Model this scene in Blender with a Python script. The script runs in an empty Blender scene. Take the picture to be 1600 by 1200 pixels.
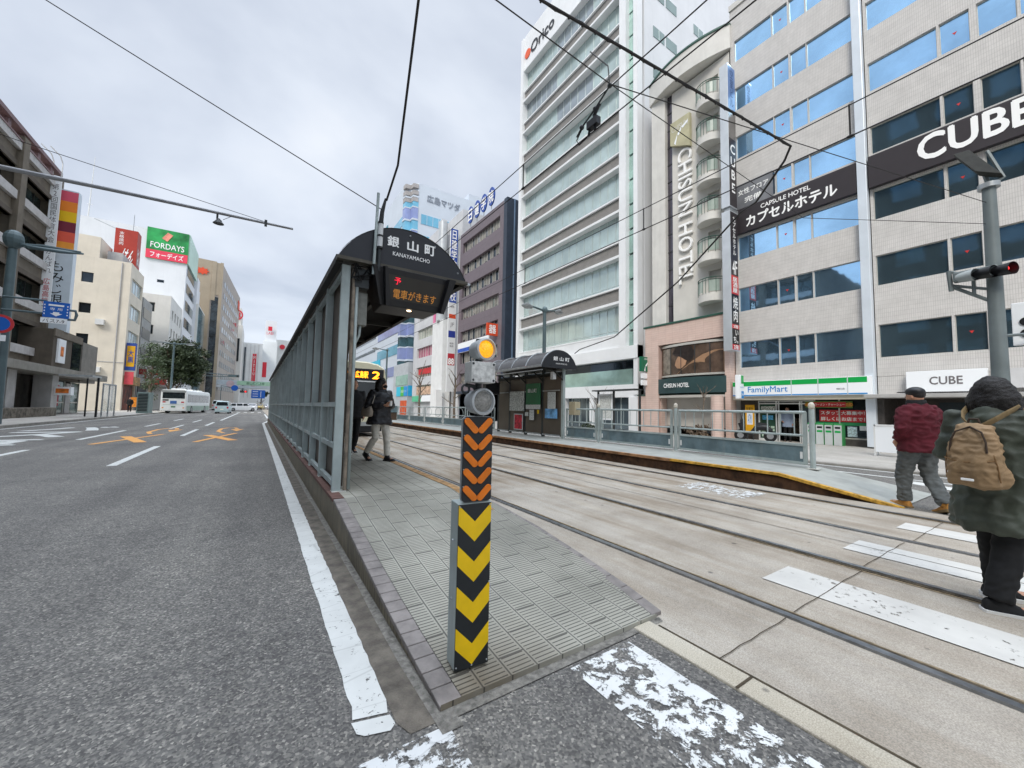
import bpy, bmesh, math, random
from mathutils import Vector, Matrix, noise
random.seed(7)
R_=math.radians
C=bpy.context.scene.collection
sc=bpy.context.scene
# ---------------------------------------------------------------- camera
cam=bpy.data.cameras.new('camera'); co=bpy.data.objects.new('camera',cam); C.objects.link(co); sc.camera=co
d=Vector((-400,32,610)).normalized(); h=Vector((math.cos(R_(1.1)),math.sin(R_(1.1)),0))
up=d.cross(h).normalized()
if up.y>0: up=-up
rt=d.cross(up)
if rt.x<0: rt=-rt
xa=Vector((rt.x,d.x,up.x)); ya=-Vector((rt.y,d.y,up.y)); za=-Vector((rt.z,d.z,up.z))
co.matrix_world=Matrix(((xa.x,ya.x,za.x,0),(xa.y,ya.y,za.y,0),(xa.z,ya.z,za.z,1.25),(0,0,0,1)))
cam.sensor_width=36; cam.lens=610/1600*36; cam.clip_start=.05; cam.clip_end=3000
# ---------------------------------------------------------------- sky, sun, exposure
w=bpy.data.worlds.new('World'); sc.world=w; w.use_nodes=True
nt=w.node_tree; N=nt.nodes; L=nt.links; bg=N['Background']
sky=N.new('ShaderNodeTexSky'); sky.sky_type='NISHITA'; sky.sun_disc=False
sky.sun_elevation=R_(43); sky.sun_rotation=R_(234)
tc=N.new('ShaderNodeTexCoord'); sep=N.new('ShaderNodeSeparateXYZ'); L.new(tc.outputs['Generated'],sep.inputs[0])
def mth(N,L,op,a,b=None,c=None):
    n=N.new('ShaderNodeMath'); n.operation=op
    for i,v in enumerate((a,b,c)):
        if v is None: continue
        if isinstance(v,(int,float)): n.inputs[i].default_value=v
        else: L.new(v,n.inputs[i])
    return n.outputs[0]
zz=mth(N,L,'ADD',mth(N,L,'MAXIMUM',sep.outputs[2],0.0),.28)
cx=mth(N,L,'DIVIDE',sep.outputs[0],zz); cy=mth(N,L,'DIVIDE',sep.outputs[1],zz)
cmb=N.new('ShaderNodeCombineXYZ'); L.new(cx,cmb.inputs[0]); L.new(cy,cmb.inputs[1])
def nz(N,L,vec,s,det=6,ro=.55,dist=0):
    n=N.new('ShaderNodeTexNoise'); n.inputs['Scale'].default_value=s; n.inputs['Detail'].default_value=det
    n.inputs['Roughness'].default_value=ro; n.inputs['Distortion'].default_value=dist; L.new(vec,n.inputs['Vector']); return n.outputs[0]
def ramp(N,L,fac,stops):
    r=N.new('ShaderNodeValToRGB'); e=r.color_ramp.elements
    while len(e)>len(stops): e.remove(e[-1])
    while len(e)<len(stops): e.new(.5)
    for k,(p,c) in zip(e,stops): k.position=p; k.color=(*c,1)
    L.new(fac,r.inputs[0]); return r.outputs[0]
cn=nz(N,L,cmb.outputs[0],1.25,6,.5,.25)
cl=ramp(N,L,cn,[(.33,(.41,.465,.56)),(.45,(.54,.59,.68)),(.56,(.67,.72,.80)),(.68,(.80,.83,.88))])
# overcast zenith, boosted further above the view to add light on the street
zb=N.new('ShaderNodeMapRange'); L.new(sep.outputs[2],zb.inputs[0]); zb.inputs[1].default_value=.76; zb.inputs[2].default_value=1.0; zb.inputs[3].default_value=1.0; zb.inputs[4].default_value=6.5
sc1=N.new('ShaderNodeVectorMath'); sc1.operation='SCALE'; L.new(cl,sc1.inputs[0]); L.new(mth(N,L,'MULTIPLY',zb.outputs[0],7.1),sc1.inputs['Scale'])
sc2=N.new('ShaderNodeVectorMath'); sc2.operation='SCALE'; L.new(sky.outputs[0],sc2.inputs[0]); sc2.inputs['Scale'].default_value=.12
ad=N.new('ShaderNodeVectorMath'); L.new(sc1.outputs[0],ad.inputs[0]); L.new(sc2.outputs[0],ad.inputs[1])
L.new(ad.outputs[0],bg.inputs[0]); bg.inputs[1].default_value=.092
sun=bpy.data.lights.new('sun','SUN'); sun.energy=1.5; sun.angle=R_(20); sun.color=(1,.95,.87)
so=bpy.data.objects.new('sun',sun); C.objects.link(so)
el,az=R_(43),R_(234)   # light comes from behind and left of the camera
sd=Vector((math.sin(az)*math.cos(el),math.cos(az)*math.cos(el),math.sin(el)))
so.rotation_euler=sd.to_track_quat('Z','Y').to_euler()
sc.view_settings.view_transform='Standard'; sc.view_settings.look='None'; sc.view_settings.exposure=.78; sc.view_settings.gamma=1
sc.cycles.max_bounces=6; sc.cycles.transparent_max_bounces=12
# ---------------------------------------------------------------- materials
def lin(c):
    if isinstance(c,str): c=[int(c[i:i+2],16)/255 for i in (0,2,4)]
    return tuple(((v+.055)/1.055)**2.4 if v>.04 else v/12.92 for v in c)
MATS={}
def mat(name,col,rough=.6,metal=0.,var=.08,vs=1.5,bump=0.,bs=60,spec=.4,emit=0,alpha=1,streak=0,grime=None):
    """plain procedural material; col = sRGB of the real surface"""
    if name in MATS: return MATS[name]
    m=bpy.data.materials.new(name); m.use_nodes=True; MATS[name]=m
    N=m.node_tree.nodes; L=m.node_tree.links; b=N['Principled BSDF']
    c=lin(col); b.inputs['Roughness'].default_value=rough; b.inputs['Metallic'].default_value=metal
    b.inputs['Specular IOR Level'].default_value=spec; b.inputs['Alpha'].default_value=alpha
    b.inputs['Base Color'].default_value=(*c,1)
    if emit:
        b.inputs['Emission Color'].default_value=(*c,1); b.inputs['Emission Strength'].default_value=emit
    g=N.new('ShaderNodeNewGeometry')
    if var:
        n=nz(N,L,g.outputs['Position'],vs,5,.6)
        lo=tuple(v*(1-var*1.6) for v in c); hi=tuple(min(1,v*(1+var)) for v in c)
        out=ramp(N,L,n,[(.32,lo),(.66,hi)])
        if streak:
            mp=N.new('ShaderNodeMapping'); mp.inputs['Scale'].default_value=(1.6,1.6,.12); L.new(g.outputs['Position'],mp.inputs[0])
            s=nz(N,L,mp.outputs[0],2.2,6,.65)
            mx=N.new('ShaderNodeMix'); mx.data_type='RGBA'; mx.blend_type='MIX'
            L.new(ramp(N,L,s,[(.52,(0,0,0)),(.75,(streak,)*3)]),mx.inputs[0]); L.new(out,mx.inputs[6]); mx.inputs[7].default_value=(*(lin(grime) if grime else tuple(v*.35 for v in c)),1)
            out=mx.outputs[2]
        L.new(out,b.inputs['Base Color'])
    if bump:
        bp=N.new('ShaderNodeBump'); bp.inputs['Strength'].default_value=bump; bp.inputs['Distance'].default_value=.01
        L.new(nz(N,L,g.outputs['Position'],bs,3),bp.inputs['Height']); L.new(bp.outputs[0],b.inputs['Normal'])
    return m
def brickmat(name,axes,bw,bh,c1,c2,mc,mortar=.008,off=.5,rough=.6,var=.25,bump=.3):
    if name in MATS: return MATS[name]
    m=bpy.data.materials.new(name); m.use_nodes=True; MATS[name]=m
    N=m.node_tree.nodes; L=m.node_tree.links; b=N['Principled BSDF']; b.inputs['Roughness'].default_value=rough
    g=N.new('ShaderNodeNewGeometry'); s=N.new('ShaderNodeSeparateXYZ'); L.new(g.outputs['Position'],s.inputs[0])
    k=N.new('ShaderNodeCombineXYZ'); L.new(s.outputs['xyz'.index(axes[0])],k.inputs[0]); L.new(s.outputs['xyz'.index(axes[1])],k.inputs[1])
    t=N.new('ShaderNodeTexBrick'); L.new(k.outputs[0],t.inputs['Vector']); t.offset=off
    t.inputs['Color1'].default_value=(*lin(c1),1); t.inputs['Color2'].default_value=(*lin(c2),1); t.inputs['Mortar'].default_value=(*lin(mc),1)
    t.inputs['Scale'].default_value=1; t.inputs['Brick Width'].default_value=bw; t.inputs['Row Height'].default_value=bh; t.inputs['Mortar Size'].default_value=mortar; t.inputs['Mortar Smooth'].default_value=.2
    mx=N.new('ShaderNodeMix'); mx.data_type='RGBA'; mx.blend_type='MULTIPLY'; mx.inputs[0].default_value=1
    L.new(t.outputs[0],mx.inputs[6]); L.new(ramp(N,L,nz(N,L,g.outputs['Position'],2.3,6,.65),[(.3,(1-var,)*3),(.65,(1,1,1))]),mx.inputs[7])
    L.new(mx.outputs[2],b.inputs['Base Color'])
    if bump:
        bp=N.new('ShaderNodeBump'); bp.invert=True; bp.inputs['Strength'].default_value=bump; bp.inputs['Distance'].default_value=.01; L.new(t.outputs[1],bp.inputs['Height']); L.new(bp.outputs[0],b.inputs['Normal'])
    return m
def glass(name,col,metal=.85,rough=.04,var=.1):
    m=mat(name,col,rough,metal,var,.6,spec=.8)
    if 'w' not in m:
        m['w']=1; N=m.node_tree.nodes; L=m.node_tree.links; g=N.new('ShaderNodeNewGeometry')
        bp=N.new('ShaderNodeBump'); bp.inputs['Strength'].default_value=.05; bp.inputs['Distance'].default_value=.03
        L.new(nz(N,L,g.outputs['Position'],1.3,2),bp.inputs['Height']); L.new(bp.outputs[0],N['Principled BSDF'].inputs['Normal'])
    return m
# asphalt with stone speckle
def asphalt(name,base,fleck):
    m=bpy.data.materials.new(name); m.use_nodes=True; N=m.node_tree.nodes; L=m.node_tree.links; b=N['Principled BSDF']
    g=N.new('ShaderNodeNewGeometry'); P=g.outputs['Position']
    v=N.new('ShaderNodeTexVoronoi'); v.inputs['Scale'].default_value=105; L.new(P,v.inputs['Vector'])
    sp=N.new('ShaderNodeSeparateColor'); L.new(v.outputs['Color'],sp.inputs[0])
    st=ramp(N,L,sp.outputs[0],[(0,(.5,.5,.5)),(.45,(.86,.86,.86)),(.78,(1.24,1.23,1.18)),(.95,(1.65,1.63,1.55)),(1,(2.5,2.45,2.3))])
    big=ramp(N,L,nz(N,L,P,.45,6,.6),[(.3,(.74,.74,.75)),(.5,(1,1,1)),(.7,(1.2,1.19,1.16))])
    mid=ramp(N,L,nz(N,L,P,9,4,.6),[(.3,(.84,.84,.84)),(.7,(1.12,1.12,1.12))])
    mp=N.new('ShaderNodeMapping'); mp.inputs['Scale'].default_value=(1.1,.05,1); L.new(P,mp.inputs[0])
    trk=ramp(N,L,nz(N,L,mp.outputs[0],1.6,4,.5),[(.35,(.8,.8,.81)),(.65,(1.1,1.1,1.09))])
    out=None
    for k in (st,big,mid,trk):
        mx=N.new('ShaderNodeMix'); mx.data_type='RGBA'; mx.blend_type='MULTIPLY'; mx.inputs[0].default_value=1
        if out is None: mx.inputs[6].default_value=(*base,1)
        else: L.new(out,mx.inputs[6])
        L.new(k,mx.inputs[7]); out=mx.outputs[2]
    # thin wandering cracks
    cr=N.new('ShaderNodeTexVoronoi'); cr.feature='DISTANCE_TO_EDGE'; cr.inputs['Scale'].default_value=.22
    wv=N.new('ShaderNodeVectorMath'); wn=N.new('ShaderNodeTexNoise'); wn.inputs['Scale'].default_value=1.6; wn.inputs['Detail'].default_value=6; L.new(P,wn.inputs['Vector'])
    s2=N.new('ShaderNodeVectorMath'); s2.operation='SCALE'; L.new(wn.outputs['Color'],s2.inputs[0]); s2.inputs['Scale'].default_value=1.4
    L.new(P,wv.inputs[0]); L.new(s2.outputs[0],wv.inputs[1]); L.new(wv.outputs[0],cr.inputs['Vector'])
    mx=N.new('ShaderNodeMix'); mx.data_type='RGBA'; mx.blend_type='MULTIPLY'; mx.inputs[0].default_value=1; L.new(out,mx.inputs[6])
    L.new(ramp(N,L,cr.outputs[0],[(.0,(.75,.75,.75)),(.003,(1,1,1))]),mx.inputs[7]); out=mx.outputs[2]
    L.new(out,b.inputs['Base Color']); b.inputs['Roughness'].default_value=.82
    bp=N.new('ShaderNodeBump'); bp.inputs['Strength'].default_value=.55; bp.inputs['Distance'].default_value=.004; L.new(v.outputs['Distance'],bp.inputs['Height']); L.new(bp.outputs[0],b.inputs['Normal'])
    return m,out
m_asph,_=asphalt('asphalt',(.152,.146,.136),1)
# road paint, worn through to the asphalt
def paint(name,col,wear,base=(.12,.12,.115),sc_=14,lw=.5):
    m=bpy.data.materials.new(name); m.use_nodes=True; N=m.node_tree.nodes; L=m.node_tree.links; b=N['Principled BSDF']; b.inputs['Roughness'].default_value=.7
    g=N.new('ShaderNodeNewGeometry'); P=g.outputs['Position']
    a=nz(N,L,P,sc_,9,.72,.3); bb=nz(N,L,P,1.3,3,.5)
    f=mth(N,L,'ADD',mth(N,L,'MULTIPLY',a,.72),mth(N,L,'MULTIPLY',bb,.28))
    mx=N.new('ShaderNodeMix'); mx.data_type='RGBA'; L.new(ramp(N,L,f,[(0,(0,0,0)),(1,(0,0,0))]),mx.inputs[0])
    L.new(ramp(N,L,nz(N,L,P,3,5,.6),[(.3,tuple(v*.84 for v in col)),(.65,col)]),mx.inputs[6]); mx.inputs[7].default_value=(*base,1)
    # cross cracks
    mp=N.new('ShaderNodeMapping'); mp.inputs['Scale'].default_value=(1.2,5.5,1); L.new(P,mp.inputs[0])
    cr=N.new('ShaderNodeTexVoronoi'); cr.feature='DISTANCE_TO_EDGE'; cr.inputs['Scale'].default_value=1.1; L.new(mp.outputs[0],cr.inputs['Vector'])
    m2=N.new('ShaderNodeMix'); m2.data_type='RGBA'; m2.blend_type='MULTIPLY'; m2.inputs[0].default_value=lw; L.new(mx.outputs[2],m2.inputs[6]); L.new(ramp(N,L,cr.outputs[0],[(.0,(.25,.25,.25)),(.018,(1,1,1))]),m2.inputs[7])
    L.new(m2.outputs[2],b.inputs['Base Color'])
    al=ramp(N,L,f,[(max(.01,wear-.012),(0,0,0)),(wear+.012,(1,1,1))]); L.new(al,b.inputs['Alpha']); return m
m_line=paint('white_road_paint',(.64,.65,.62),.405,sc_=22,lw=.3)
m_wornline=paint('worn_white_paint',(.72,.73,.71),.515,sc_=12,lw=.1)
m_worn2=paint('half_worn_paint',(.66,.67,.66),.47,sc_=11,lw=.3)
m_stripe=paint('crosswalk_paint',(.60,.585,.54),.40,base=(.33,.31,.28),sc_=20,lw=.0)
m_orange=paint('orange_road_paint',(.75,.36,.09),.36,lw=.1)
# tram track concrete
def concrete(name,c,c2,joint=False,brown=True):
    m=bpy.data.materials.new(name); m.use_nodes=True; N=m.node_tree.nodes; L=m.node_tree.links; b=N['Principled BSDF']; b.inputs['Roughness'].default_value=.8
    g=N.new('ShaderNodeNewGeometry'); P=g.outputs['Position']
    a=ramp(N,L,nz(N,L,P,1.1,8,.65),[(.3,c2),(.6,c)])
    mp=N.new('ShaderNodeMapping'); mp.inputs['Scale'].default_value=(2.6,.28,1); L.new(P,mp.inputs[0])
    st=ramp(N,L,nz(N,L,mp.outputs[0],1.3,7,.65),[(.36,(.60,.51,.41)),(.47,(.9,.86,.8)),(.55,(1,1,1)),(.68,(1.16,1.14,1.1))])
    mx=N.new('ShaderNodeMix'); mx.data_type='RGBA'; mx.blend_type='MULTIPLY'; L.new(a,mx.inputs[6]); L.new(st,mx.inputs[7])
    s=N.new('ShaderNodeSeparateXYZ'); L.new(P,s.inputs[0])
    if brown:
        mr=N.new('ShaderNodeMapRange'); L.new(s.outputs[1],mr.inputs[0]); mr.inputs[1].default_value=.5; mr.inputs[2].default_value=6; mr.inputs[3].default_value=.38; mr.inputs[4].default_value=1; L.new(mr.outputs[0],mx.inputs[0])
    else: mx.inputs[0].default_value=.3
    sp=ramp(N,L,nz(N,L,P,170,2,.5),[(.3,(.68,.68,.68)),(.7,(1.2,1.2,1.2))])
    m2=N.new('ShaderNodeMix'); m2.data_type='RGBA'; m2.blend_type='MULTIPLY'; m2.inputs[0].default_value=1; L.new(mx.outputs[2],m2.inputs[6]); L.new(sp,m2.inputs[7])
    # dark gum spots
    v=N.new('ShaderNodeTexVoronoi'); v.inputs['Scale'].default_value=4.6; L.new(P,v.inputs['Vector'])
    sc3=N.new('ShaderNodeSeparateColor'); L.new(v.outputs['Color'],sc3.inputs[0])
    dist=mth(N,L,'ADD',v.outputs['Distance'],mth(N,L,'MULTIPLY',sc3.outputs[0],.22))
    m3=N.new('ShaderNodeMix'); m3.data_type='RGBA'; m3.blend_type='MULTIPLY'; m3.inputs[0].default_value=1; L.new(m2.outputs[2],m3.inputs[6]); L.new(ramp(N,L,dist,[(.075,(.42,.42,.44)),(.13,(1,1,1))]),m3.inputs[7])
    L.new(m3.outputs[2],b.inputs['Base Color'])
    bp=N.new('ShaderNodeBump'); bp.inputs['Strength'].default_value=.35; bp.inputs['Distance'].default_value=.004; L.new(nz(N,L,P,120,3),bp.inputs['Height']); L.new(bp.outputs[0],b.inputs['Normal'])
    return m
m_track=concrete('track_concrete',(.435,.395,.335),(.285,.245,.195))
m_walk=concrete('sidewalk_paving',(.44,.42,.385),(.34,.325,.295),brown=False)
m_beam=concrete('edge_beam_concrete',(.52,.48,.39),(.42,.38,.30),brown=False)
# ribbed platform paving
def paving():
    m=bpy.data.materials.new('ribbed_paving'); m.use_nodes=True; N=m.node_tree.nodes; L=m.node_tree.links; b=N['Principled BSDF']; b.inputs['Roughness'].default_value=.75
    g=N.new('ShaderNodeNewGeometry'); P=g.outputs['Position']; s=N.new('ShaderNodeSeparateXYZ'); L.new(P,s.inputs[0]); x,y=s.outputs[0],s.outputs[1]
    near=mth(N,L,'LESS_THAN',y,4.3)
    def fr(v,p): return mth(N,L,'FRACT',mth(N,L,'DIVIDE',v,p))
    ribs=mth(N,L,'LESS_THAN',fr(mth(N,L,'ADD',y,10),.0255),.27)
    # blocks 0.15 wide x 0.30 long, every second column shifted
    col=mth(N,L,'FLOOR',mth(N,L,'DIVIDE',x,.15))
    jx=mth(N,L,'LESS_THAN',fr(x,.15),.055)
    yy=mth(N,L,'ADD',y,mth(N,L,'MULTIPLY',mth(N,L,'MODULO',col,2),.15))
    jy=mth(N,L,'LESS_THAN',fr(yy,.306),.03)
    endx=mth(N,L,'MULTIPLY',mth(N,L,'GREATER_THAN',fr(x,.15),.11),mth(N,L,'LESS_THAN',fr(x,.15),.94))
    ribs=mth(N,L,'MULTIPLY',mth(N,L,'MULTIPLY',ribs,endx),near)
    jn=mth(N,L,'MAXIMUM',jx,jy)
    big=ramp(N,L,nz(N,L,P,1.2,6,.6),[(.3,(.22,.215,.18)),(.65,(.395,.385,.325))])
    c1=N.new('ShaderNodeMix'); c1.data_type='RGBA'; L.new(mth(N,L,'MULTIPLY',ribs,.88),c1.inputs[0]); L.new(big,c1.inputs[6]); c1.inputs[7].default_value=(.055,.05,.04,1)
    c2=N.new('ShaderNodeMix'); c2.data_type='RGBA'; L.new(mth(N,L,'MULTIPLY',jn,.8),c2.inputs[0]); L.new(c1.outputs[2],c2.inputs[6]); c2.inputs[7].default_value=(.05,.047,.042,1)
    # brown rust staining at the tip
    mr=N.new('ShaderNodeMapRange'); L.new(y,mr.inputs[0]); mr.inputs[1].default_value=1.6; mr.inputs[2].default_value=2.1; mr.inputs[3].default_value=1; mr.inputs[4].default_value=0
    mr2=N.new('ShaderNodeMapRange'); L.new(x,mr2.inputs[0]); mr2.inputs[1].default_value=1.0; mr2.inputs[2].default_value=1.5; mr2.inputs[3].default_value=1; mr2.inputs[4].default_value=0
    dirt=mth(N,L,'MULTIPLY',mth(N,L,'MULTIPLY',mr.outputs[0],mr2.outputs[0]),mth(N,L,'ADD',nz(N,L,P,5,6,.6),.2))
    c3=N.new('ShaderNodeMix'); c3.data_type='RGBA'; c3.blend_type='MULTIPLY'; L.new(dirt,c3.inputs[0]); L.new(c2.outputs[2],c3.inputs[6]); c3.inputs[7].default_value=(.45,.36,.27,1)
    L.new(c3.outputs[2],b.inputs['Base Color'])
    bp=N.new('ShaderNodeBump'); bp.inputs['Strength'].default_value=.6; bp.inputs['Distance'].default_value=.004; bp.invert=True
    L.new(mth(N,L,'MAXIMUM',ribs,jn),bp.inputs['Height']); L.new(bp.outputs[0],b.inputs['Normal']); return m
m_paving=paving()
m_kerbst=mat('purple_kerb_stone','827C78',.7,var=.22,vs=7,bump=.3)
m_kerbface=brickmat('kerb_face_tile','yz',.06,.5,'8A806A','7B725E','544E41',mortar=.006,off=0,var=.5)
m_pink=mat('dull_red_nosing','6A4D45',.7,var=.2,vs=8)
m_kerb=mat('kerb_concrete','8E8B84',.8,var=.15,vs=3,bump=.3)
m_brick2=brickmat('far_platform_brick','yz',.1,.3,'4E3325','442C20','2E1F17',var=.4)
m_grey=mat('teal_grey_steel','A6B1AF',.5,.1,.12,3,streak=.5,grime='6B665C')
m_greyd=mat('dark_steel','3B3F40',.5,.2,.15,3)
m_panel=mat('smoked_panel','63584E',.5,0,.14,1.2,spec=.5,streak=.35,grime='7A6F60')
m_white=mat('white_paint','D9DAD8',.5,var=.05,vs=1,streak=.2,grime='A8A69E')
m_black=mat('black_paint','1B1C1F',.45,var=.2,vs=4)
m_rubber=mat('black_rubber','151516',.8,var=.1)
m_galv=mat('galvanised','A9AEB0',.4,.5,.15,6,streak=.4)
m_steel=mat('rail_steel','8C8F92',.32,.75,.2,12)
m_groove=mat('rail_groove_dirt','4A4133',.95,var=.35,vs=14,bump=.5)
m_tan=mat('joint_grit','8B7B62',.95,var=.3,vs=20,bump=.5)
# ---------------------------------------------------------------- helpers
def tag(o,label=None,cat=None,group=None,kind=None):
    if label: o['label']=label
    if cat: o['category']=cat
    if group: o['group']=group
    if kind: o['kind']=kind
    return o
def empty(name,loc=(0,0,0),rz=0,label=None,cat=None,group=None,kind=None):
    o=bpy.data.objects.new(name,None); C.objects.link(o); o.location=loc; o.rotation_euler=(0,0,rz); o.empty_display_size=.2
    return tag(o,label,cat,group,kind)
class F:   # facade frame: o origin, u along, n outward, z up
    def __init__(s,o,u,n): s.o=Vector(o); s.u=Vector(u); s.n=Vector(n); s.v=Vector((0,0,1))
    def __call__(s,u,v,d=0): return s.o+s.u*u+s.v*v+s.n*d
FR=lambda x: F((x,0,0),(0,1,0),(-1,0,0))       # right side of the street, u=y
FL=lambda x: F((x,0,0),(0,1,0),(1,0,0))        # left side, u=y
FC=lambda y: F((0,y,0),(1,0,0),(0,-1,0))       # faces the camera, u=x
def F2(p,q):                                     # facade from p to q (2D), outward on the right hand of p->q
    dx,dy=q[0]-p[0],q[1]-p[1]; l=math.hypot(dx,dy); return F((p[0],p[1],0),(dx/l,dy/l,0),(dy/l,-dx/l,0)),l
LOCAL=[False]   # True while a thing's parts are modelled in the thing's own coordinates
def wm(o): return (wm(o.parent)@o.matrix_parent_inverse@o.matrix_basis) if o.parent else o.matrix_basis.copy()
class MB:
    def __init__(s): s.v=[]; s.f=[]; s.mi=[]; s.cur=0
    def pts(s,pts): i=len(s.v); s.v+= [tuple(p) for p in pts]; return i
    def face(s,ids): s.f.append(tuple(ids)); s.mi.append(s.cur)
    def poly(s,pts): i=s.pts(pts); s.face(range(i,i+len(pts))); return s
    def box(s,x0,x1,y0,y1,z0,z1,f=None):
        f=f or (lambda a,b,c: Vector((a,b,c)))
        P=[f(x,y,z) for z in (z0,z1) for y in (y0,y1) for x in (x0,x1)]; i=s.pts(P)
        for q in ((0,2,3,1),(4,5,7,6),(0,1,5,4),(2,6,7,3),(0,4,6,2),(1,3,7,5)): s.face([i+k for k in q])
        return s
    def fb(s,f,u0,u1,v0,v1,d0,d1): return s.box(u0,u1,v0,v1,d0,d1,f)   # facade box
    def prism(s,poly,z0,z1):
        n=len(poly); i=s.pts([(x,y,z0) for x,y in poly]+[(x,y,z1) for x,y in poly])
        s.face([i+k for k in range(n)][::-1]); s.face([i+n+k for k in range(n)])
        for k in range(n): s.face((i+k,i+(k+1)%n,i+n+(k+1)%n,i+n+k))
        return s
    def fprism(s,f,poly,d0,d1):     # polygon in (u,v) of a facade, extruded d0..d1
        n=len(poly); i=s.pts([f(u,v,d0) for u,v in poly]+[f(u,v,d1) for u,v in poly])
        s.face([i+k for k in range(n)]); s.face([i+n+k for k in range(n)][::-1])
        for k in range(n): s.face((i+k,i+(k+1)%n,i+n+(k+1)%n,i+n+k))
        return s
    def tube(s,pts,r,n=8,cap=True):
        pts=[Vector(p) for p in pts]; rs=r if isinstance(r,(list,tuple)) else [r]*len(pts)
        t=(pts[1]-pts[0]).normalized(); a=t.orthogonal().normalized(); rings=[]
        for k,p in enumerate(pts):
            t2=(pts[min(k+1,len(pts)-1)]-pts[max(k-1,0)]).normalized()
            a=(a-t2*a.dot(t2)); a=a.normalized() if a.length>1e-6 else t2.orthogonal().normalized(); b=t2.cross(a)
            rr=rs[k]; ra,rb=rr if isinstance(rr,tuple) else (rr,rr)
            rings.append(s.pts([p+a*math.cos(2*math.pi*j/n)*ra+b*math.sin(2*math.pi*j/n)*rb for j in range(n)]))
        for k in range(len(rings)-1):
            for j in range(n): s.face((rings[k]+j,rings[k]+(j+1)%n,rings[k+1]+(j+1)%n,rings[k+1]+j))
        if cap: s.face([rings[0]+j for j in range(n)][::-1]); s.face([rings[-1]+j for j in range(n)])
        return s
    def loft(s,rings):   # closed rings of equal count, capped
        ids=[s.pts(r) for r in rings]; n=len(rings[0])
        for k in range(len(ids)-1):
            for j in range(n): s.face((ids[k]+j,ids[k]+(j+1)%n,ids[k+1]+(j+1)%n,ids[k+1]+j))
        s.face([ids[0]+j for j in range(n)][::-1]); s.face([ids[-1]+j for j in range(n)]); return s
    def ball(s,c,r,n=12,m=8):
        rx,ry,rz=r if isinstance(r,tuple) else (r,r,r); c=Vector(c)
        rr=[]
        for k in range(m+1):
            th=math.pi*min(max(k/m,.02),.98)
            rr.append([c+Vector((rx*math.sin(th)*math.cos(2*math.pi*j/n),ry*math.sin(th)*math.sin(2*math.pi*j/n),-rz*math.cos(th))) for j in range(n)])
        return s.loft(rr)
    def cyl(s,p,q,r,n=16): return s.tube([p,q],r,n)
    def build(s,name,m,parent=None,smooth=False,bevel=0,**kw):
        me=bpy.data.meshes.new(name); me.from_pydata(s.v,[],s.f)
        for mm in (m if isinstance(m,(list,tuple)) else [m]): me.materials.append(mm)
        if isinstance(m,(list,tuple)): me.polygons.foreach_set('material_index',s.mi)
        bm=bmesh.new(); bm.from_mesh(me); bmesh.ops.recalc_face_normals(bm,faces=bm.faces); bm.to_mesh(me); bm.free()
        if smooth: me.polygons.foreach_set('use_smooth',[True]*len(me.polygons)); me.set_sharp_from_angle(angle=R_(smooth if smooth>1 else 40))
        o=bpy.data.objects.new(name,me); C.objects.link(o)
        if parent:
            o.parent=parent
            if not LOCAL[0]: o.matrix_parent_inverse=wm(parent).inverted()
        if bevel:
            b=o.modifiers.new('bevel','BEVEL'); b.width=bevel; b.segments=2; b.limit_method='ANGLE'
        return tag(o,**kw)
def B(*a,f=None): return MB().box(*a,f=f)
def FBx(f,*a): return MB().fb(f,*a)
def struct(o): o['kind']='structure'; return o
_tc={}
def text(body,f,u,v,d,hgt,m,parent,name='lettering',width=None,bold=0.,depth=.01,align='CENTER',rot=0,line=1.,flip=1,**kw):
    """lettering on facade f, centred at (u,v), d out of the wall; hgt = overall height"""
    bo=bold; bold=0.; key=(body,line,align)
    if key not in _tc:
        c=bpy.data.curves.new('t','FONT'); c.body=body; c.size=1; c.offset=bold; c.align_x='CENTER' if '\n' in body else 'LEFT'; c.space_line=line; c.resolution_u=3
        o=bpy.data.objects.new('t',c); C.objects.link(o); bpy.context.view_layer.update()
        me=bpy.data.meshes.new_from_object(o.evaluated_get(bpy.context.evaluated_depsgraph_get()))
        vs=[v.co.copy() for v in me.vertices]; fs=[tuple(p.vertices) for p in me.polygons]
        bpy.data.objects.remove(o); bpy.data.curves.remove(c); bpy.data.meshes.remove(me)
        _tc[key]=(vs,fs)
    vs,fs=_tc[key]
    x0=min(q.x for q in vs); x1=max(q.x for q in vs); y0=min(q.y for q in vs); y1=max(q.y for q in vs)
    sy=hgt/(y1-y0); sx=sy if width is None else width/(x1-x0)
    right=f.v.cross(f.n); ctr=f(u,v,d); cr,sr=math.cos(rot),math.sin(rot)
    mb=MB(); bo=max(bo,0)*.9
    for ci,(ox,oy) in enumerate([(0,0)] if not bo else [(bo,0),(-bo,0),(0,bo),(0,-bo)]):
        out=[]
        for q in vs:
            a=(q.x-(x0+x1)/2+ox)*sx; b=(q.y-(y0+y1)/2+oy)*sy; a,b=a*cr-b*sr,a*sr+b*cr
            out.append(ctr+right*a+f.v*b+f.n*(.0005*ci*(1 if hgt<1 else 4)))
        base=mb.pts(out)
        for p in fs: mb.face([base+q for q in p])
        if depth>0.012 and ci==0: out0=out
    n=len(out)
    # small thickness
    if depth>0.012:
        nb_=mb.pts([p-f.n*depth for p in out0])
        ed={}
        for p in fs:
            for k in range(len(p)):
                e=(p[k],p[(k+1)%len(p)]); 
                if (e[1],e[0]) in ed: del ed[(e[1],e[0])]
                else: ed[e]=1
        for a,b in ed: mb.face((a,b,b+nb_,a+nb_))
    return mb.build(name,m,parent,**kw)
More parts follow.
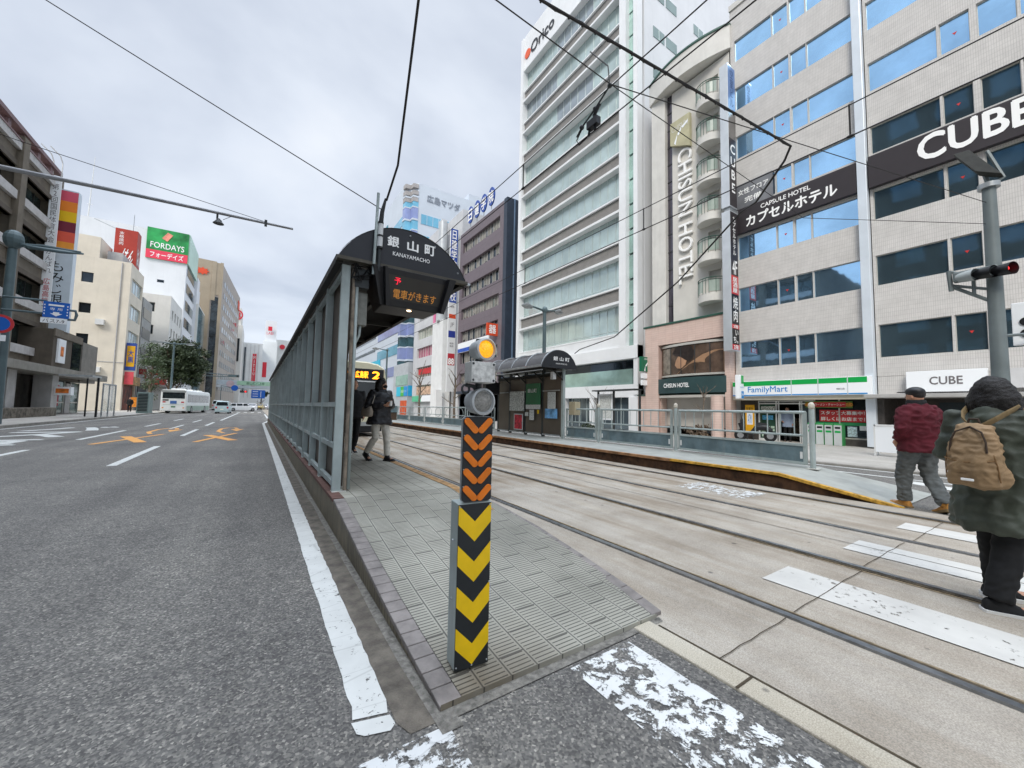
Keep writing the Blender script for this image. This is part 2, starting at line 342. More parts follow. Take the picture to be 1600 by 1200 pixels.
def holes(mb,f,u0,u1,v0,v1,hs,dep=.12,d=0):
    """wall face with real openings; hs=[(ua,ub,va,vb)]"""
    us=sorted({u0,u1,*[q for h in hs for q in h[:2]]}); vs=sorted({v0,v1,*[q for h in hs for q in h[2:]]})
    us=[u for u in us if u0<=u<=u1]; vs=[v for v in vs if v0<=v<=v1]
    for a,b in zip(us,us[1:]):
        for c,e in zip(vs,vs[1:]):
            mu,mv=(a+b)/2,(c+e)/2
            if any(h[0]<mu<h[1] and h[2]<mv<h[3] for h in hs): continue
            mb.poly([f(a,c,d),f(b,c,d),f(b,e,d),f(a,e,d)])
    for a,b,c,e in hs:
        a,b,c,e=max(a,u0),min(b,u1),max(c,v0),min(e,v1)
        for p,q in (((a,c),(b,c)),((b,c),(b,e)),((b,e),(a,e)),((a,e),(a,c))):
            mb.poly([f(*p,d),f(*q,d),f(*q,d-dep),f(*p,d-dep)])
def window(par,f,ua,ub,va,vb,g,fm,dep=.12,mul=(),hb=(),fw=.04,name='window'):
    o=FBx(f,ua,ub,va,vb,-dep-.03,-dep).build(name,g,par)
    if fm:
        mb=MB(); e=.002
        mb.fb(f,ua+e,ub-e,vb-fw,vb-e,-dep,-dep+.035).fb(f,ua+e,ub-e,va+e,va+fw,-dep,-dep+.035)
        mb.fb(f,ua+e,ua+fw,va+fw,vb-fw,-dep,-dep+.033).fb(f,ub-fw,ub-e,va+fw,vb-fw,-dep,-dep+.033)
        for q in mul: mb.fb(f,q-fw/2,q+fw/2,va+fw,vb-fw,-dep,-dep+.031)
        for q in hb: mb.fb(f,ua+fw,ub-fw,q-fw/2,q+fw/2,-dep,-dep+.028)
        mb.build('frame',fm,o)
    return o
def remesh(mb,name,m,parent,vs=.012,smooth=4,wr=0,wscale=6,seed=0,dec=1,**kw):
    o=mb.build(name,m,parent)
    r=o.modifiers.new('r','REMESH'); r.mode='VOXEL'; r.voxel_size=vs
    s=o.modifiers.new('s','SMOOTH'); s.factor=.6; s.iterations=smooth
    bpy.context.view_layer.update()
    me=bpy.data.meshes.new_from_object(o.evaluated_get(bpy.context.evaluated_depsgraph_get()))
    o.modifiers.clear(); old=o.data; o.data=me; bpy.data.meshes.remove(old)
    if wr:
        no=[v.normal.copy() for v in me.vertices]
        for v,nn in zip(me.vertices,no):
            q=v.co*wscale+Vector((seed,seed*2,0)); k=noise.noise(Vector((q.x,q.y,q.z*.55)))+.5*noise.noise(q*2.3)
            rid=1-abs(noise.noise(Vector((q.x*1.3,q.y*1.3,q.z*2.2)))*2)
            v.co+=nn*wr*(k*.8+rid*.5-.3)
    if not me.materials: me.materials.append(m)
    me.polygons.foreach_set('use_smooth',[True]*len(me.polygons))
    return tag(o,**kw)
#@@SETTING
# ================================================================ ground
struct(B(-160,160,-60,900,-.3,0).build('road',m_asph))
# sidewalks with kerbs
struct(MB().prism([(-9.4,-40),(-9.4,74),(-15.4,74),(-15.4,-40)],-.1,.12).build('sidewalk',m_walk,bevel=.015))
struct(MB().prism([(-9.4,-40),(-9.25,-40),(-9.25,74),(-9.4,74)],-.1,.13).build('kerb',m_kerb,bevel=.02))
struct(MB().prism([(12.35,-40),(21,-40),(21,57),(12.35,57)],-.1,.05).build('sidewalk',m_walk))
struct(MB().prism([(12.2,-40),(12.35,-40),(12.35,57),(12.2,57)],-.1,.06).build('kerb',m_kerb,bevel=.02))
struct(MB().prism([(-9.0,92),(-9.0,240),(-16,240),(-16,92)],-.1,.12).build('sidewalk',m_walk))
struct(MB().prism([(12.35,66),(21,66),(21,200),(12.35,200)],-.1,.12).build('sidewalk',m_walk))
# tram track bed
tb=MB(); tb.prism([(2.03,-30),(7.46,-30),(7.46,300),(1.2,300),(1.2,1.6),(2.03,1.6)],-.05,.004); struct(tb.build('tram_track_bed',m_track))
struct(B(1.885,2.026,-30,1.56,-.05,.012).build('edge_beam',m_beam,bevel=.008))
j=MB()
for y0 in (1.14,-3.9,6.2,11.3,16.4):
    for a,b,dy in ((2.03,2.78,0),(2.9,4.16,.01),(4.27,5.44,.03),(5.57,6.9,0)):
        n=7; pts=[(a+(b-a)*k/n, y0+dy+random.uniform(-.006,.006)) for k in range(n+1)]
        for p,q in zip(pts,pts[1:]): j.poly([(p[0],p[1]-.003,.0118),(q[0],q[1]-.003,.0118),(q[0],q[1]+.003,.0118),(p[0],p[1]+.003,.0118)])
for x0 in (4.92,):
    pts=[(x0+random.uniform(-.01,.01),y) for y in range(-6,40,1)]
    for p,q in zip(pts,pts[1:]): j.poly([(p[0]-.006,p[1],.0119),(q[0]-.006,q[1],.0119),(q[0]+.006,q[1],.0119),(p[0]+.006,p[1],.0119)])
j.poly([(2.03,-30,.0075),(2.045,-30,.0075),(2.045,1.5,.0075),(2.03,1.5,.0075)])
for yb_ in (.98,-.9,-2.8): j.poly([(1.885,yb_-.008,.0135),(2.026,yb_-.008,.0135),(2.026,yb_+.006,.0135),(1.885,yb_+.006,.0135)])
struct(j.build('concrete_joints',m_groove))
for x,s in ((2.82,1),(4.22,-1),(5.52,1),(6.97,-1)):
    rr=MB(); rr.box(x-.024,x+.024,-30,300,-.02,.019); struct(rr.build('tram_rail',m_steel))
    g=MB(); g.box(x+s*.024,x+s*.062,-30,300,-.02,.0125); struct(g.build('rail_groove',m_groove))
    n=150; g=MB()
    for k in range(n):
        y=-4+k*.25; a=x+s*.062; wdt=.022+.018*noise.noise(Vector((x,y*2.3,0)))+.01*random.random(); wd2=.022+.018*noise.noise(Vector((x,(y+.25)*2.3,0)))
        g.poly([(a,y,.0075),(a+s*max(.006,wdt),y,.0075),(a+s*max(.006,wd2),y+.25,.0075),(a,y+.25,.0075)])
    struct(g.build('rail_edge_grit',m_tan))
struct(MB().poly([(6.0,3.0,.0105),(6.75,3.0,.0105),(6.75,4.1,.0105),(6.0,4.1,.0105)]).build('worn_marking',m_wornline))
# crosswalk stripes on the track slab and the asphalt
for xa_,xb_,y0,m in ((3.28,3.72,1.5,m_stripe),(4.68,5.12,1.43,m_stripe),(6.08,6.46,1.37,m_stripe),(7.5,7.95,1.2,m_line),(9.2,9.65,1.3,m_line),(10.6,11.05,1.2,m_line)):
    struct(MB().poly([(xa_,-9,.0105),(xb_,-9,.0105),(xb_,y0,.0105),(xa_,y0,.0105)]).build('crosswalk_stripe',m))
for xa_,xb_,mm_ in ((.27,.70,m_worn2),(1.34,1.76,m_wornline)):
    struct(MB().poly([(xa_,-9,.004),(xb_,-9,.004),(xb_,1.485,.004),(xa_,1.485,.004)]).build('crosswalk_stripe',mm_))
for k in range(6):
    xa_=-8.4+k*1.42
    struct(MB().poly([(xa_,-9,.004),(xa_+.45,-9,.004),(xa_+.45,.4,.004),(xa_,.4,.004)]).build('crosswalk_stripe',m_line))
#
def strip(xa_,ya,xb_,yb,wd,m=m_line,name='road_marking'):
    dx,dy=xb_-xa_,yb-ya; l=math.hypot(dx,dy); nx,ny=-dy/l*wd/2,dx/l*wd/2
    return struct(MB().poly([(xa_-nx,ya-ny,.004),(xb_-nx,yb-ny,.004),(xb_+nx,yb+ny,.004),(xa_+nx,ya+ny,.004)]).build(name,m))
# edge line by the platform, lane dashes
rn_=random.Random(2); Lp_=[(.395+rn_.uniform(-.004,.004),1.71+.07*k,.004) for k in range(60)]; Rp_=[(.53+rn_.uniform(-.004,.004),1.675+.07*k,.004) for k in range(60)]
struct(MB().poly([(.385,1.705,.004),(.515,1.672,.004)]+Rp_[1:]+[(.535,31,.004),(.40,31,.004)]+Lp_[::-1][:-1]).build('road_marking',m_line))
strip(.47,31,.95,36,.14); strip(.95,36,1.0,60,.14)
struct(MB().poly([(.378,1.69,.0045),(.385,1.625,.0045),(.41,1.60,.0045),(.50,1.575,.0045),(.525,1.60,.0045),(.52,1.655,.0045)]).build('road_marking',m_line))
for a,b in ((2.2,6.38),(10.7,15.0),(19.4,24),(28,33)): strip(-2.3,a,-2.3,b,.15)
strip(-2.15,36.6,-2.0,66,.15)
for a,b in ((1.5,6),(10.3,14.9),(18.3,23.7),(27.5,31.2),(36,40)): strip(-4.75,a,-4.75,b,.15)
for a,b in ((24.8,29),(33,38)): strip(-3.4,a,-3.4,b,.12)
strip(-8.9,-5,-8.9,70,.12); strip(11.0,-30,11.0,57,.12); strip(12.0,-30,12.0,57,.1)
strip(9.7,.4,10.6,2.2,.35)
for k in range(9): strip(-5.8+k*.9,71.5,-5.8+k*.9,74.5,.42,name='crosswalk_stripe')
FG=F((0,0,.006),(1,0,0),(0,0,1)); FG.v=Vector((0,1,0))
class FGc:
    def __init__(s): s.n=Vector((0,0,1)); s.v=Vector((0,1,0)); s.u=Vector((1,0,0))
    def __call__(s,u,v,d=0): return Vector((u,v,.006+d))
FG=FGc()
class TG:  # right = v x n must be +x
    pass
for k,chs in enumerate(('用','専','ス','バ')):
    struct(text(chs,FG,-6.75,13.2+k*4.1,0,3.3,m_line,None,name='road_marking',width=2.3,bold=.03))
# orange crossed-out turn arrows
for x0 in (-3.45,-1.1):
    g=MB(); 
    def bar(a,b,wd):
        dx,dy=b[0]-a[0],b[1]-a[1]; l=math.hypot(dx,dy); nx,ny=-dy/l*wd/2,dx/l*wd/2
        g.poly([(x0+a[0]-nx,a[1]-ny,.006),(x0+b[0]-nx,b[1]-ny,.006),(x0+b[0]+nx,b[1]+ny,.006),(x0+a[0]+nx,a[1]+ny,.006)])
    bar((-.5,16.2),(.45,20.6),.16); g.cur=0
    g2=g; g=MB(); bar((.5,16.6),(-.45,19.6),.3); 
    struct(g.build('road_marking',m_orange)); struct(g2.build('road_marking',m_orange)).location.z=.002
    g=MB(); arc=[(.0,20.9),(-.28,22.2),(-.28,24.4),(-.05,25.4),(.25,25.3),(.38,24.2)]
    for a,b in zip(arc,arc[1:]): bar(a,b,.15)
    g.poly([(x0+.13,23.7,.0065),(x0+.66,23.9,.0065),(x0+.4,22.2,.0065)])
    struct(g.build('road_marking',m_orange))
struct(MB().poly([(.56,1.52,.003),(.69,1.52,.003),(.69,31,.003),(.53,31,.003),(.53,1.6,.003)]).build('gutter_strip',mat('old_gutter_asphalt','6A645B',.9,var=.28,vs=9,bump=.8,bs=120)))
# gutter strip of old concrete beside the near platform
gt=MB()
prev=None
for k in range(60):
    y=1.45+k*.5; xk=.70
    wj=.028+.02*noise.noise(Vector((0,y*3,0))); cur=((xk-wj-.02,y),(xk+.05,y))
    if prev: gt.poly([(*prev[0],.005),(*prev[1],.005),(*cur[1],.005),(*cur[0],.005)])
    prev=cur
gt.poly([(.66,1.5,.0055),(2.1,1.515,.0055),(2.12,1.56,.0055),(.7,1.56,.0055)])
struct(gt.build('gutter',m_tan if False else mat('gutter_grit','7E7B74',.9,var=.3,vs=30,bump=.6,bs=150)))
# ================================================================ near platform
def xl(y): 
    for (a,b),(c,e) in zip(PL,PL[1:]):
        if a<=y<=c: return b+(e-b)*(y-a)/(c-a)
    return PL[-1][1] if y>PL[-1][0] else PL[0][1]
PL=[(1.56,.70),(4.3,.70),(36,.72)]
def xr(y):
    for (a,b),(c,e) in zip(PR,PR[1:]):
        if a<=y<=c: return b+(e-b)*(y-a)/(c-a)
    return PR[-1][1] if y>PR[-1][0] else PR[0][1]
PR=[(1.56,2.10),(1.9,2.17),(2.4,2.22),(3.0,2.24),(3.6,2.2),(4.3,2.09),(36,2.07)]
HZ=[(1.56,.022),(1.95,.05),(2.4,.09),(3.0,.16),(3.6,.232),(4.3,.32),(40,.32)]
def hz(y):
    for (a,b),(c,e) in zip(HZ,HZ[1:]):
        if a<=y<=c: return b+(e-b)*(y-a)/(c-a)
    return .32 if y>4 else .022
ys=[1.56,1.75,1.95,2.15,2.4,2.7,3.0,3.3,3.6,3.95,4.3,5,6,8,12,20,32]
top=MB(); side=MB(); rside=MB()
for a,b in zip(ys,ys[1:]):
    top.poly([(xl(a)+.1,a,hz(a)),(xr(a),a,hz(a)),(xr(b),b,hz(b)),(xl(b)+.1,b,hz(b))])
    side.poly([(xl(a),a,-.02),(xl(a),a,hz(a)-.004),(xl(b),b,hz(b)-.004),(xl(b),b,-.02)])
    rside.poly([(xr(a),a,-.02),(xr(a),a,hz(a)),(xr(b),b,hz(b)),(xr(b),b,-.02)])
top.poly([(xl(1.56),1.56,-.02),(xr(1.56),1.56,-.02),(xr(1.56),1.56,.03),(xl(1.56),1.56,.03)])
struct(top.build('platform',m_paving)); struct(side.build('platform_kerb_face',m_kerbface)); struct(rside.build('platform_edge_face',mat('edge_face','5B534A',.9,var=.3,vs=9,streak=.6)))
# individual kerb stones
ks=MB(); y=1.56
def stone(mb,P4,h0,h1,t=.012):  # P4 in xy: quad a,b,c,d ; heights per pair
    z=[h0,h0,h1,h1]; i=mb.pts([(p[0],p[1],zz_-.03) for p,zz_ in zip(P4,z)]+[(p[0],p[1],zz_) for p,zz_ in zip(P4,z)])
    for q in ((0,3,2,1),(4,5,6,7),(0,1,5,4),(1,2,6,5),(2,3,7,6),(3,0,4,7)): mb.face([i+k for k in q])
while y<4.22:
    a,b=y+.003,y+.102; stone(ks,[(xl(a)-.004,a),(xl(a)+.098,a),(xl(b)+.098,b),(xl(b)-.004,b)],hz(a)+.002,hz(b)+.002); y+=.105
struct(ks.build('kerb_stones',m_kerbst,bevel=.004))
ks=MB(); y=1.57
while y<4.0:
    L_=.16; a,b=y+.003,y+L_-.003
    stone(ks,[(xr(a)-.03,a),(xr(a)+.06,a),(xr(b)+.06,b),(xr(b)-.03,b)],hz(a)*.9+.006,hz(b)*.9+.006); y+=L_
struct(ks.build('kerb_stones',m_kerbst,bevel=.004))
ns=MB(); 
for k in range(258): a=4.31+k*.107; stone(ns,[(xl(a)-.01,a),(xl(a)+.098,a),(xl(a)+.098,a+.1),(xl(a)-.01,a+.1)],hz(a)+.003,hz(a)+.003)
struct(ns.build('platform_nosing',m_pink))
yl=MB(); yl.box(1.96,2.06,4.3,32,.2,.3245); yl.poly([(2.0,3.5,hz(3.5)+.004),(2.1,3.5,hz(3.5)+.004),(2.06,4.3,.3245),(1.96,4.3,.3245)])
struct(yl.build('yellow_safety_line',mat('safety_line','A9855A',.8,var=.3,vs=9)))
# ================================================================ far platform
def px_(y): return 7.47
FPz=.25
fp=MB()
prof=[(1.62,.01),(3.15,.25),(40,.25)]
for (a,za_),(b,zb_) in zip(prof,prof[1:]):
    fp.poly([(7.53,a,za_),(9.25,a,za_),(9.25,b,zb_),(7.53,b,zb_)])
    fp.poly([(9.25,a,-.02),(9.25,a,za_),(9.25,b,zb_),(9.25,b,-.02)])
struct(fp.build('far_platform',mat('platform_concrete','9C9E98',.75,var=.12,vs=2.5,bump=.2)))
fk=MB(); fk.poly([(7.5,1.62,-.02),(7.5,1.62,.004),(7.5,3.15,.19),(7.5,40,.19),(7.5,40,-.02)]); struct(fk.build('far_platform_face',mat('brown_kerb_face','4A3322',.9,var=.45,vs=5,streak=.6,grime='20150E')))
fy=MB()
for a,b,za_,zb_ in ((1.60,3.13,.012,.262),(3.13,5.2,.262,.262)):
    i=fy.pts([(7.46,a,za_-.045),(7.55,a,za_-.045),(7.55,b,zb_-.045),(7.46,b,zb_-.045),(7.46,a,za_),(7.55,a,za_),(7.55,b,zb_),(7.46,b,zb_)])
    for q in ((0,3,2,1),(4,5,6,7),(0,1,5,4),(1,2,6,5),(2,3,7,6),(3,0,4,7)): fy.face([i+k for k in q])
struct(fy.build('far_platform_nosing',mat('yellow_nosing','C79A3C',.7,var=.35,vs=11,streak=.4,grime='6b4a25')))
struct(B(7.46,7.55,5.2,40,.205,.262).build('far_platform_nosing',mat('worn_nosing','97714F',.8,var=.35,vs=6)))
# terrain far beyond the street
#@@B
# ================================================================ buildings, right side (front line x = 19.5)
g_blue=glass('blue_mirror_glass','A4CEF0',.92,.03); g_blue2=glass('dim_reflection_glass','6C838C',.8,.04,.15); g_dark=glass('dark_glass','39424A',.7,.04,.2); g_mid=glass('grey_glass','66747C',.6,.06,.25)
m_tileg=brickmat('grey_wall_tile','yz',.055,.16,'CFCCC8','CAC7C3','B4B1AD',mortar=.006,off=0,var=.14)
m_alu=mat('aluminium_frame','C9C6BE',.4,.3,.05); m_colw=mat('white_metal_column','D3DBE2',.35,.15,.05,1)
m_signdk=mat('dark_sign_board','322D30',.45,var=.06); m_wtxt=mat('white_lettering','F2F2F0',.5,var=0)
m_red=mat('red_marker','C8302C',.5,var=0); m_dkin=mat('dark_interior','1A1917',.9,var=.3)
f=FR(19.5)
cube=empty('office_building',(19.5,5,0),0,'grey tiled office block with blue mirror windows and dark CUBE sign boards','building')
def loc0(o): return o
rows=[(3.45,4.70),(6.2,7.36),(8.78,9.93),(11.4,12.5),(13.95,15.12),(16.5,17.68),(19.1,20.25)]
wb=MB(); L1=(5.05,9.9); 
hs=[]; wins=[]
for k,(a,b) in enumerate(rows):
    for u0,u1 in ((8.0,9.70),(7.33,7.98),(6.66,7.27),(5.07,6.64)):
        if k==3 and u0==8.03: continue
        wins.append((u0,u1,a,b,g_blue))
    for s in range(2):
        o=-s*5.6
        for u0,u1 in ((2.78+o,4.64+o),(2.02+o,2.72+o),(1.05+o,1.86+o),(-.82+o,1.0+o)):
            wins.append((u0,u1,a,b,g_blue2 if k<4 else g_blue))  # reflection put into the tint: dim on rows mirroring the tower, bright above
L_=[w_ for w_ in wins if w_[0]>5]; R2=[w_ for w_ in wins if w_[0]<5]
holes(wb,f,5.05,9.9,2.75,22.0,[w_[:4] for w_ in L_],.14); holes(wb,f,-8,4.72,2.75,22.0,[w_[:4] for w_ in R2],.14)
wb.poly([f(9.9,0,0),f(9.9,22,0),f(9.9,22,-14),f(9.9,0,-14)]); wb.poly([f(-8,0,0),f(-8,22,0),f(-8,22,-14),f(-8,0,-14)]); wb.poly([f(-8,22,0),f(9.9,22,0),f(9.9,22,-14),f(-8,22,-14)]); wb.poly([f(-8,0,-14),f(9.9,0,-14),f(9.9,22,-14),f(-8,22,-14)])
wb.poly([f(-8,2.75,0),f(9.9,2.75,0),f(9.9,2.75,-1.5),f(-8,2.75,-1.5)])
wb.build('wall',m_tileg,cube)
for i,(a,b,c,e,g) in enumerate(wins):
    o=window(cube,f,a,b,c,e,g,m_alu,.1,fw=.022)
    if abs((b-a)-.65)<.005 or abs((b-a)-.70)<.01:
        q=(a+b)/2; MB().fprism(f,[(q-.055,(c+e)/2+.055),(q+.055,(c+e)/2+.055),(q,(c+e)/2-.03)],-.097,-.09).build('rescue_mark',m_red,o)
FBx(f,4.74,5.03,.1,22.4,.002,.28).build('column',m_colw,cube,bevel=.02)
FBx(f,-8,9.92,22,22.3,-.3,.06).build('roof_edge',m_alu,cube)
o=FBx(f,5.06,9.72,10.0,11.22,.03,.22).build('sign_board',m_signdk,cube,bevel=.01)
text('CAPSULE HOTEL',f,7.55,10.96,.225,.2,m_wtxt,o,width=1.95,bold=.02); text('カプセルホテル',f,7.42,10.48,.225,.52,m_wtxt,o,width=3.5,bold=.035)
o=FBx(f,8.06,9.7,11.26,12.5,.02,.12).build('sign_board',mat('grey_sign','77797D',.5,var=.2,vs=.8),cube)
text('女性フロア',f,8.9,12.08,.125,.28,m_wtxt,o,width=1.35,bold=.02); text('完備',f,8.9,11.62,.125,.28,m_wtxt,o,width=.75,bold=.02)
o=FBx(f,-8,4.7,9.99,11.24,.03,.22).build('sign_board',m_signdk,cube,bevel=.01)
cb=text('CUBE',f,2.08,10.72,.235,.86,m_wtxt,o,width=2.5,bold=.03,depth=.05)
# ground floor: convenience store
shop=empty('convenience_store',(19.9,7.4,0),0,'convenience store front with green white and blue sign band, glass front and red banners','shop')
fs=FR(19.9)
m_grn=mat('sign_green','12A04A',.4,var=0); m_sgw=mat('sign_white','EDF0F2',.4,var=0); m_sblue=mat('sign_blue','2E86C8',.4,var=0)
o=FBx(f,4.8,9.85,2.06,2.76,.05,.42).build('sign_band',m_sgw,shop,bevel=.01)
FBx(f,4.92,9.85,2.53,2.74,.421,.424).build('green_stripe',m_grn,o); FBx(f,4.92,9.85,2.08,2.13,.421,.424).build('blue_stripe',m_sblue,o)
mm=MB(); 
for u in (9.45,7.4,6.45,5.5): mm.fb(f,u-.015,u+.015,2.06,2.76,.422,.428)
mm.build('divider',mat('pale_trim','BFC6C8',.5),o)
text('FamilyMart',f,8.35,2.33,.43,.34,m_sblue,o,width=1.62,bold=.006); text('幟町店',f,5.72,2.3,.43,.07,m_black,o,width=.26)
FBx(f,4.8,9.9,1.9,2.05,-.4,.3).build('soffit',mat('cream_soffit','C9C4B4',.7),shop)
mb=MB(); mb.fb(fs,9.1,9.9,.02,1.9,-.05,0).fb(fs,4.8,5.15,.02,1.9,-.05,.05).fb(fs,5.15,6.9,.02,.32,-.05,.05); mb.build('wall',mat('dark_tile','4B4744',.6,var=.2,vs=6),shop)
o=FBx(fs,5.15,6.88,.33,1.88,-.09,-.05).build('window',g_dark,shop)
mb=MB().fb(fs,5.13,6.9,.32,.37,-.05,.0).fb(fs,6.86,6.9,.37,1.9,-.05,.0).fb(fs,6.02,6.06,.37,1.9,-.05,.0); mb.build('frame',m_alu,o)
m_rb=mat('red_banner','C4383B',.6,var=.08)
o=FBx(fs,5.2,6.72,1.0,1.48,-.045,-.035).build('red_banner',m_rb,shop)
text('スタッフ大募集中！',fs,5.96,1.36,-.03,.15,m_wtxt,o,width=1.42,bold=.02); text('詳しくはお店まで！',fs,5.96,1.12,-.03,.15,m_wtxt,o,width=1.42,bold=.02)
FBx(fs,5.15,6.88,.86,.98,-.045,-.037).build('green_stripe',mat('shop_green','2E8B57',.5),shop)
FBx(fs,5.5,5.8,.42,.82,-.045,-.035).build('poster',mat('poster_pale','BFD5DD',.6,var=.35,vs=18),shop)
FBx(fs,5.2,5.42,.68,.86,-.045,-.035).build('poster',m_sgw,shop)
o=FBx(fs,5.6,7.2,1.56,1.84,.0,.02).build('food_banner',mat('banner_green','557A35',.6,var=.3,vs=5),shop)
FBx(fs,5.8,7.0,1.6,1.8,.021,.025).build('banner_panel',m_rb,o); text('肉ラーメン・チャーシュー',fs,6.4,1.7,.03,.12,m_wtxt,o,width=1.1)
MB().ball(fs(7.1,1.7,.03),(.02,.12,.09)).build('food_picture',mat('orange_food','C98A3C',.6,var=.4,vs=20),o,smooth=True); MB().ball(fs(5.7,1.7,.03),(.02,.12,.09)).build('food_picture',MATS['orange_food'],o,smooth=True)
dr=MB().fb(fs,8.35,9.08,.05,1.72,-.08,-.05).build('door_glass',glass('door_green','3A5A4C',.3,.1,.5),shop)
mb=MB()
for u in (9.08,8.35,8.25,7.42,7.35): mb.fb(fs,u-.02,u+.02,.05,1.84,-.05,.01)
mb.fb(fs,6.92,9.1,1.72,1.78,-.05,.012).fb(fs,6.92,9.1,1.84,1.88,-.05,.012).fb(fs,8.35,9.08,.05,.14,-.05,.013).fb(fs,6.92,7.35,.05,.14,-.05,.013); mb.build('door_frame',mat('pale_frame','D0D3D2',.4),shop)
MB().fb(fs,6.95,7.35,.14,1.7,-.08,-.05).build('door_glass',g_mid,shop)
MB().fb(fs,8.42,9.0,1.34,1.62,-.045,-.04).build('door_poster',mat('poster_mono','B9BDB5',.6,var=.7,vs=22),dr); 
for a in range(3):
    for b_ in range(4): MB().fb(fs,8.45+a*.19,8.6+a*.19,.22+b_*.13,.32+b_*.13,-.045,-.04).build('menu_card',mat('card','B4CBB8',.6,var=.3,vs=30),dr)
MB().fb(fs,8.5,8.95,1.0,1.2,-.045,-.04).build('door_poster',mat('poster_blue','4E9BC4',.6,var=.4,vs=14),dr)
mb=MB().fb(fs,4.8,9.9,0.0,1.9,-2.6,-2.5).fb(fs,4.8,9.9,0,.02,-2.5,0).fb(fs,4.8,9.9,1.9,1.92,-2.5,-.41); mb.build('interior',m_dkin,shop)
for k in range(3): FBx(fs,7.42+k*.28,7.66+k*.28,.1,1.1,-1.6,-1.2).build('shelf',mat('shelf_goods','6E655A',.7,var=.9,vs=16),shop)
# bins
for k in range(4):
    u=5.86+k*.3
    bn=empty('waste_bin',fs(u+.14,.05,.22),0,['rightmost grey and green waste bin outside the store window','third grey and green waste bin from the left below the red banner','second waste bin from the left outside the store','leftmost waste bin nearest the store door'][k],'waste bin','waste bins outside the store')
    def q(o): o.parent=bn; o.matrix_parent_inverse=Matrix.Translation(-bn.location); return o
    q(FBx(fs,u,u+.27,.05,.86,.05,.38).build('bin_body',mat('bin_grey','BFC4C3',.5),None,bevel=.01))
    q(MB().fprism(fs,[(u,.86),(u+.27,.86),(u+.27,.93),(u,.93)],.06,.34).build('bin_lid',mat('bin_green','3D9A57',.5),None,bevel=.02))
    q(FBx(fs,u+.05,u+.22,.72,.8,.381,.384).build('slot',m_black,None)); q(FBx(fs,u+.04,u+.23,.56,.64,.381,.384).build('bin_label',m_grn,None))
    q(FBx(fs,u-.008,u,.05,.88,.04,.39).build('side_panel',MATS['bin_green'],None))
# yellow advert board
ab=empty('advert_board',fs(9.35,.05,.3),0,'tall yellow and white advert board left of the store door','sign')
def adopt(par,o): o.parent=par; o.matrix_parent_inverse=wm(par).inverted(); return o
adopt(ab,FBx(fs,9.15,9.55,.35,1.68,.25,.3).build('board',mat('yellow_board','E2A91E',.5),None)); adopt(ab,FBx(fs,9.22,9.48,.75,1.3,.301,.304).build('white_panel',m_sgw,None)); adopt(ab,text('ATM',fs,9.35,1.02,.31,.42,MATS['sign_blue'],None,width=.16,rot=0)); adopt(ab,text('営業中',fs,9.35,1.5,.306,.13,m_black,None,width=.3))
adopt(ab,MB().fb(fs,9.2,9.24,.05,.35,.26,.29).fb(fs,9.46,9.5,.05,.35,.26,.29).build('leg',m_greyd,None))
# lower right entrance
FBx(f,-8,4.72,2.05,2.74,-.25,-.002).build('wall',m_tileg,cube)
ent=empty('hotel_entrance',(19.6,2.4,0),0,'dark recessed ground floor entrance under a white CUBE sign and flat canopy','entrance')
FBx(f,2.05,3.9,2.12,2.84,.1,.3).build('sign_box',m_sgw,ent,bevel=.01); text('CUBE',f,2.95,2.5,.305,.26,mat('grey_text','6E6A6C',.5),ent,width=.75,bold=.02)
FBx(f,-8,1.9,2.2,2.8,.1,.3).build('sign_box',mat('pale_sign_grey','CBCBCB',.5),ent)
FBx(f,-8,4.95,1.92,2.05,-.2,.75).build('canopy',mat('canopy_grey','A9A8A5',.5),ent,bevel=.01)
mb=MB().fb(f,4.55,4.98,.02,1.92,-1.5,.1).fb(f,-8,1.0,.02,1.92,-.1,0); mb.build('wall',MATS['dark_tile'],ent)
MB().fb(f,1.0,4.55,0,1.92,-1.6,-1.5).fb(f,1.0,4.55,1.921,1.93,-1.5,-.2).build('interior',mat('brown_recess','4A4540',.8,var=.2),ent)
FBx(f,2.6,3.4,.05,1.8,-1.5,-1.45).build('door_glass',g_mid,ent)
sb=empty('sandwich_board',(16,3.7,.05),0,'white folding sandwich board on the sidewalk before the dark entrance','sign')
LOCAL[0]=True; MB().box(-.05,-.02,-.27,.27,.12,.9).build('panel',m_sgw,sb)
mb=MB().box(-.06,-.03,-.31,-.27,0,.95).box(-.06,-.03,.27,.31,0,.95).box(.2,.23,-.31,-.27,0,.9).box(.2,.23,.27,.31,0,.9).box(-.06,.23,-.3,.3,.9,.95); o=mb.build('frame',m_white,sb); LOCAL[0]=False
# ---------------------------------------------------------------- hotel with balconies
ht=empty('hotel_building',(19.5,12.3,0),0,'narrow cream hotel with curved balconies, bowed cornice and tall vertical letters','building')
m_cream=mat('cream_plaster','CCC9C2',.7,var=.05,vs=1,streak=.15,grime='a8a49a'); m_pil=mat('pale_pilaster','D0CEC8',.6,var=.05,streak=.15)
m_pinkt=brickmat('pink_tile','yz',.45,.12,'D5BDB1','D1B7AB','BDA195',mortar=.006,off=0,var=.12); m_pinkt2=brickmat('pink_tile_end','xz',.45,.12,'D5BDB1','D1B7AB','BDA195',mortar=.006,off=0,var=.12)
mb=MB(); dz=[7.32+2.1*k for k in range(6)]
holes(mb,f,9.95,13.28,6.0,19.9,[(10.55,11.2,z+.02,z+1.35) for z in dz],.12); mb.fb(f,9.95,14.6,.5,19.9,-12,-.3); mb.build('wall',m_cream,ht)
for z in dz: FBx(f,10.55,11.2,z+.02,z+1.35,-.15,-.12).build('balcony_door',mat('door_grey','ABA8A2',.5,var=.05),ht)
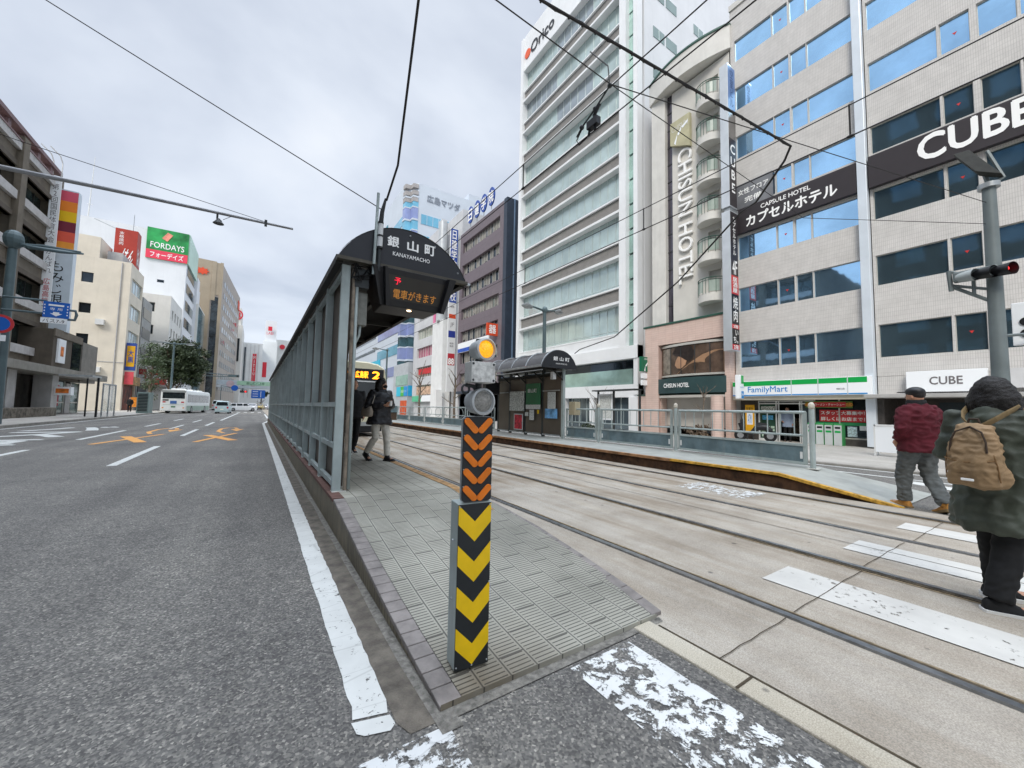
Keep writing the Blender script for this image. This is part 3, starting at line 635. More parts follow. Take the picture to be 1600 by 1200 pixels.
FBx(f,13.68,14.6,6.0,20,-.2,.12).build('pilaster',m_pil,ht,bevel=.02)
o=FBx(f,13.28,13.68,6.0,20,-.25,-.15).build('stair_window',glass('violet_dark_glass','55525C',.6,.1,.25),ht)
mb=MB()
for k in range(13): mb.fb(f,13.28,13.68,6.3+k*1.05,6.34+k*1.05,-.15,-.12)
mb.build('frame',m_greyd,o)
# bowed cornice
mb=MB(); ring=[]; n=20
for k in range(n+1):
    u=9.85+(14.75-9.85)*k/n; t=(u-12.3)/2.45; ring.append((u,.12+.55*(1-t*t)))
poly=ring+[(14.75,-11.9),(9.85,-11.9)]
def fpr(mb,f,poly,z0,z1):
    i=mb.pts([f(u,z0,d) for u,d in poly]+[f(u,z1,d) for u,d in poly]); n=len(poly)
    mb.face([i+k for k in range(n)]); mb.face([i+n+k for k in range(n)][::-1])
    for k in range(n): mb.face((i+k,i+(k+1)%n,i+n+(k+1)%n,i+n+k))
fpr(mb,f,poly,20.0,21.25); mb.build('cornice',m_pil,ht)
mb=MB(); fpr(mb,f,[(u,d_+.05) for u,d_ in ring]+[(14.8,-11.9),(9.85,-11.9)],21.25,21.36); mb.build('roof_edge',mat('dark_green_trim','2E5548',.5),ht)
for z in dz:
    bc=MB(); pl=[]; n=14
    for k in range(n+1):
        a=math.pi*k/n; pl.append((10.95-.72*math.cos(a),.75*math.sin(a)))
    fpr(bc,f,pl,z-.42,z-.1); fpr(bc,f,[(10.95+(u-10.95)*.94,d_*.94) for u,d_ in pl],z-.1,z+.02); bal=bc.build('balcony',m_pil,ht,smooth=True)
    rl=MB(); P_=[f(u,z+.78,d_*.97) for u,d_ in pl]; rl.tube(P_,.022,6); rl.tube([p-Vector((0,0,.12)) for p in P_],.014,6)
    for k in (2,4,6,7,8,10,12): rl.tube([P_[k]-Vector((0,0,.8)),P_[k]],.014,5)
    rl.build('railing',MATS['dark_green_trim'],bal)
    gl=MB(); 
    for k in range(3,n-2):
        if k in (6,7): continue
        gl.poly([P_[k]-Vector((0,0,.15)),P_[k+1]-Vector((0,0,.15)),P_[k+1]-Vector((0,0,.72)),P_[k]-Vector((0,0,.72))])
    gl.build('railing_panel',mat('pale_green_panel','9FB0A6',.3,var=.1,alpha=.75),bal)
o=MB().fprism(f,[(13.2,15.75+.8),(12.0,15.95),(12.0,17.85),(13.2,17.85)],.1,.3)
o=o.build('sign_plate',mat('khaki_plate','B3AE8E',.5,var=.1),ht)
text('CHISUN',f,12.6,17.4,.305,.3,m_pil,o,width=1.0)
mb=MB(); pts=[(12.95,16.55),(12.75,17.0),(12.5,17.3),(12.1,17.5)]
for a,b in zip(pts,pts[1:]): mb.fprism(f,[(a[0],a[1]),(b[0],b[1]),(b[0],b[1]-.12),(a[0]-.1,a[1]-.12)],.301,.31)
mb.build('emblem',m_sgw,o)
m_let=mat('steel_letters','F4F4F2',.3,.0,.02)
text('CHISUN HOTEL',f,12.42,12.2,.16,.82,m_let,ht,width=7.7,rot=-math.pi/2,depth=.13,bold=-.005,name='vertical_letters')
# pink base
mb=MB().fb(f,9.95,14.85,5.05,6.15,-.3,.45).fb(f,13.95,14.85,.05,5.05,-.3,.45).fb(f,9.95,10.2,.05,5.05,-.3,.45).fb(f,13.9,15.5,.05,2.2,-.2,.3)
mb.build('pink_base',m_pinkt,ht)
mb=MB().fb(f,9.93,14.95,6.15,6.25,-.3,.5).fb(f,10.2,15.55,2.2,2.26,-.2,.34); mb.build('green_trim',MATS['dark_green_trim'],ht,bevel=.01)
def bow(u): t=(u-12.05)/1.85; return .18+.35*(1-t*t)
def bowed(u0,u1,z0,z1,off,th,n=12):
    mb=MB(); us=[u0+(u1-u0)*k/n for k in range(n+1)]
    fpr(mb,f,[(u,bow(u)+off) for u in us]+[(u,bow(u)+off-th) for u in us[::-1]],z0,z1); return mb
pw=bowed(10.2,13.9,3.3,4.85,0,.05).build('picture_window',mat('warm_photo','5B4A3E',.25,var=.5,vs=.9,spec=.6),ht)
def patch(pts,off,m,nm='photo_area'):
    mb=MB(); c=(sum(p[0] for p in pts)/len(pts),sum(p[1] for p in pts)/len(pts)); P=[f(u,z,bow(u)+off) for u,z in pts]; cc=f(c[0],c[1],bow(c[0])+off+.002)
    i=mb.pts(P+[cc]); n=len(P)
    for k in range(n): mb.face((i+k,i+(k+1)%n,i+n))
    return mb.build(nm,m,pw)
def fr_(pts): return [(13.9-3.7*a,3.3+1.55*b) for a,b in pts]
patch(fr_([(.03,.04),(.2,.04),(.2,.95),(.03,.95)]),.012,mat('pale_photo','857D72',.4,var=.3,vs=4))
patch(fr_([(.30,0.02),(.42,.22),(.55,.42),(.7,.62),(.85,.74),(.995,.76),(.995,.02)]),.012,mat('skin_photo','9C7A5E',.4,var=.12,vs=1.2))
patch(fr_([(.27,.34),(.31,.22),(.38,.2),(.45,.32),(.48,.5),(.44,.68),(.34,.66),(.29,.5)]),.016,mat('skin_photo2','B0896C',.4,var=.1,vs=2))
patch(fr_([(.30,.66),(.38,.6),(.44,.5),(.50,.42),(.57,.52),(.60,.72),(.55,.93),(.42,.98),(.28,.95),(.23,.75)]),.02,mat('hair_photo','2B221E',.5,var=.3,vs=6))
mb=MB()
for u in (10.95,11.7,12.5,13.2): mb.fb(f,u-.015,u+.015,3.32,4.84,bow(u)-.02,bow(u)+.03)
bb=bowed(10.2,13.9,4.85,4.97,.06,.2); 
mb.build('mullion',m_greyd,pw); bb.build('window_head',m_alu,pw); bowed(10.2,13.9,3.2,3.3,.06,.2).build('window_sill',m_alu,pw)
o=bowed(9.98,14.05,2.28,3.1,.3,.6).build('fascia_sign',mat('slate_green','2F4647',.45,var=.1),ht); text('CHISUN HOTEL',f,12.6,2.7,.83,.22,m_wtxt,o,width=1.5,bold=.02)
bowed(10.0,14.0,2.05,2.18,.25,.5).build('fascia_trim',m_alu,ht)
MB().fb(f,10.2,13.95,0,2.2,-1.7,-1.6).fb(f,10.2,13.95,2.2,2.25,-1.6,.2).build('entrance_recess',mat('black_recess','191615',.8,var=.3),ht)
o=FBx(f,11.2,12.9,.06,1.8,-1.6,-1.55).build('entrance_door',g_dark,ht); 
mb=MB()
for u in (11.2,12.05,12.9): mb.fb(f,u-.02,u+.02,.06,1.8,-1.55,-1.5)
mb.build('door_frame',m_alu,o)
# round pink column
MB().cyl(f(10.35,.05,.9),f(10.35,2.1,.9),.28,20).build('entrance_column',m_pinkt,ht,smooth=True)
# ---------------------------------------------------------------- vertical sign tower between hotel and office block
vs_=empty('vertical_sign',(18.4,9.6,0),0,'tall narrow projecting sign stack with white silver edge and dark faces beside the office block','sign')
fe=FC(9.5)
o=B(18.42,19.1,9.5,9.9,11.15,18.4).build('sign_case',mat('silver_case','C9CED2',.3,.4,.06),vs_,bevel=.01); FBx(fe,18.44,19.08,11.2,12.0,.003,.006).build('panel',m_signdk,o)
fe2=fe
FBx(fe,18.44,19.08,12.0,14.6,.003,.006).build('panel',m_signdk,o); text('C\nU\nB\nE',fe,18.76,13.1,.012,2.4,m_wtxt,o,width=.4,bold=.03,line=1.0)
FBx(fe,18.44,19.08,14.6,16.1,.003,.006).build('panel',mat('mirror_panel','77736F',.3,.3,.2),o); FBx(fe,18.44,19.08,16.1,18.3,.003,.006).build('panel',mat('blue_panel','6483B4',.4,var=.1),o); text('空\n室\nビ\nル',fe,18.76,17.2,.012,1.9,mat('navy_text','24406E',.5),o,width=.3)
B(18.5,19.4,9.55,9.8,10.95,11.15).build('bracket',m_galv,vs_)
o=B(18.42,19.1,9.5,9.9,4.2,10.95).build('sign_case',MATS['silver_case'],vs_,bevel=.01)
for z0,z1,m,s in ((8.6,10.9,m_signdk,'カ\nプ\nセ\nル\nホ\nテ\nル'),(7.8,8.6,m_signdk,'4F'),(6.9,7.8,m_rb,'居\n酒\n屋'),(5.45,6.9,m_black,'焼\n肉'),(5.25,5.45,m_rb,'2階'),(4.5,5.25,m_black,'い\nち。'),(4.25,4.5,m_rb,'2階')):
    p=FBx(fe,18.44,19.08,z0,z1,.003,.006).build('panel',m,o); text(s,fe,18.76,(z0+z1)/2,.012,(z1-z0)*.82,m_wtxt,p,width=.42 if len(s)<8 else .28,bold=.015)
t=MB().box(18.7,19.4,9.3,9.45,1.95,3.2); s2=empty('vertical_sign',(19,9.4,0),0,'small green white and blue store sign projecting below the tall sign stack','sign')
o=B(18.62,19.0,9.3,9.5,1.95,3.05).build('sign_case',m_sgw,s2,bevel=.01); fe=FC(9.3)
for z0,z1,m in ((2.65,3.03,m_grn),(1.97,2.3,m_sblue)): FBx(fe,18.76,18.98,z0,z1,.003,.006).build('panel',m,o)
text('FamilyMart',fe,18.81,2.47,.01,.08,m_sblue,o,width=.3); text('ATM',fe,18.81,2.13,.01,.12,m_wtxt,o,width=.24)
B(19.0,19.5,9.36,9.44,2.4,2.5).build('bracket',m_galv,s2)
s3=empty('hotel_sign',(18.5,14.9,0),0,'dark green hotel sign with white curve above two small white plates by the white tower','sign')
fe=FC(14.7); o=B(18.5,19.41,14.7,14.85,3.6,4.45).build('green_plate',mat('deep_green','14694C',.4),s3); 
mb=MB(); pts=[(18.75,3.65),(18.85,3.95),(19.05,4.15),(19.35,4.28)]
for a,b in zip(pts,pts[1:]): mb.fprism(fe,[a,b,(b[0],b[1]-.09),(a[0]+.1,a[1]-.05)],.003,.008)
mb.build('emblem',m_sgw,o); text('CHISUN',fe,19.0,4.33,.01,.1,m_wtxt,o,width=.5)
for z in (3.2,2.8): B(18.6,19.4,14.72,14.83,z,z+.3).build('plate',m_sgw,s3)
B(19.42,19.5,14.74,14.81,2.5,4.7).build('post',m_galv,s3)
# ---------------------------------------------------------------- white office tower
ow=empty('office_tower',(19.5,22.5,0),0,'tall white office tower with grey louvre bands and an orange dot on top','building')
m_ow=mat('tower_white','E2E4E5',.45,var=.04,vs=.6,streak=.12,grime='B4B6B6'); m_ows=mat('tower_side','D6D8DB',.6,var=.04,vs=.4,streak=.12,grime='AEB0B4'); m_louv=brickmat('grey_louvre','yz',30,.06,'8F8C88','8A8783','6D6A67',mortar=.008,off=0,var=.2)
g_ow=glass('pale_curtain_glass','B7C8C6',.35,.08,.12); m_green=glass('green_glass','9FBDB5',.4,.08,.2)
bot=[6.3+3.06*k for k in range(9)]
mb=MB(); mb.fb(f,16.5,17.05,5.35,36,-.3,.25).fb(f,28.55,28.95,.05,36,-.3,.26).fb(f,17.05,28.55,5.35,6.2,-.3,.1).fb(f,17.05,28.55,33.0,36.2,-.3,.1).fb(f,15.6,15.92,2.3,30,-.3,.2).fb(f,15.6,28.55,4.55,5.35,-.3,.25)
for b_ in bot: mb.fb(f,17.05,28.55,b_+1.93,b_+2.1,-.3,.2).fb(f,17.05,28.55,b_-.1,b_,-.3,.12)
mb.fb(f,15.6,28.55,2.15,2.95,-.3,.12).fb(f,15.6,16.3,.05,2.15,-.3,.2)
for u in (19.6,22.6,25.6): mb.fb(f,u-.2,u+.2,.05,2.15,-.3,.1)
mb.build('wall',m_ow,ow)
mb=MB()
for b_ in bot: mb.fb(f,17.05,28.55,b_+2.1,b_+2.95,-.3,-.02)
mb.fb(f,17.05,28.55,5.15,5.35,-.3,.0); mb.build('louvre_band',m_louv,ow)
m_mull=mat('pale_mullion','B5C0BF',.4,.2,.03)
rnd=random.Random(3)
g_ow2=glass('pale_curtain_glass_grey','A3ADB2',.5,.08,.15)
for k,b_ in enumerate(bot):
    for s,(a,c) in enumerate(((17.05,20.0),(20.0,24.2),(24.2,28.55))):
        o=FBx(f,a,c,b_,b_+1.93,-.33,-.3+.004*s).build('window',g_ow2 if (k,s) in ((7,2),(8,1),(6,1)) else g_ow,ow)
        m2=MB(); n=int((c-a)/.72)
        for i in range(1,n+1): m2.fb(f,a+(c-a)*i/n-.018,a+(c-a)*i/n+.018,b_,b_+1.93,-.3,-.27)
        m2.fb(f,a,c,b_+.28,b_+.32,-.3,-.275); m2.build('frame',m_mull,o)
for k in range(16): FBx(f,15.92,16.5,4.8+k*1.65,6.3+k*1.65,-.3,-.1).build('window',m_green,ow)
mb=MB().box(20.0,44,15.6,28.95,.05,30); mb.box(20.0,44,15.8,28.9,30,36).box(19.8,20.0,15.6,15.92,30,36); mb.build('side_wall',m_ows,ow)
fc=FC(15.6)
for z in (25.5,22.9,20.3,28.1,30.7):
    for x0 in (20.2,22.0) if z<30 else (): pass
for z0 in (23.4,26.3,29.2):
    for x0 in (20.9,25.6,30.5):
        o=FBx(fc,x0,x0+1.2,z0,z0+.75,.0,.03).build('window',glass('side_glass','8FA3A0',.4,.1),ow); FBx(fc,x0+.58,x0+.64,z0,z0+.75,.03,.045).build('frame',m_mull,o)
        o=FBx(fc,x0+1.4,x0+2.6,z0,z0+.75,.0,.03).build('window',MATS['side_glass'],ow)
MB().fb(f,16.3,28.5,3.95,4.55,-.4,-.25).build('shop_window',g_dark,ow); MB().fb(f,16.3,28.5,2.95,3.95,-.3,-.1).build('frosted_band',m_green,ow); MB().fb(f,16.3,28.5,.1,2.15,-.5,-.3).build('shop_window',g_mid,ow)
mb=MB(); 
for k in range(16): mb.fb(f,16.5+k*.78,16.54+k*.78,.1,2.15,-.3,-.25)
mb.build('shop_frame',m_mull,ow)
text('Orico',f,25.9,34.2,.14,1.0,m_black,ow,width=3.3,bold=.03)
MB().cyl(f(28.05,34.15,.1),f(28.05,34.15,.16),.42,20).build('orange_dot',mat('orange_sign','DE5B30',.5,var=0),ow)
# navy & purple office block
nk=empty('office_building',(19.5,36,0),0,'purple-grey office block with navy end wall and round blue roof signs','building')
m_nk=brickmat('purple_grey_cladding','yz',3.1,.9,'746A70','70666C','5F565C',mortar=.012,off=0,var=.12); m_navy=mat('navy_cladding','333D4B',.5,var=.1)
zb_=[7.65,8.78,11.45,14.05,16.7,19.36]; 
hs=[(32.6,41.0,z,z+1.25) for z in (4.0,6.35,8.85,11.5,14.1,16.7,19.4)]
mb=MB(); holes(mb,f,31.9,41.7,3.2,21.9,hs,.35); mb.build('wall',m_nk,nk)
mb=MB().box(19.5,30,31.3,31.88,.05,22).box(19.9,30,31.88,41.7,.05,21.9).fb(f,31.3,41.7,2.9,3.2,-.4,.1); mb.build('side_wall',m_navy,nk)
mb=MB().box(20.3,20.42,31.24,31.3,.05,22).box(22.3,22.42,31.24,31.3,.05,22); mb.build('downpipe',mat('blue_pipe','6F86A0',.4),nk)
g_blind=glass('blind_glass','7F7F7E',.3,.15,.5)
for i,h in enumerate(hs):
    o=FBx(f,h[0],h[1],h[2],h[3],-.4,-.35).build('window',g_dark if i%3 else g_blind,nk); m2=MB(); m3=MB()
    for k in range(14):
        u=h[0]+k*.6; 
        if (k*7+i*3)%5<3: m3.fb(f,u+.06,u+.55,h[2]+.05+.1*((k*3)%4),h[3]-.05,-.349,-.345)
    for k in range(15): m2.fb(f,h[0]+k*.6-.02,h[0]+k*.6+.02,h[2],h[3],-.35,-.3)
    m2.build('frame',m_alu,o); m3.build('blind',mat('blind_cloth','8E8C86',.8,var=.2),o)
MB().fb(f,38,41.4,6.6,7.5,.02,.1).build('white_band',m_sgw,nk) if False else None
o=FBx(f,34.2,41.4,7.65,8.75,.02,.12).build('sign_band',m_sgw,nk); FBx(f,34.2,41.4,7.67,8.1,.121,.125).build('blue_stripe',mat('royal_blue','2A55B5',.4),o); text('法律会計',f,37.2,7.88,.13,.34,m_wtxt,o,width=1.8); text('J 建築',f,36.4,8.42,.13,.4,MATS['grey_text'],o,width=1.6)
MB().fb(f,32,41.5,.1,2.9,-.6,-.4).build('shop_window',g_dark,nk)
m_oval=mat('oval_blue','2D4E9E',.4,var=.1)
for k,(u,ch) in enumerate(((38.9,'日'),(37.3,'建'),(35.75,'学'),(34.15,'院'))):
    r=empty('roof_sign',f(u,22.1,.15),0,f"{['leftmost','second from left','third from left','rightmost'][k]} of the blue oval roof signs carrying white characters",'sign','blue oval roof signs')
    mb=MB(); n=24; pl=[(u+.66*math.cos(a*2*math.pi/n),23.25+.98*math.sin(a*2*math.pi/n)) for a in range(n)]; mb.fprism(f,pl,.1,.22); adopt(r,mb.build('oval_plate',m_oval,None))
    adopt(r,text(ch,f,u,23.22,.23,1.25,m_wtxt,None,width=.95,bold=.03)); adopt(r,MB().fb(f,u-.04,u+.04,21.9,22.4,.12,.18).build('bracket',m_galv,None))
# orange store sign on a bracket
s4=empty('projecting_sign',(18.4,32.6,0),0,'small square orange sign with white cross pattern on the purple block','sign')
fe=FC(32.6); B(18.3,19.5,32.6,32.8,8.4,9.6).build('sign_case',mat('orange_red','D8502C',.5),s4); text('器',fe,18.9,9.0,.01,.8,m_wtxt,s4,width=.8,bold=.02)
s5=empty('projecting_sign',(18.9,40.6,0),0,'small red and white sign low on the purple block','sign'); B(18.6,19.5,36.4,36.5,5.1,6.1).build('sign_case',m_rb,s5); B(18.75,19.35,36.38,36.4,5.3,5.9).build('panel',m_sgw,s5)
# pale office building with vertical signs
pb=empty('office_building',(19.5,49,0),0,'pale grey building with coloured window rows and pipe tower, left of the purple block','building')
m_pb=mat('pale_grey_cladding','C5C6C8',.5,var=.06,vs=.8,streak=.1)
hs=[(48.9,55.6,z,z+1.45) for z in (3.0,5.6,8.4,11.1,13.9,16.7,19.4,22.1)]
mb=MB(); holes(mb,f,48.2,57.2,2.6,25.5,hs,.25); mb.fb(f,45.6,48.2,.05,23.5,-.5,.0).fb(f,46.4,47.5,.05,25.8,-.2,.5); mb.build('wall',m_pb,pb)
B(19.8,32,41.9,57.1,.05,25.4).build('side_wall',m_pb,pb)
cols=['B5BDBB','C4657F','C9C2B5','9AA9AC','B2B5AF','A6B0B5','A6B0B5','A6B0B5']; order=[1,0,1,3,0,4,5,6]
for i,h in enumerate(hs):
    cc=['A9AE9E','9B8E86','C77D94','B5BBB0','A3ADB2','A3ADB2','A3ADB2','A3ADB2'][i]
    o=FBx(f,h[0],h[1],h[2],h[3],-.3,-.25).build('window',glass('row_glass_'+['a','b','pink','pale','c','c','c','c'][i],cc,.2,.15,.3),pb); m2=MB()
    for k in range(8): m2.fb(f,h[0]+k*.95-.03,h[0]+k*.95+.03,h[2],h[3],-.25,-.2)
    m2.build('frame',m_alu,o)
o=FBx(f,49.2,55.2,6.0,6.8,-.19,-.17).build('red_banner',m_rb,pb)
mb=MB().cyl(f(45.0,12,.9),f(45.0,24.6,.9),.55,18); mb.cyl(f(46.2,15,.6),f(46.2,25,.6),.35,14); mb.build('pipe_tower',mat('silver_pipe','BFC3C5',.35,.3,.08),pb,smooth=True)
MB().fb(f,43.6,47.0,.05,12.0,0,1.1).fb(f,43.2,44.2,.05,3.4,1.1,1.9).build('white_tower',mat('white_tower_paint','E0E1E0',.6,var=.04,streak=.15),pb)
FBx(f,47.6,48.3,8.9,14.6,0,.55).build('pink_panel',mat('pink_sign','D9739C',.5,var=.03),pb)
FBx(f,47.6,48.2,4.6,8.7,0,.5).build('white_panel',m_pb,pb); FBx(f,47.4,48.2,5.0,6.0,.501,.51).build('blue_panel',MATS['royal_blue'],pb); FBx(f,47.4,48.2,4.1,5.0,.501,.51).build('green_panel',m_grn,pb)
MB().fb(f,48.4,57,.1,2.4,-.8,-.5).build('shop_window',g_mid,pb); o=FBx(f,49,53,2.1,2.9,.02,.15).build('sign_band',m_sgw,pb); FBx(f,53,56.8,2.1,2.9,.02,.14).build('sign_band',mat('mint_sign','5DB88F',.5,var=.1),pb)
MB().fb(f,48.4,57,3.1,4.2,-.2,-.1).build('sign_band',mat('beige_sign','C9A98F',.6,var=.3,vs=3),pb)
vb=empty('vertical_sign',(18.6,42.2,0),0,'long vertical sign, blue with white characters above a white column of small logos','sign')
fe=FC(42.3)
o=B(18.5,19.45,42.3,42.6,3.2,22.9).build('sign_case',mat('case_white','DADCDC',.5,var=.03),vb); FBx(fe,18.52,19.43,13.8,22.8,.003,.008).build('panel',m_oval,o); text('日\n建\n学\n院\n広\n島\n校',fe,18.97,18.3,.012,8.6,m_wtxt,o,width=.72,bold=.02)
for z0,z1,c in ((11.9,12.4,'D8502C'),(9.6,10.4,'2A3A8C'),(6.3,7.7,'B5303A')): FBx(fe,18.54,19.41,z0,z1,.003,.008).build('panel',mat('logo_'+c,c,.5,var=.1),o)
text('88',fe,18.97,6.75,.012,.7,m_wtxt,o,width=.7,bold=.04); text('JF',fe,18.97,11.1,.012,.6,MATS['grey_text'],o,width=.5)
for k in range(5): text('業務',fe,18.97,13.3-k*.0-(.0 if k==0 else .2) if k<1 else 8.9-(k-1)*.32,.012,.22,MATS['grey_text'],o,width=.5) if k<3 else None
# tall tower with blue bands behind
mz=empty('office_tower',(19.5,63,0),0,'tall pale tower with turquoise window bands, zigzag corner bays and grey rooftop letters','building')
m_mz=mat('pale_tower_cladding','C2CAD3',.5,var=.03,vs=.3); m_cy=glass('turquoise_glass','7EC0DA',.4,.1,.1); m_vio=glass('violet_glass','97A3CF',.3,.15,.1)
mb=MB().prism([(21.4,63),(34,63),(34,80),(19.5,80),(19.5,65)],.05,39.6).box(31,34,63.3,75,39.6,41); mb.build('wall',m_mz,mz)
fc=FC(63); fm=FR(19.5)
for i,z0 in enumerate([32.6-3.7*k for k in range(8)]):
    FBx(fc,21.9,30.5,z0,z0+1.7,.0,.06).build('window_band',m_cy,mz); 
    FBx(fm,65.3,78.5,z0-.2,z0+1.5,.0,.06).build('window_band',m_cy if i%2==0 else m_vio,mz)
    m2=MB(); 
    for k in range(9): m2.fb(fc,21.9+k*1.075-.03,21.9+k*1.075+.03,z0,z0+1.7,.061,.1)
    m2.build('mullion',m_mz,mz)
for i in range(8):   # zigzag corner bays
    z=5+i*4.0
    for j,(x0,y0) in enumerate(((19.35,64.1),(20.35,63.1))):
        P0=[(x0,y0+.9),(x0+.1,y0-.1),(x0+1.0,y0-.2),(x0+1.0,y0+.9)]
        if i<8:
            MB().prism(P0,z+.2,z+2.1).build('bay_panel',m_vio,mz); MB().prism([(a+.05,b+.05) for a,b in P0],z+2.3,z+3.9).build('bay_window',m_cy if i>3 else glass('teal_dark_glass','4F6F77',.5,.1,.3),mz)
        MB().prism([(a-.04 if k<2 else a,b-.04 if k in(1,2) else b) for k,(a,b) in enumerate(P0)],z+2.1,z+2.3).prism([(a-.04 if k<2 else a,b-.04 if k in(1,2) else b) for k,(a,b) in enumerate(P0)],z+3.9,z+4.2).build('bay_ledge',m_mz,mz)
for z in (36.2,37.4,38.6):
    for x0,y0 in ((19.35,64.1),(20.35,63.1)): MB().prism([(x0,y0+.9),(x0+.1,y0-.1),(x0+1.0,y0-.2),(x0+1.0,y0+.9)],z,z+.7).build('bay_louvre',mat('warm_grey','A29E9C',.6),mz)
text('広島マツダ',fc,26.0,37.4,.08,1.3,mat('grey_metal_letters','8B929C',.4,.3),mz,width=6.2,bold=.03,depth=.12)
FBx(fm,74.5,78.0,33.2,36.2,.0,.08).build('sign_panel',mat('teal_sign','2F7C8C',.4,var=.2,vs=1),mz)
lw=empty('office_building',(19.5,95,0),0,'long low pale building with thin dark window lines and a turquoise banner','building')
B(19.5,34,80,130,.05,22).build('wall',m_mz,lw)
for i in range(7): FBx(fm,80.2,129,4.5+i*2.6,5.1+i*2.6,.0,.04).build('window_band',g_mid if i%2 else g_dark,lw)
FBx(fm,76,90,8.4,10.2,.05,.3).build('turquoise_banner',mat('turquoise_banner_paint','3FB6D3',.4),lw)
# low block with blue and green sign boards at the corner
lb=empty('shop_building',(19.5,62,0),0,'corner shop front with blue, green and turquoise boards above an orange ground floor','building')
B(19.2,21.4,58.5,66,.05,8.2).build('wall',mat('corner_grey','B3B8BC',.5),lb)
fl=F((19.19,58.5,0),(0,1,0),(-1,0,0)); fcl=FC(58.49)
for x0,x1,c in ((19.25,20.3,'2FA7D8'),(20.3,21.3,'54B948')): FBx(fcl,x0,x1,3.0,4.6,.0,.06).build('sign_board',mat('board_'+c,c,.4),lb)
for a,b_,c in ((0,1.6,'2F93D8'),(1.6,3.2,'54B948'),(3.2,5.4,'3FC0DC')): FBx(fl,a,b_,3.0,4.5,.0,.06).build('sign_board',mat('board_'+c,c,.4,var=.05),lb)
text('エディオン',fl,1.0,3.75,.07,.35,m_wtxt,lb,width=1.3); text('本店',fl,2.4,3.75,.07,.45,m_wtxt,lb,width=1.2)
FBx(fl,0,6,4.7,6.3,.0,.05).build('window',glass('mint_glass','A9CDBF',.2,.15,.2),lb); FBx(fl,.2,3.2,.1,2.3,.0,.06).build('shop_front',mat('orange_shop','D0592A',.5,var=.2),lb)
# ================================================================ buildings, left side (front line x = -15)
m_brown=mat('brown_concrete','6E665A',.8,var=.15,vs=1.2,streak=.35,bump=.2); m_band=mat('pale_concrete_band','B8B6B4',.7,var=.1,streak=.35)
m_brownd=mat('dark_brown_wall','5A5248',.8,var=.12,streak=.2); g_br=glass('brown_building_glass','4F5F5E',.6,.06,.5); m_copper=mat('copper_edge','7B6465',.6,var=.1)
f=FL(-15)
br=empty('bank_building',(-15,33,0),0,'weathered brown concrete building with pale spandrel bands and deep dark windows','building')
mb=MB(); zf=[4.7,8.2,11.75,15.3]
hs=[]
for z in zf:
    for k in range(5): hs.append((18.6+k*5.9,18.6+k*5.9+5.2,z+.7,z+2.35))
holes(mb,f,17.7,47.6,.05,19.0,hs,.7); mb.box(-30,-15.75,17.7,47.6,.05,19.0)
mb.poly([f(17.7,0,0),f(17.7,19,0),f(17.7,19,-.8),f(17.7,0,-.8)]).poly([f(47.6,0,0),f(47.6,19,0),f(47.6,19,-.8),f(47.6,0,-.8)])
for k in range(6): mb.fb(f,17.7+k*5.9,18.5+k*5.9,4,19.9,.0,.35)
mb.build('wall',m_brown,br)
for z in zf+[18.85]: FBx(f,17.75,47.5,z,z+.62,.002,.25).build('band',m_band,br,bevel=.02)
mb=MB()
for k in range(14): mb.fb(f,17.9+k*2.15,18.3+k*2.15,19.5,20.1,-.2,.2)
mb.fb(f,17.7,47.6,20.1,20.4,-.3,.35).fb(f,17.7,47.6,19.4,19.52,-.3,.3); mb.build('roof_parapet',m_copper,br)
for h in hs:
    a,b,c,e=h; o=FBx(f,a,b,c,e,-.72,-.68).build('window',g_br,br); m2=MB()
    for k in range(1,4): m2.fb(f,a+(b-a)*k/4-.05,a+(b-a)*k/4+.05,c,e,-.68,-.6)
    m2.build('frame',m_greyd,o)
    FBx(f,a,b,e+.0,e+.35,-.3,.12).build('sunshade',m_brownd,br)
FBx(f,22,47,.2,3.4,-.75,-.7).build('shop_window',g_dark,br)
# annex in front
an=empty('bank_annex',(-14,50,0),0,'low brown bank annex with small orange logo plate, grey block and long flat canopy','building')
B(-19,-13.8,46.0,51.8,3.0,7.0).build('wall',m_brownd,an,bevel=.02); B(-13.85,-13.72,46.0,51.9,6.45,7.05).build('wall_coping',m_brown,an)
B(-19,-13.7,51.9,55.9,3.0,6.7).build('grey_block',mat('block_grey','7F7B74',.7,var=.15,streak=.2),an)
fa=FL(-13.8); FBx(fa,49.8,51.7,3.6,6.4,0,.05).build('window',g_dark,an); FBx(fa,46.6,48.0,4.35,6.3,.02,.15).build('logo_plate',m_sgw,an); 
FBx(fa,47.0,47.6,4.9,5.7,.151,.16).build('logo_mark',mat('logo_orange','E07B2E',.5,var=.3,vs=4),an)
mb=MB().box(-15,-12.5,19,54.5,3.2,3.75); mb.build('canopy',mat('canopy_concrete','8B8880',.8,var=.1,streak=.4),an,bevel=.02)
mb=MB()
for y in (24,31,38,44.5): mb.box(-14.2,-13.2,y,y+1.1,.1,3.2)
mb.build('column',m_band,an); 
mb=MB().box(-15,-14.8,38.5,54,.1,3.2); mb.build('inner_wall',mat('entrance_wall','4A4640',.8,var=.3),an)
fb_=FL(-14.3)
for a,b in ((46.0,48.2),(48.4,50.6),(52.0,54.0)):
    o=FBx(fb_,a,b,.15,2.9,-.05,0).build('glass_front',glass('entrance_glass','55706C',.4,.08,.5),an); MB().fb(fb_,a-.05,a+.03,.15,2.95,0,.05).fb(fb_,b-.03,b+.05,.15,2.95,0,.05).fb(fb_,a,b,1.05,1.15,0,.04).build('frame',m_alu,o)
FBx(fb_,50.8,51.8,.15,2.8,0,.1).build('column',m_band,an)
FBx(fb_,48.9,49.6,.8,2.6,.01,.03).build('red_poster',mat('poster_red','B8384A',.6,var=.4,vs=2),an)
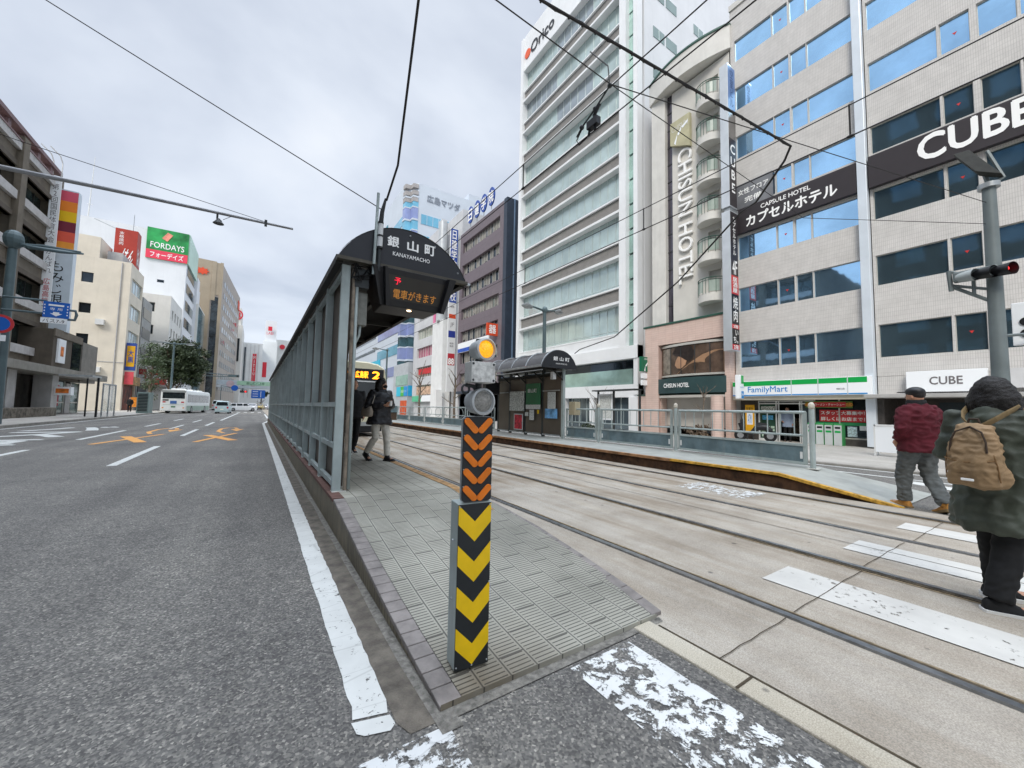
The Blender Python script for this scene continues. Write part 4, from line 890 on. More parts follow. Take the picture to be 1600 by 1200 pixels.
o=FBx(FL(-13.19),44.9,45.5,1.7,2.35,.0,.9).build('logo_box',m_sgw,an); FBx(FC(44.88),-13.1,-12.4,1.85,2.2,0,.01).build('logo_mark',MATS['logo_orange'],o)
mb=MB().box(-13.9,-12.4,28,43,.1,.75); mb.build('stone_planter_wall',mat('rough_stone','6B655B',.9,var=.4,vs=4,bump=.8,bs=12),an,bevel=.05)
# bank sign tower
bs=empty('bank_sign',(-14.4,47.8,7),0,'tall pale bank sign tower with red orange yellow blocks above vertical black lettering','sign')
fc=FC(47.6)
o=B(-15.25,-13.62,47.6,48.3,7.0,19.1).build('sign_case',mat('sign_pale_blue','CBD6DE',.4,var=.04),bs); B(-16.0,-15.26,47.9,48.3,8.4,18.0).build('side_case',mat('side_grey_blue','AEB9C2',.4,var=.04),bs)
for k,c in enumerate(('D4556B','F08A2C','EFC31A','7A2B3E','E8614B','F3A03C')): FBx(fc,-14.75,-13.63,19.0-.88*(k+1),19.0-.88*k,.003,.01).build('colour_block',mat('block_'+c,c,.5,var=.03),o)
text('も\nみ\nじ\n銀\n行',fc,-14.5,10.55,.012,4.6,m_black,o,width=.95,line=.95)
vt=empty('vertical_sign',(-14.7,46.8,8),0,'narrow white vertical banner with dark and red characters on the brown building corner','sign')
fc=FC(46.7); o=B(-15.0,-14.4,46.7,46.8,8.9,19.4).build('banner',m_sgw,vt); text('第\n2\n回\n国\n民\n体\n育\n大\n会',fc,-14.7,16.6,.012,5.0,MATS['grey_text'],o,width=.38); text('が\nん\nば\nれ',fc,-14.7,12.6,.012,2.0,MATS['grey_text'],o,width=.38); text('広\n島\n高\n校',fc,-14.7,10.1,.012,2.1,m_rb,o,width=.38)
mb=MB()
for x in (-14.95,-14.45): mb.tube([(x,46.75,19.4),(x,46.75,20.9),(x-.1,46.5,21.4),(x-.6,46.2,21.9)],.04,6)
mb.build('hanger_pipe',m_white,vt)
# tall dark office across the street corner (seen in the mirror glass)
tk=empty('office_tower',(-15,0,0),0,'dark glass office tower beside the left edge of the view','building')
mb=MB(); hs=[(-14.5+k*3.4,-14.5+k*3.4+2.2,3+j*3.4,3+j*3.4+2.1) for k in range(8) for j in range(9)]
holes(mb,f,-15,12.8,.05,34.3,hs,.2); mb.box(-32,-15.25,-15,12.8,.05,34.3); mb.build('wall',mat('dark_slate_wall','39414C',.6,var=.1),tk)
for h in hs: FBx(f,*h,-.22,-.2).build('window',glass('tower_glass','6E90AE',.8,.05,.2),tk)
lo_=empty('shop_building',(-15,15,0),0,'low grey shop between the dark tower and the brown building','building')
B(-30,-15.2,12.9,17.6,.05,7).build('wall',m_brownd,lo_); FBx(f,13.2,17.3,.2,3,-.18,0).build('shop_window',g_dark,lo_)
# cream building
cr=empty('office_building',(-15,75,0),0,'cream plastered building with blank end wall, three small windows and glazed front strips','building')
m_crm=mat('warm_cream_wall','DCD3C2',.7,var=.05,vs=.6,streak=.15,grime='b0a48e'); fc=FC(71.5)
mb=MB(); hs2=[(-16.75,-16.0,z,z+1.15) for z in (16.2,13.3,10.2)] 
hs2=[(-19.6,-18.5,16.6,17.9),(-19.6,-18.5,12.6,13.9),(-19.6,-18.5,8.5,9.9)]
holes(mb,fc,-31,-15,.05,20.0,hs2,.2); mb.box(-31,-15.3,71.8,78.4,.05,20.0); 
hs3=[(72.4,77.9,z,z+2.0) for z in (9.0,12.6,16.2)]
holes(mb,f,71.5,78.4,.05,20.0,hs3+[(72.2,78.2,.1,3.6)],.25); mb.poly([(-31,71.5,20),(-15,71.5,20),(-15,78.4,20),(-31,78.4,20)]); mb.build('wall',m_crm,cr)
for h in hs2: window(cr,fc,*h,g_dark,m_greyd,.2,fw=.06)
for h in hs3: window(cr,f,*h,glass('pale_front_glass','AFC3C8',.3,.1,.2),m_alu,.2,fw=.08,mul=[73.7,75.1,76.5])
MB().tube([(-15.9,71.42,.2),(-15.9,71.42,19.8)],.07,6).build('downpipe',m_band,cr); B(-17.9,-17.1,71.0,71.5,5.0,5.7).build('air_conditioner',m_white,cr); B(-17.9,-17.1,71.0,71.5,11.2,11.9).build('air_conditioner',m_white,cr); B(-15.0,-14.6,73.2,74.0,7.8,8.5).build('air_conditioner',m_white,cr)
B(-30,-18.5,73,78,20,23.2).build('rooftop_block',m_crm,cr); B(-18.0,-16.5,74,78,20.0,21.8).build('rooftop_louvre',m_band,cr); MB().fb(fc,-31,-15.05,6.4,6.5,.0,.04).build('ledge',m_band,cr)
FBx(f,72.2,78.2,.1,3.6,-.6,-.25).build('shop_front',mat('red_brown_shop','7A3F2C',.6,var=.6,vs=1.2),cr); B(-15,-14.5,72,78.3,3.6,4.8).build('shop_sign',mat('wood_sign','B08B55',.6,var=.3),cr)
ys_=empty('projecting_sign',(-14.4,72,0),0,'yellow and blue hanging sign over a red one on the cream building','sign')
fc2=FC(71.9); B(-14.95,-13.95,71.9,72.3,5.5,9.2).build('sign_case',mat('sign_blue_dark','34509C',.5,var=.05),ys_); FBx(fc2,-14.85,-14.05,6.0,8.8,.003,.02).build('yellow_panel',MATS['yellow_board'],ys_); text('大\n黒',fc2,-14.45,7.4,.03,1.7,MATS['sign_blue_dark'],ys_,width=.55,bold=.02); FBx(fc2,-14.9,-14.0,3.6,5.3,.003,.04).build('red_panel',mat('coral_panel','D2525A',.5),ys_)
sd_=empty('signboard',(-12.5,73.5,0),0,'small orange standing sign on the sidewalk before the cream building','sign'); B(-14.2,-13.2,72,72.3,.6,1.9).build('board',mat('orange_board','E08A2A',.5,var=.3,vs=4),sd_); MB().box(-14.1,-14.0,72.1,72.2,.1,.6).box(-13.4,-13.3,72.1,72.2,.1,.6).build('leg',m_greyd,sd_)
# grey narrow building behind
gn=empty('office_building',(-15,82,0),0,'narrow grey building with dark lower floors squeezed behind the cream one','building')
B(-30,-14.9,78.6,84.5,.05,17).build('wall',mat('mid_grey_wall','9A9B99',.6,var=.1),gn)
for z in (5,8,11,14): FBx(FL(-14.9),79,84,z,z+1.6,0,.05).build('window',g_dark,gn)
FBx(FL(-14.9),79,84.2,.1,4.2,0,.1).build('shop_front',m_black,gn)
rd=empty('projecting_sign',(-14,85,0),0,'red sign with white stripes low behind the cream building','sign'); B(-14.6,-12.6,85,85.4,4.2,6.6).build('sign_case',m_rb,rd); FBx(FC(85),-14.4,-12.8,5.2,5.7,.0,.02).build('stripe',m_wtxt,rd)
# white lower building with small windows
w2=empty('office_building',(-13,92,0),0,'plain white building with rows of small square windows behind the tree','building')
m_w2=mat('off_white_wall','D9D8D2',.6,var=.05,vs=.5,streak=.12); fc=FC(86.8); fl_=FL(-13)
hs=[(-16.6,-15.0,z,z+1.6) for z in (16.4,12.6,8.9)]; mb=MB(); holes(mb,fc,-30,-13,.05,19.4,hs,.2); mb.box(-30,-13.3,87.2,98.5,.05,19.3)
hs4=[(88.3+k*2.7,89.6+k*2.7,z,z+1.7) for z in (8.9,12.4,15.6) for k in range(4)]; holes(mb,fl_,86.8,98.5,.05,19.4,hs4,.2); mb.build('wall',m_w2,w2)
for h in hs: window(w2,fc,*h,g_dark,m_alu,.2,fw=.07)
for h in hs4: window(w2,fl_,*h,g_mid,None,.2)
FBx(fl_,87,98,.1,3.8,0,.1).build('shop_front',g_dark,w2); B(-22,-12.7,86.6,98,3.8,4.6).build('canopy',m_band,w2)
# big white tower with green and red billboard
fd=empty('office_tower',(-13,100,0),0,'big white building carrying a green and red rooftop billboard','building')
fc=FC(99.6); fl_=FL(-13); m_fd=mat('bright_white_wall','DADDE0',.5,var=.03,vs=.3,streak=.08)
B(-45,-13,99.6,113,.05,34.6).build('wall',m_fd,fd); B(-45,-13.2,101,124,.05,29).build('rear_wall',m_fd,fd)
for k in range(7): FBx(fl_,101,112,6+k*3.5,7.9+k*3.5,0,.06).build('window_band',g_mid,fd)
for z in (24.5,20.5): FBx(fc,-17.2,-16.2,z,z+.5,.0,.04).build('vent',g_dark,fd)
o=B(-19.1,-12.9,99.3,99.55,28.9,34.9).build('billboard',mat('billboard_green','2E9550',.4,var=.35,vs=.35),fd); fc=FC(99.29)
FBx(fc,-19.1,-12.9,28.9,30.6,.0,.02).build('red_strip',mat('billboard_red','E0435A',.4,var=.05),o); text('FORDAYS',fc,-16.0,31.6,.03,1.1,m_wtxt,o,width=5.0,bold=.01); text('フォーデイズ',fc,-16.0,29.75,.03,1.05,m_wtxt,o,width=4.9,bold=.02)
mb=MB().fprism(fc,[(-16.9,33.1),(-16.1,34.4),(-15.3,34.0),(-16.1,32.6)],.03,.06); mb.build('diamond',mat('salmon','E8937E',.4,var=.2,vs=2),o)
B(-12.95,-12.7,99.55,112.5,28.9,34.9).build('billboard_side',mat('pale_green_board','BBD9C8',.4,var=.1,vs=.2),fd)
rs=empty('rooftop_sign',(-18,80,20),0,'dark red box sign with white characters on the roof of the cream building','sign')
fc=FC(77.2); o=B(-18.2,-15.8,77.2,79.2,20.4,26.3).build('sign_box',mat('brick_red_sign','A8382B',.5,var=.06),rs); text('本\n格\n焼\n肉',fc,-17.5,24.9,.02,2.0,m_wtxt,o,width=.5); text('はん',fc,-16.7,22.4,.02,1.9,m_wtxt,o,width=1.2,bold=.03,rot=-.2); text('はん',FL(-15.79),78.2,22.6,.02,2.4,m_wtxt,o,width=1.4,bold=.03)
MB().tube([(-16.5,78,26.3),(-16.5,78,29.0)],.04,5).tube([(-18,78.1,26.3),(-20.5,77.5,27.1)],.04,5).build('rod',m_galv,rs)
an_=empty('antenna_mast',(-25,99,34),0,'thin white aerial mast on the roof of the big white building','mast'); MB().tube([(-27.2,99.9,34.6),(-27.0,99.9,46)],[.12,.04],5).tube([(-27.5,99.9,37),(-26.7,99.9,37)],.04,5).build('mast_pole',m_white,an_)
# tan tower
tn=empty('office_tower',(-9.2,130,0),0,'tall tan building with angled dark glass corner, red flower emblem and small windows','building')
m_tn=mat('tan_stone','A39580',.6,var=.06,vs=.4); m_tn2=mat('tan_grey_stone','A59C92',.6,var=.06,vs=.4)
A_=(-9.2,129); Bq=(-6.6,166); B2=(-11.6,128.5)
mb=MB().prism([A_,Bq,(-30,170),(-30,131),(-18,127.6),B2],.05,38.5); mb.build('wall',m_tn2,tn)
ff,l=F2(A_,Bq); ffc,l2=F2((-18,127.6),B2); fg,l3=F2(B2,A_)
MB().fb(ffc,-1,l2,.05,39.0,.0,.12).build('tan_face',m_tn,tn); MB().fb(fg,0,l3*.4,28.5,39.0,.0,.2).fb(fg,l3*.72,l3,.05,39,.0,.15).build('tan_face',m_tn,tn)
FBx(fg,l3*.4,l3*.72,30,38.8,.0,.1).build('tan_face',m_tn,tn); 
o=FBx(fg,0.3,l3*.72,3,29.5,.02,.1).build('glass_strip',glass('tinted_strip','3F474B',.6,.08,.5),tn); mb=MB()
for k in range(20): mb.fb(fg,.3,l3*.72,3.5+k*1.3,3.62+k*1.3,.1,.14)
mb.build('mullion',m_greyd,o)
mb=MB(); nn=10; mb.fprism(ffc,[(4.6+(1.15+.25*math.cos(a*math.pi))*math.cos(a*math.pi/8),35.8+(.85+.2*math.cos(a*math.pi))*math.sin(a*math.pi/8)) for a in range(16)],.13,.3); mb.build('flower_emblem',mat('emblem_red','D9502F',.5,var=0),tn)
for j in range(10):
    for k in range(9):
        u=3.0+k*3.6; z=5.0+j*3.15
        o=FBx(ff,u,u+2.2,z,z+1.5,0.01,.05).build('window',g_mid if (j+k)%2 else g_dark,tn)
FBx(ff,l-5,l-1.5,33.5,36.5,.02,.2).build('emblem_red',MATS['emblem_red'],tn)
gb=empty('office_building',(-10.8,116,0),0,'slim building with blue-green glass front between the white and tan towers','building')
B(-24,-12.2,113.2,126.5,.05,24).build('wall',m_w2,gb); FBx(FL(-12.2),114,126,4,23.5,.02,.1).build('curtain_glass',glass('blue_green_curtain','8AA9B0',.4,.1,.3),gb); B(-24,-12.6,113.1,117,.05,30).build('white_fin',m_fd,gb)
# far white blocks along the street
def blk(x0,x1,y0,y1,z,c,label,name='department_store'):
    e=empty(name,((x0+x1)/2,y0,0),0,label,'building'); B(x0,x1,y0,y1,.05,z).build('wall',mat('far_'+c,c,.6,var=.05,vs=.2),e); return e
e=blk(-13,-5.6,175,200,30.5,'D3D3CE','white block with round red emblem above a dark stair window strip'); 
fc=FC(175); FBx(fc,-7.6,-6.3,17,25.5,.0,.1).build('stair_window',g_dark,e); B(-12,-6.2,176,190,30.5,37).build('rooftop_sign_box',MATS['far_D3D3CE'],e); fc=FC(176)
mb=MB(); n=20
for k in range(n):
    a,b=2*math.pi*k/n,2*math.pi*(k+1)/n; mb.poly([fc(-7.4+1.7*math.cos(a),34.4+1.9*math.sin(a),.1),fc(-7.4+1.7*math.cos(b),34.4+1.9*math.sin(b),.1),fc(-7.4+1.25*math.cos(b),34.4+1.4*math.sin(b),.1),fc(-7.4+1.25*math.cos(a),34.4+1.4*math.sin(a),.1)])
mb.build('ring_emblem',mat('store_red','CC2B3B',.5,var=0),e); text('越',fc,-7.4,34.4,.1,1.9,MATS['store_red'],e,width=1.7,bold=.03)
e=blk(-5.6,1.2,196,225,27,'DEE0DF','white department store with a red vertical banner'); fc=FC(196); FBx(fc,-2.2,-.9,8,22.5,.0,.2).build('red_banner',MATS['store_red'],e); text('M\nI\nT\nS\nU',fc,-1.55,17.5,.22,8,m_wtxt,e,width=.7); FBx(fc,-5.2,-4.7,6,25,.0,.2).build('dark_strip',g_dark,e)
for k in range(4): B(-4.5+k*1.4,-4.4+k*1.4,195.7,196,4,26.5).build('fin',m_band,e)
e=blk(1.2,7,215,240,31,'D8DCDD','pale store tower with small red emblem and letters near its top'); fc=FC(215); MB().fb(fc,3.0,4.6,36,38,0,.2).build('emblem_red',MATS['store_red'],e); B(1.9,6.5,216,225,31,41).build('sign_tower',m_fd,e); text('LABI',fc,3.8,34.8,.1,1.2,MATS['store_red'],e,width=2.6); FBx(fc,1.6,3.2,14,21,0,.1).build('red_letters',MATS['store_red'],e)
e=blk(6.8,13,228,250,34,'D5D6D2','white block with round red mark above the shelter roof end'); fc=FC(228); MB().cyl((9.6,227.9,30.5),(9.6,227.6,30.5),1.2,14).build('emblem_red',MATS['store_red'],e)
e=blk(-40,-14,245,280,24,'C9CAC8','plain grey block closing the street far left','office_building'); e=blk(-14,40,300,330,20,'CDD0D0','pale low block closing the far end of the street','office_building')
# pedestrian bridge
fb2=empty('footbridge',(-3,130,0),0,'pale pedestrian bridge crossing the street with green sign strip','bridge')
B(-11,22,130,133,5.7,6.3).build('deck',mat('bridge_pale','C5CCD0',.5,var=.05),fb2); mb=MB().box(-11,22,130,130.1,6.4,7.7); mb.build('parapet',mat('parapet_panel','BCC7CE',.4,var=.1),fb2)
fc=FC(129.98); FBx(fc,-4.6,3.6,6.5,7.6,.02,.08).build('green_strip',mat('pale_green_strip','A9CDB0',.5),fb2); text('銀山町バス停',fc,-.4,7.05,.1,.8,mat('dark_green_text','2B5A3C',.5),fb2,width=4.2)
MB().box(-10.9,-10.1,130.5,132,0,5.7).box(8,8.8,130.5,132,0,5.7).build('pier',MATS['bridge_pale'],fb2)
MB().cyl((-6.1,129.9,6.7),(-6.1,129.8,6.7),.9,18).build('round_sign',mat('round_sign_white','C9B0B4',.5),fb2)
# ================================================================ near tram shelter
sh=empty('tram_shelter',(1.5,5.1,.23),0,'long arched tram stop shelter with smoked side panels and KANAYAMACHO gable sign','tram shelter')
m_roof=mat('roof_dark','2A2B2C',.5,.1,.2,2); m_under=mat('shelter_dark_steel','24231F',.6,.2,.2,3); m_led=mat('led_screen_dark','2B2925',.3,0,.1,3)
X0,X1=.88,2.36; Y0=5.02; Y1=34.2; nb=24; pitch=(Y1-5.12)/nb
fw_=FL(.84)
for k in range(nb+1):
    y=5.12+pitch*k; B(.80,.90,y-.028,y+.028,.225,3.0).build('post',m_grey,sh,bevel=.004)
for (z,t) in ((1.27,.03),(.76,.03),(.31,.03),(2.93,.03)):
    B(.815,.865,5.12,Y1,z-t,z+t).build('rail',m_grey,sh)
B(.905,.93,5.16,Y1-.05,.28,3.0).build('side_panel',m_panel,sh)
sl=MB()
for k in range(nb):
    y=5.12+pitch*k
    for t in (.42,.62): sl.box(.83,.86,y+pitch*t-.018,y+pitch*t+.018,.79,1.24)
sl.build('baluster',m_grey,sh,kind='stuff')
mb=MB()
for k in range(nb+1):
    y=5.12+pitch*k; mb.box(.80,.96,y-.07,y+.07,.226,.238)
mb.build('foot_plate',mat('white_mortar','C9C8C0',.8,var=.2,vs=20),sh,kind='stuff')
# arched roof  (springing at z 3.12, crown 3.56)
def arc(n,x0,x1,zs,rise):
    c=(x0+x1)/2; a=(x1-x0)/2; R=(a*a+rise*rise)/(2*rise); out=[]
    th=math.asin(a/R)
    for k in range(n+1):
        t=-th+2*th*k/n; out.append((c+R*math.sin(t), zs+rise-R*(1-math.cos(t))))
    return out
ar=arc(18,.74,2.42,3.06,.50); ar2=[(x,z-.03) for x,z in ar]
mb=MB(); i=mb.pts([(x,Y0+.02,z) for x,z in ar]+[(x,Y0+.02,z) for x,z in ar2]+[(x,Y1,z) for x,z in ar]+[(x,Y1,z) for x,z in ar2]); n=len(ar)
for k in range(n-1):
    mb.face((i+k,i+k+1,i+2*n+k+1,i+2*n+k)); mb.face((i+n+k,i+3*n+k,i+3*n+k+1,i+n+k+1)); mb.face((i+k,i+n+k,i+n+k+1,i+k+1)); mb.face((i+2*n+k,i+2*n+k+1,i+3*n+k+1,i+3*n+k))
mb.face((i,i+2*n,i+3*n,i+n)); mb.face((i+n-1,i+2*n-1,i+4*n-1,i+3*n-1)); mb.build('roof',m_roof,sh,smooth=True)
mb=MB(); mb.box(.72,.80,Y0+.03,Y1,3.0,3.09).box(2.36,2.44,Y0+.03,Y1,3.0,3.09); mb.build('eave_rail',m_under,sh)
mb=MB()
for k in range(12): mb.box(.92,2.38,6+k*2.4,6.06+k*2.4,2.97,3.05)
mb.box(1.55,1.62,5.3,Y1,2.99,3.06).box(1.15,1.2,5.3,Y1,2.99,3.04); mb.build('roof_beam',m_under,sh)
# gable sign
fg=FC(Y0)
gp=MB(); gp.fprism(fg,arc(26,.74,2.42,3.075,.51)[::-1]+[(.74,3.06),(2.42,3.06)],-.03,.03); gable=gp.build('gable_sign',mat('sign_black','24262B',.45,0,.12,3),sh)
mb=MB(); aa=arc(26,.735,2.425,3.078,.516)
for a,b in zip(aa,aa[1:]): mb.poly([fg(a[0],a[1],.036),fg(b[0],b[1],.036),fg(b[0],b[1]+.004,-.03),fg(a[0],a[1]+.004,-.03)])
mb.build('sign_edge',mat('edge_bronze','5A5346',.5,.3,.2),gable)
for ch,u in (('銀',1.38),('山',1.64),('町',1.88)): text(ch,fg,u,3.39,.034,.135,m_wtxt,gable,width=.145,bold=.03)
text('KANAYAMACHO',fg,1.63,3.235,.034,.052,m_wtxt,gable,width=.5,bold=.012)
mb=MB(); 
for u,z in ((1.6,3.52),(1.95,3.46),(2.3,3.16)): mb.ball(fg(u,z,.034),.012,8,6)
mb.build('bolt',m_galv,gable,kind='stuff')
FBx(fg,.72,2.45,3.02,3.06,-.03,.06).build('gutter_bar',mat('bronze_bar','4E4A41',.5,.3,.25),sh); B(2.42,2.5,4.98,5.03,3.02,3.05).build('pipe_end',m_galv,sh)
# passenger display box under the gable
dis=MB(); cx0,cx1=1.28,2.12
TP=[(1.12,4.93,3.02),(2.24,4.93,3.02),(2.24,5.55,3.02),(1.12,5.55,3.02)]; BT=[(1.28,5.06,2.56),(2.04,5.06,2.56),(2.02,5.55,2.56),(1.3,5.55,2.56)]
i=dis.pts(TP+BT)
for q in ((0,1,2,3),(4,7,6,5),(0,4,5,1),(1,5,6,2),(2,6,7,3),(3,7,4,0)): dis.face([i+k for k in q])
box=dis.build('display_box',m_black,sh,bevel=.012)
# sloped front: plane through TP0,TP1,BT1,BT0
class Fs:
    def __init__(s): s.o=Vector((1.68,4.995,2.79)); s.u=Vector((1,0,0)); s.v=Vector((0,-.13,.46)).normalized(); s.n=s.u.cross(s.v)
    def __call__(s,u,v,d=0): return s.o+s.u*u+s.v*v+s.n*d
fq=Fs()
if fq.n.y>0: fq.n=-fq.n
class Fx(Fs):
    pass
MB().fprism(fq,[(-.36,-.15),(.36,-.15),(.42,.16),(-.40,.16)],-.005,.006).build('led_screen',m_led,box)
mb=MB(); 
for P in ([(-.43,.24),(-.40,.24),(-.30,-.235),(-.37,-.235)],): mb.fprism(fq,P,-.04,.11)
mb.fprism(fq,[(.44,.24),(.53,.24),(.42,-.235),(.37,-.235)],-.04,.10); mb.fprism(fq,[(-.56,.24),(-.52,.24),(-.40,-.235),(-.43,-.235)],-.3,.05)
mb.build('hood',m_black,box)
m_ledr=mat('led_red','E8203A',.5,var=0,emit=.9); m_ledo=mat('led_orange','A8702E',.5,var=0,emit=.3)
text('予',fq,-.23,.09,.009,.085,m_ledr,box,width=.085); text('電車がきます',fq,.02,-.07,.009,.12,m_ledo,box,width=.58,bold=.01)
MB().ball((1.66,5.12,2.548),(.035,.02,.01),10,6).build('lamp',mat('warm_lamp','FFE0B0',.5,var=0,emit=3),box)
# electrical box, cables and conduit beside the front post
B(1.01,1.13,5.16,5.30,2.28,2.70).build('electrical_box',mat('worn_box_grey','7F807A',.6,var=.15,vs=12,streak=.6,grime='5A4A38'),sh,bevel=.01)
MB().tube([(1.06,5.2,2.28),(1.05,5.19,2.15),(.98,5.14,2.0),(.965,5.12,1.8),(.965,5.12,.25)],.017,8).tube([(.985,5.1,3.0),(.985,5.1,.25)],.02,8).build('conduit',m_grey,sh,smooth=True)
MB().tube([(.945,5.1,3.0),(.945,5.1,.24)],.022,8).build('drain_pipe',mat('rusty_pipe','84786A',.6,.1,.3,9,streak=.7,grime='5B3A28'),sh,smooth=True)
cb=MB(); rn=random.Random(4)
for k in range(9):
    a=Vector((.92+.05*rn.random(),5.03+.12*rn.random(),3.02)); pts=[a]; 
    for q in range(5): pts.append(Vector((.9+.3*rn.random(),5.0+.2*rn.random(),2.78+.27*rn.random())))
    cb.tube(pts,.006+.004*rn.random(),5)
cb.tube([(1.2,4.97,3.3),(1.19,4.95,3.0),(1.17,4.97,2.86),(1.16,4.98,2.95)],.009,5); cb.build('cable_bundle',m_rubber,sh,smooth=True)
B(.95,1.12,5.08,5.2,2.74,2.98).build('junction_box',m_greyd,sh)
# insulated strain pole on the gable
st=MB(); st.tube([(1.14,4.96,2.9),(1.16,4.95,3.95)],.018,8); st.build('strut',m_grey,sh)
ins=MB()
ins.tube([(1.20,4.95,2.95),(1.20,4.95,3.25)],.02,8); 
ins.build('clamp_rod',m_greyd,sh)
ii=MB(); ii.tube([(1.20,4.95,3.25),(1.205,4.95,3.56)],.034,14); isn=ii.build('insulator',mat('insulator_white','C9CBCB',.35,var=.05),sh,smooth=True)
ii=MB()
for z in (3.25,3.40,3.57): ii.cyl((1.202,4.95,z-.012),(1.202,4.95,z+.012),.037,14)
ii.tube([(1.205,4.95,3.57),(1.215,4.95,3.72),(1.25,4.94,3.9)],[.03,.026,.014],8); ii.build('clamp_ring',m_black,isn)
# ================================================================ warning beacon on the platform tip
bc=empty('warning_beacon',(.9,1.7,.03),R_(0),'yellow and black chevron bollard topped by orange reflectors, amber lamp and grey lamp','bollard')
RZ=-.10; ca,sa=math.cos(RZ),math.sin(RZ); o2=Vector((.82,1.70,0))
fbk=F((o2.x,o2.y,0),(ca,sa,0),(sa,-ca,0)); W=.172
bd=MB(); bd.box(0,W,.045,.80,-.10,-.001,f=lambda a,b,c:fbk(a,b,c)); bd.build('steel_case',m_grey,bc,bevel=.004)
pl=MB().fb(fbk,.002,W-.002,.045,.795,0,.004); plate=pl.build('chevron_plate',mat('chevron_black','212426',.5,var=.15,vs=9,bump=.1,bs=200),bc)
m_yel=mat('chevron_yellow','E9BE08',.45,var=.07,vs=7,streak=.12,grime='8a6a10')
for k in range(4):
    z=.80-.088-.187*k; t=.093; P=[(.003,z+.085),(W/2,z),(W-.003,z+.085),(W-.003,z-t+.085),(W/2,z-t),(.003,z-t+.085)]
    P=[(a,min(b,.794)) for a,b in P]
    MB().fprism(fbk,P,.0045,.006).build('yellow_chevron',m_yel,plate)
bt=MB()
for u,z in ((.01,.785),(W-.01,.785),(.01,.06),(W-.01,.06),(W-.006,.42),(W/2,.055)): bt.ball(fbk(u,z,.006),.004,8,6)
bt.build('rivet',m_galv,plate,kind='stuff')
bt=MB()
for z in (.35,.62): bt.ball(fbk(-.003,z,-.05),.006,8,6)
bt.build('rivet',m_galv,bc,kind='stuff')
def rrect(u0,u1,v0,v1,r,n=5):
    out=[]
    for cx,cy,a0 in ((u1-r,v0+r,-90),(u1-r,v1-r,0),(u0+r,v1-r,90),(u0+r,v0+r,180)):
        for k in range(n+1): a=R_(a0+90*k/n); out.append((cx+r*math.cos(a),cy+r*math.sin(a)))
    return out
Lp=.016; Wp=.153
MB().fprism(fbk,rrect(Lp-.002,Lp+Wp+.002,.803,1.213,.022),-.022,-.004).build('panel_rim',m_galv,bc)
up=MB().fprism(fbk,rrect(Lp,Lp+Wp,.805,1.211,.02),-.004,.002).build('reflector_panel',MATS['chevron_black'],bc)
m_or=mat('orange_reflector','E87A10',.3,var=.1,vs=9,bump=.5,bs=420)
for k in range(5):
    zc=1.168-.0805*k
    for s in (-1,1):
        a=R_(-46 if s<0 else 46); L_2=.034; r=.0165; c=(Lp+Wp/2+s*.037,zc); pts=[]
        for q in range(9): t=R_(-90+180*q/8); pts.append((L_2+r*math.cos(t)-.004,r*math.sin(t)))
        for q in range(9): t=R_(90+180*q/8); pts.append((-L_2+r*math.cos(t)+.004,r*math.sin(t)))
        P=[(c[0]+x*math.cos(a)-y*math.sin(a),c[1]+x*math.sin(a)+y*math.cos(a)) for x,y in pts]
        o=MB().fprism(fbk,P,.003,.009).build('orange_reflector',m_or,up,bevel=.002)
        MB().ball(fbk(c[0]+s*.036,c[1]+.034,.009),.003,7,5).build('screw',m_galv,o)
# upper lamps, junction box
pp=MB(); pp.tube([fbk(.105,1.19,-.04),fbk(.105,1.60,-.04)],.018,10); pp.build('pole',m_greyd,bc,smooth=True)
def lamp(u,z,r,col,em,nm,yaw):
    c=fbk(u,z,0); dr=(Vector((sa,-ca,0))*math.cos(yaw)+Vector((ca,sa,0))*math.sin(yaw)).normalized()
    b=MB(); b.tube([c-dr*.09,c-dr*.075,c-dr*.02,c+dr*.012],[r*.55,r*.86,r*.97,r*.98],24); hs_=b.build('lamp_housing',mat('lamp_housing_grey','A7ABAC',.45,.1,.08,8),bc,smooth=True)
    rg=MB(); t1=dr.orthogonal().normalized(); t2=dr.cross(t1); nn=28
    for k in range(nn):
        a,e=2*math.pi*k/nn,2*math.pi*(k+1)/nn
        P=lambda an,rr,dd: c+t1*math.cos(an)*rr+t2*math.sin(an)*rr+dr*dd
        for (r0,d0),(r1,d1) in (((r,-.005),(r*1.0,.02)),((r,.02),(r*.86,.024)),((r*.86,.024),(r*.82,.006))): rg.poly([P(a,r0,d0),P(e,r0,d0),P(e,r1,d1),P(a,r1,d1)])
    rg.build('rim',mat('lamp_rim','B5B9BA',.35,.2,.05),hs_,smooth=True)
    ln=MB(); rings=[]
    for q in range(6):
        rr=r*.83*(1-q/6); dd=.010+.020*(1-(rr/(r*.83))**2); rings.append([c+t1*math.cos(2*math.pi*k/24)*rr+t2*math.sin(2*math.pi*k/24)*rr+dr*dd for k in range(24)])
    ln.loft(rings); ln.build('lens',mat(nm,col,.12,.0 if em else .0,.22,70,emit=em,bump=.8,bs=170,spec=.8),hs_,smooth=True)
lamp(.118,1.545,.056,'FFAA00',.45,'amber_lens',.15); lamp(.108,1.285,.066,'8C8A84',0,'grey_lens',.15)
B(0,.125,-.06,.03,1.375,1.475,f=lambda a,b,c:fbk(a+.025,c,-b)).build('junction_box',mat('box_pale_grey','B9BAB6',.5,var=.1,vs=16),bc,bevel=.004)
jb=MB().fb(fbk,.027,.148,1.377,1.473,.06,.064).build('box_lid',mat('box_lid_grey','C2C2BE',.5,var=.22,vs=50),bc)
sc_=MB()
for u,z in ((.035,1.386),(.14,1.386),(.035,1.464),(.14,1.464)): sc_.ball(fbk(u,z,.064),.006,8,6)
sc_.build('screw',m_greyd,jb,kind='stuff')
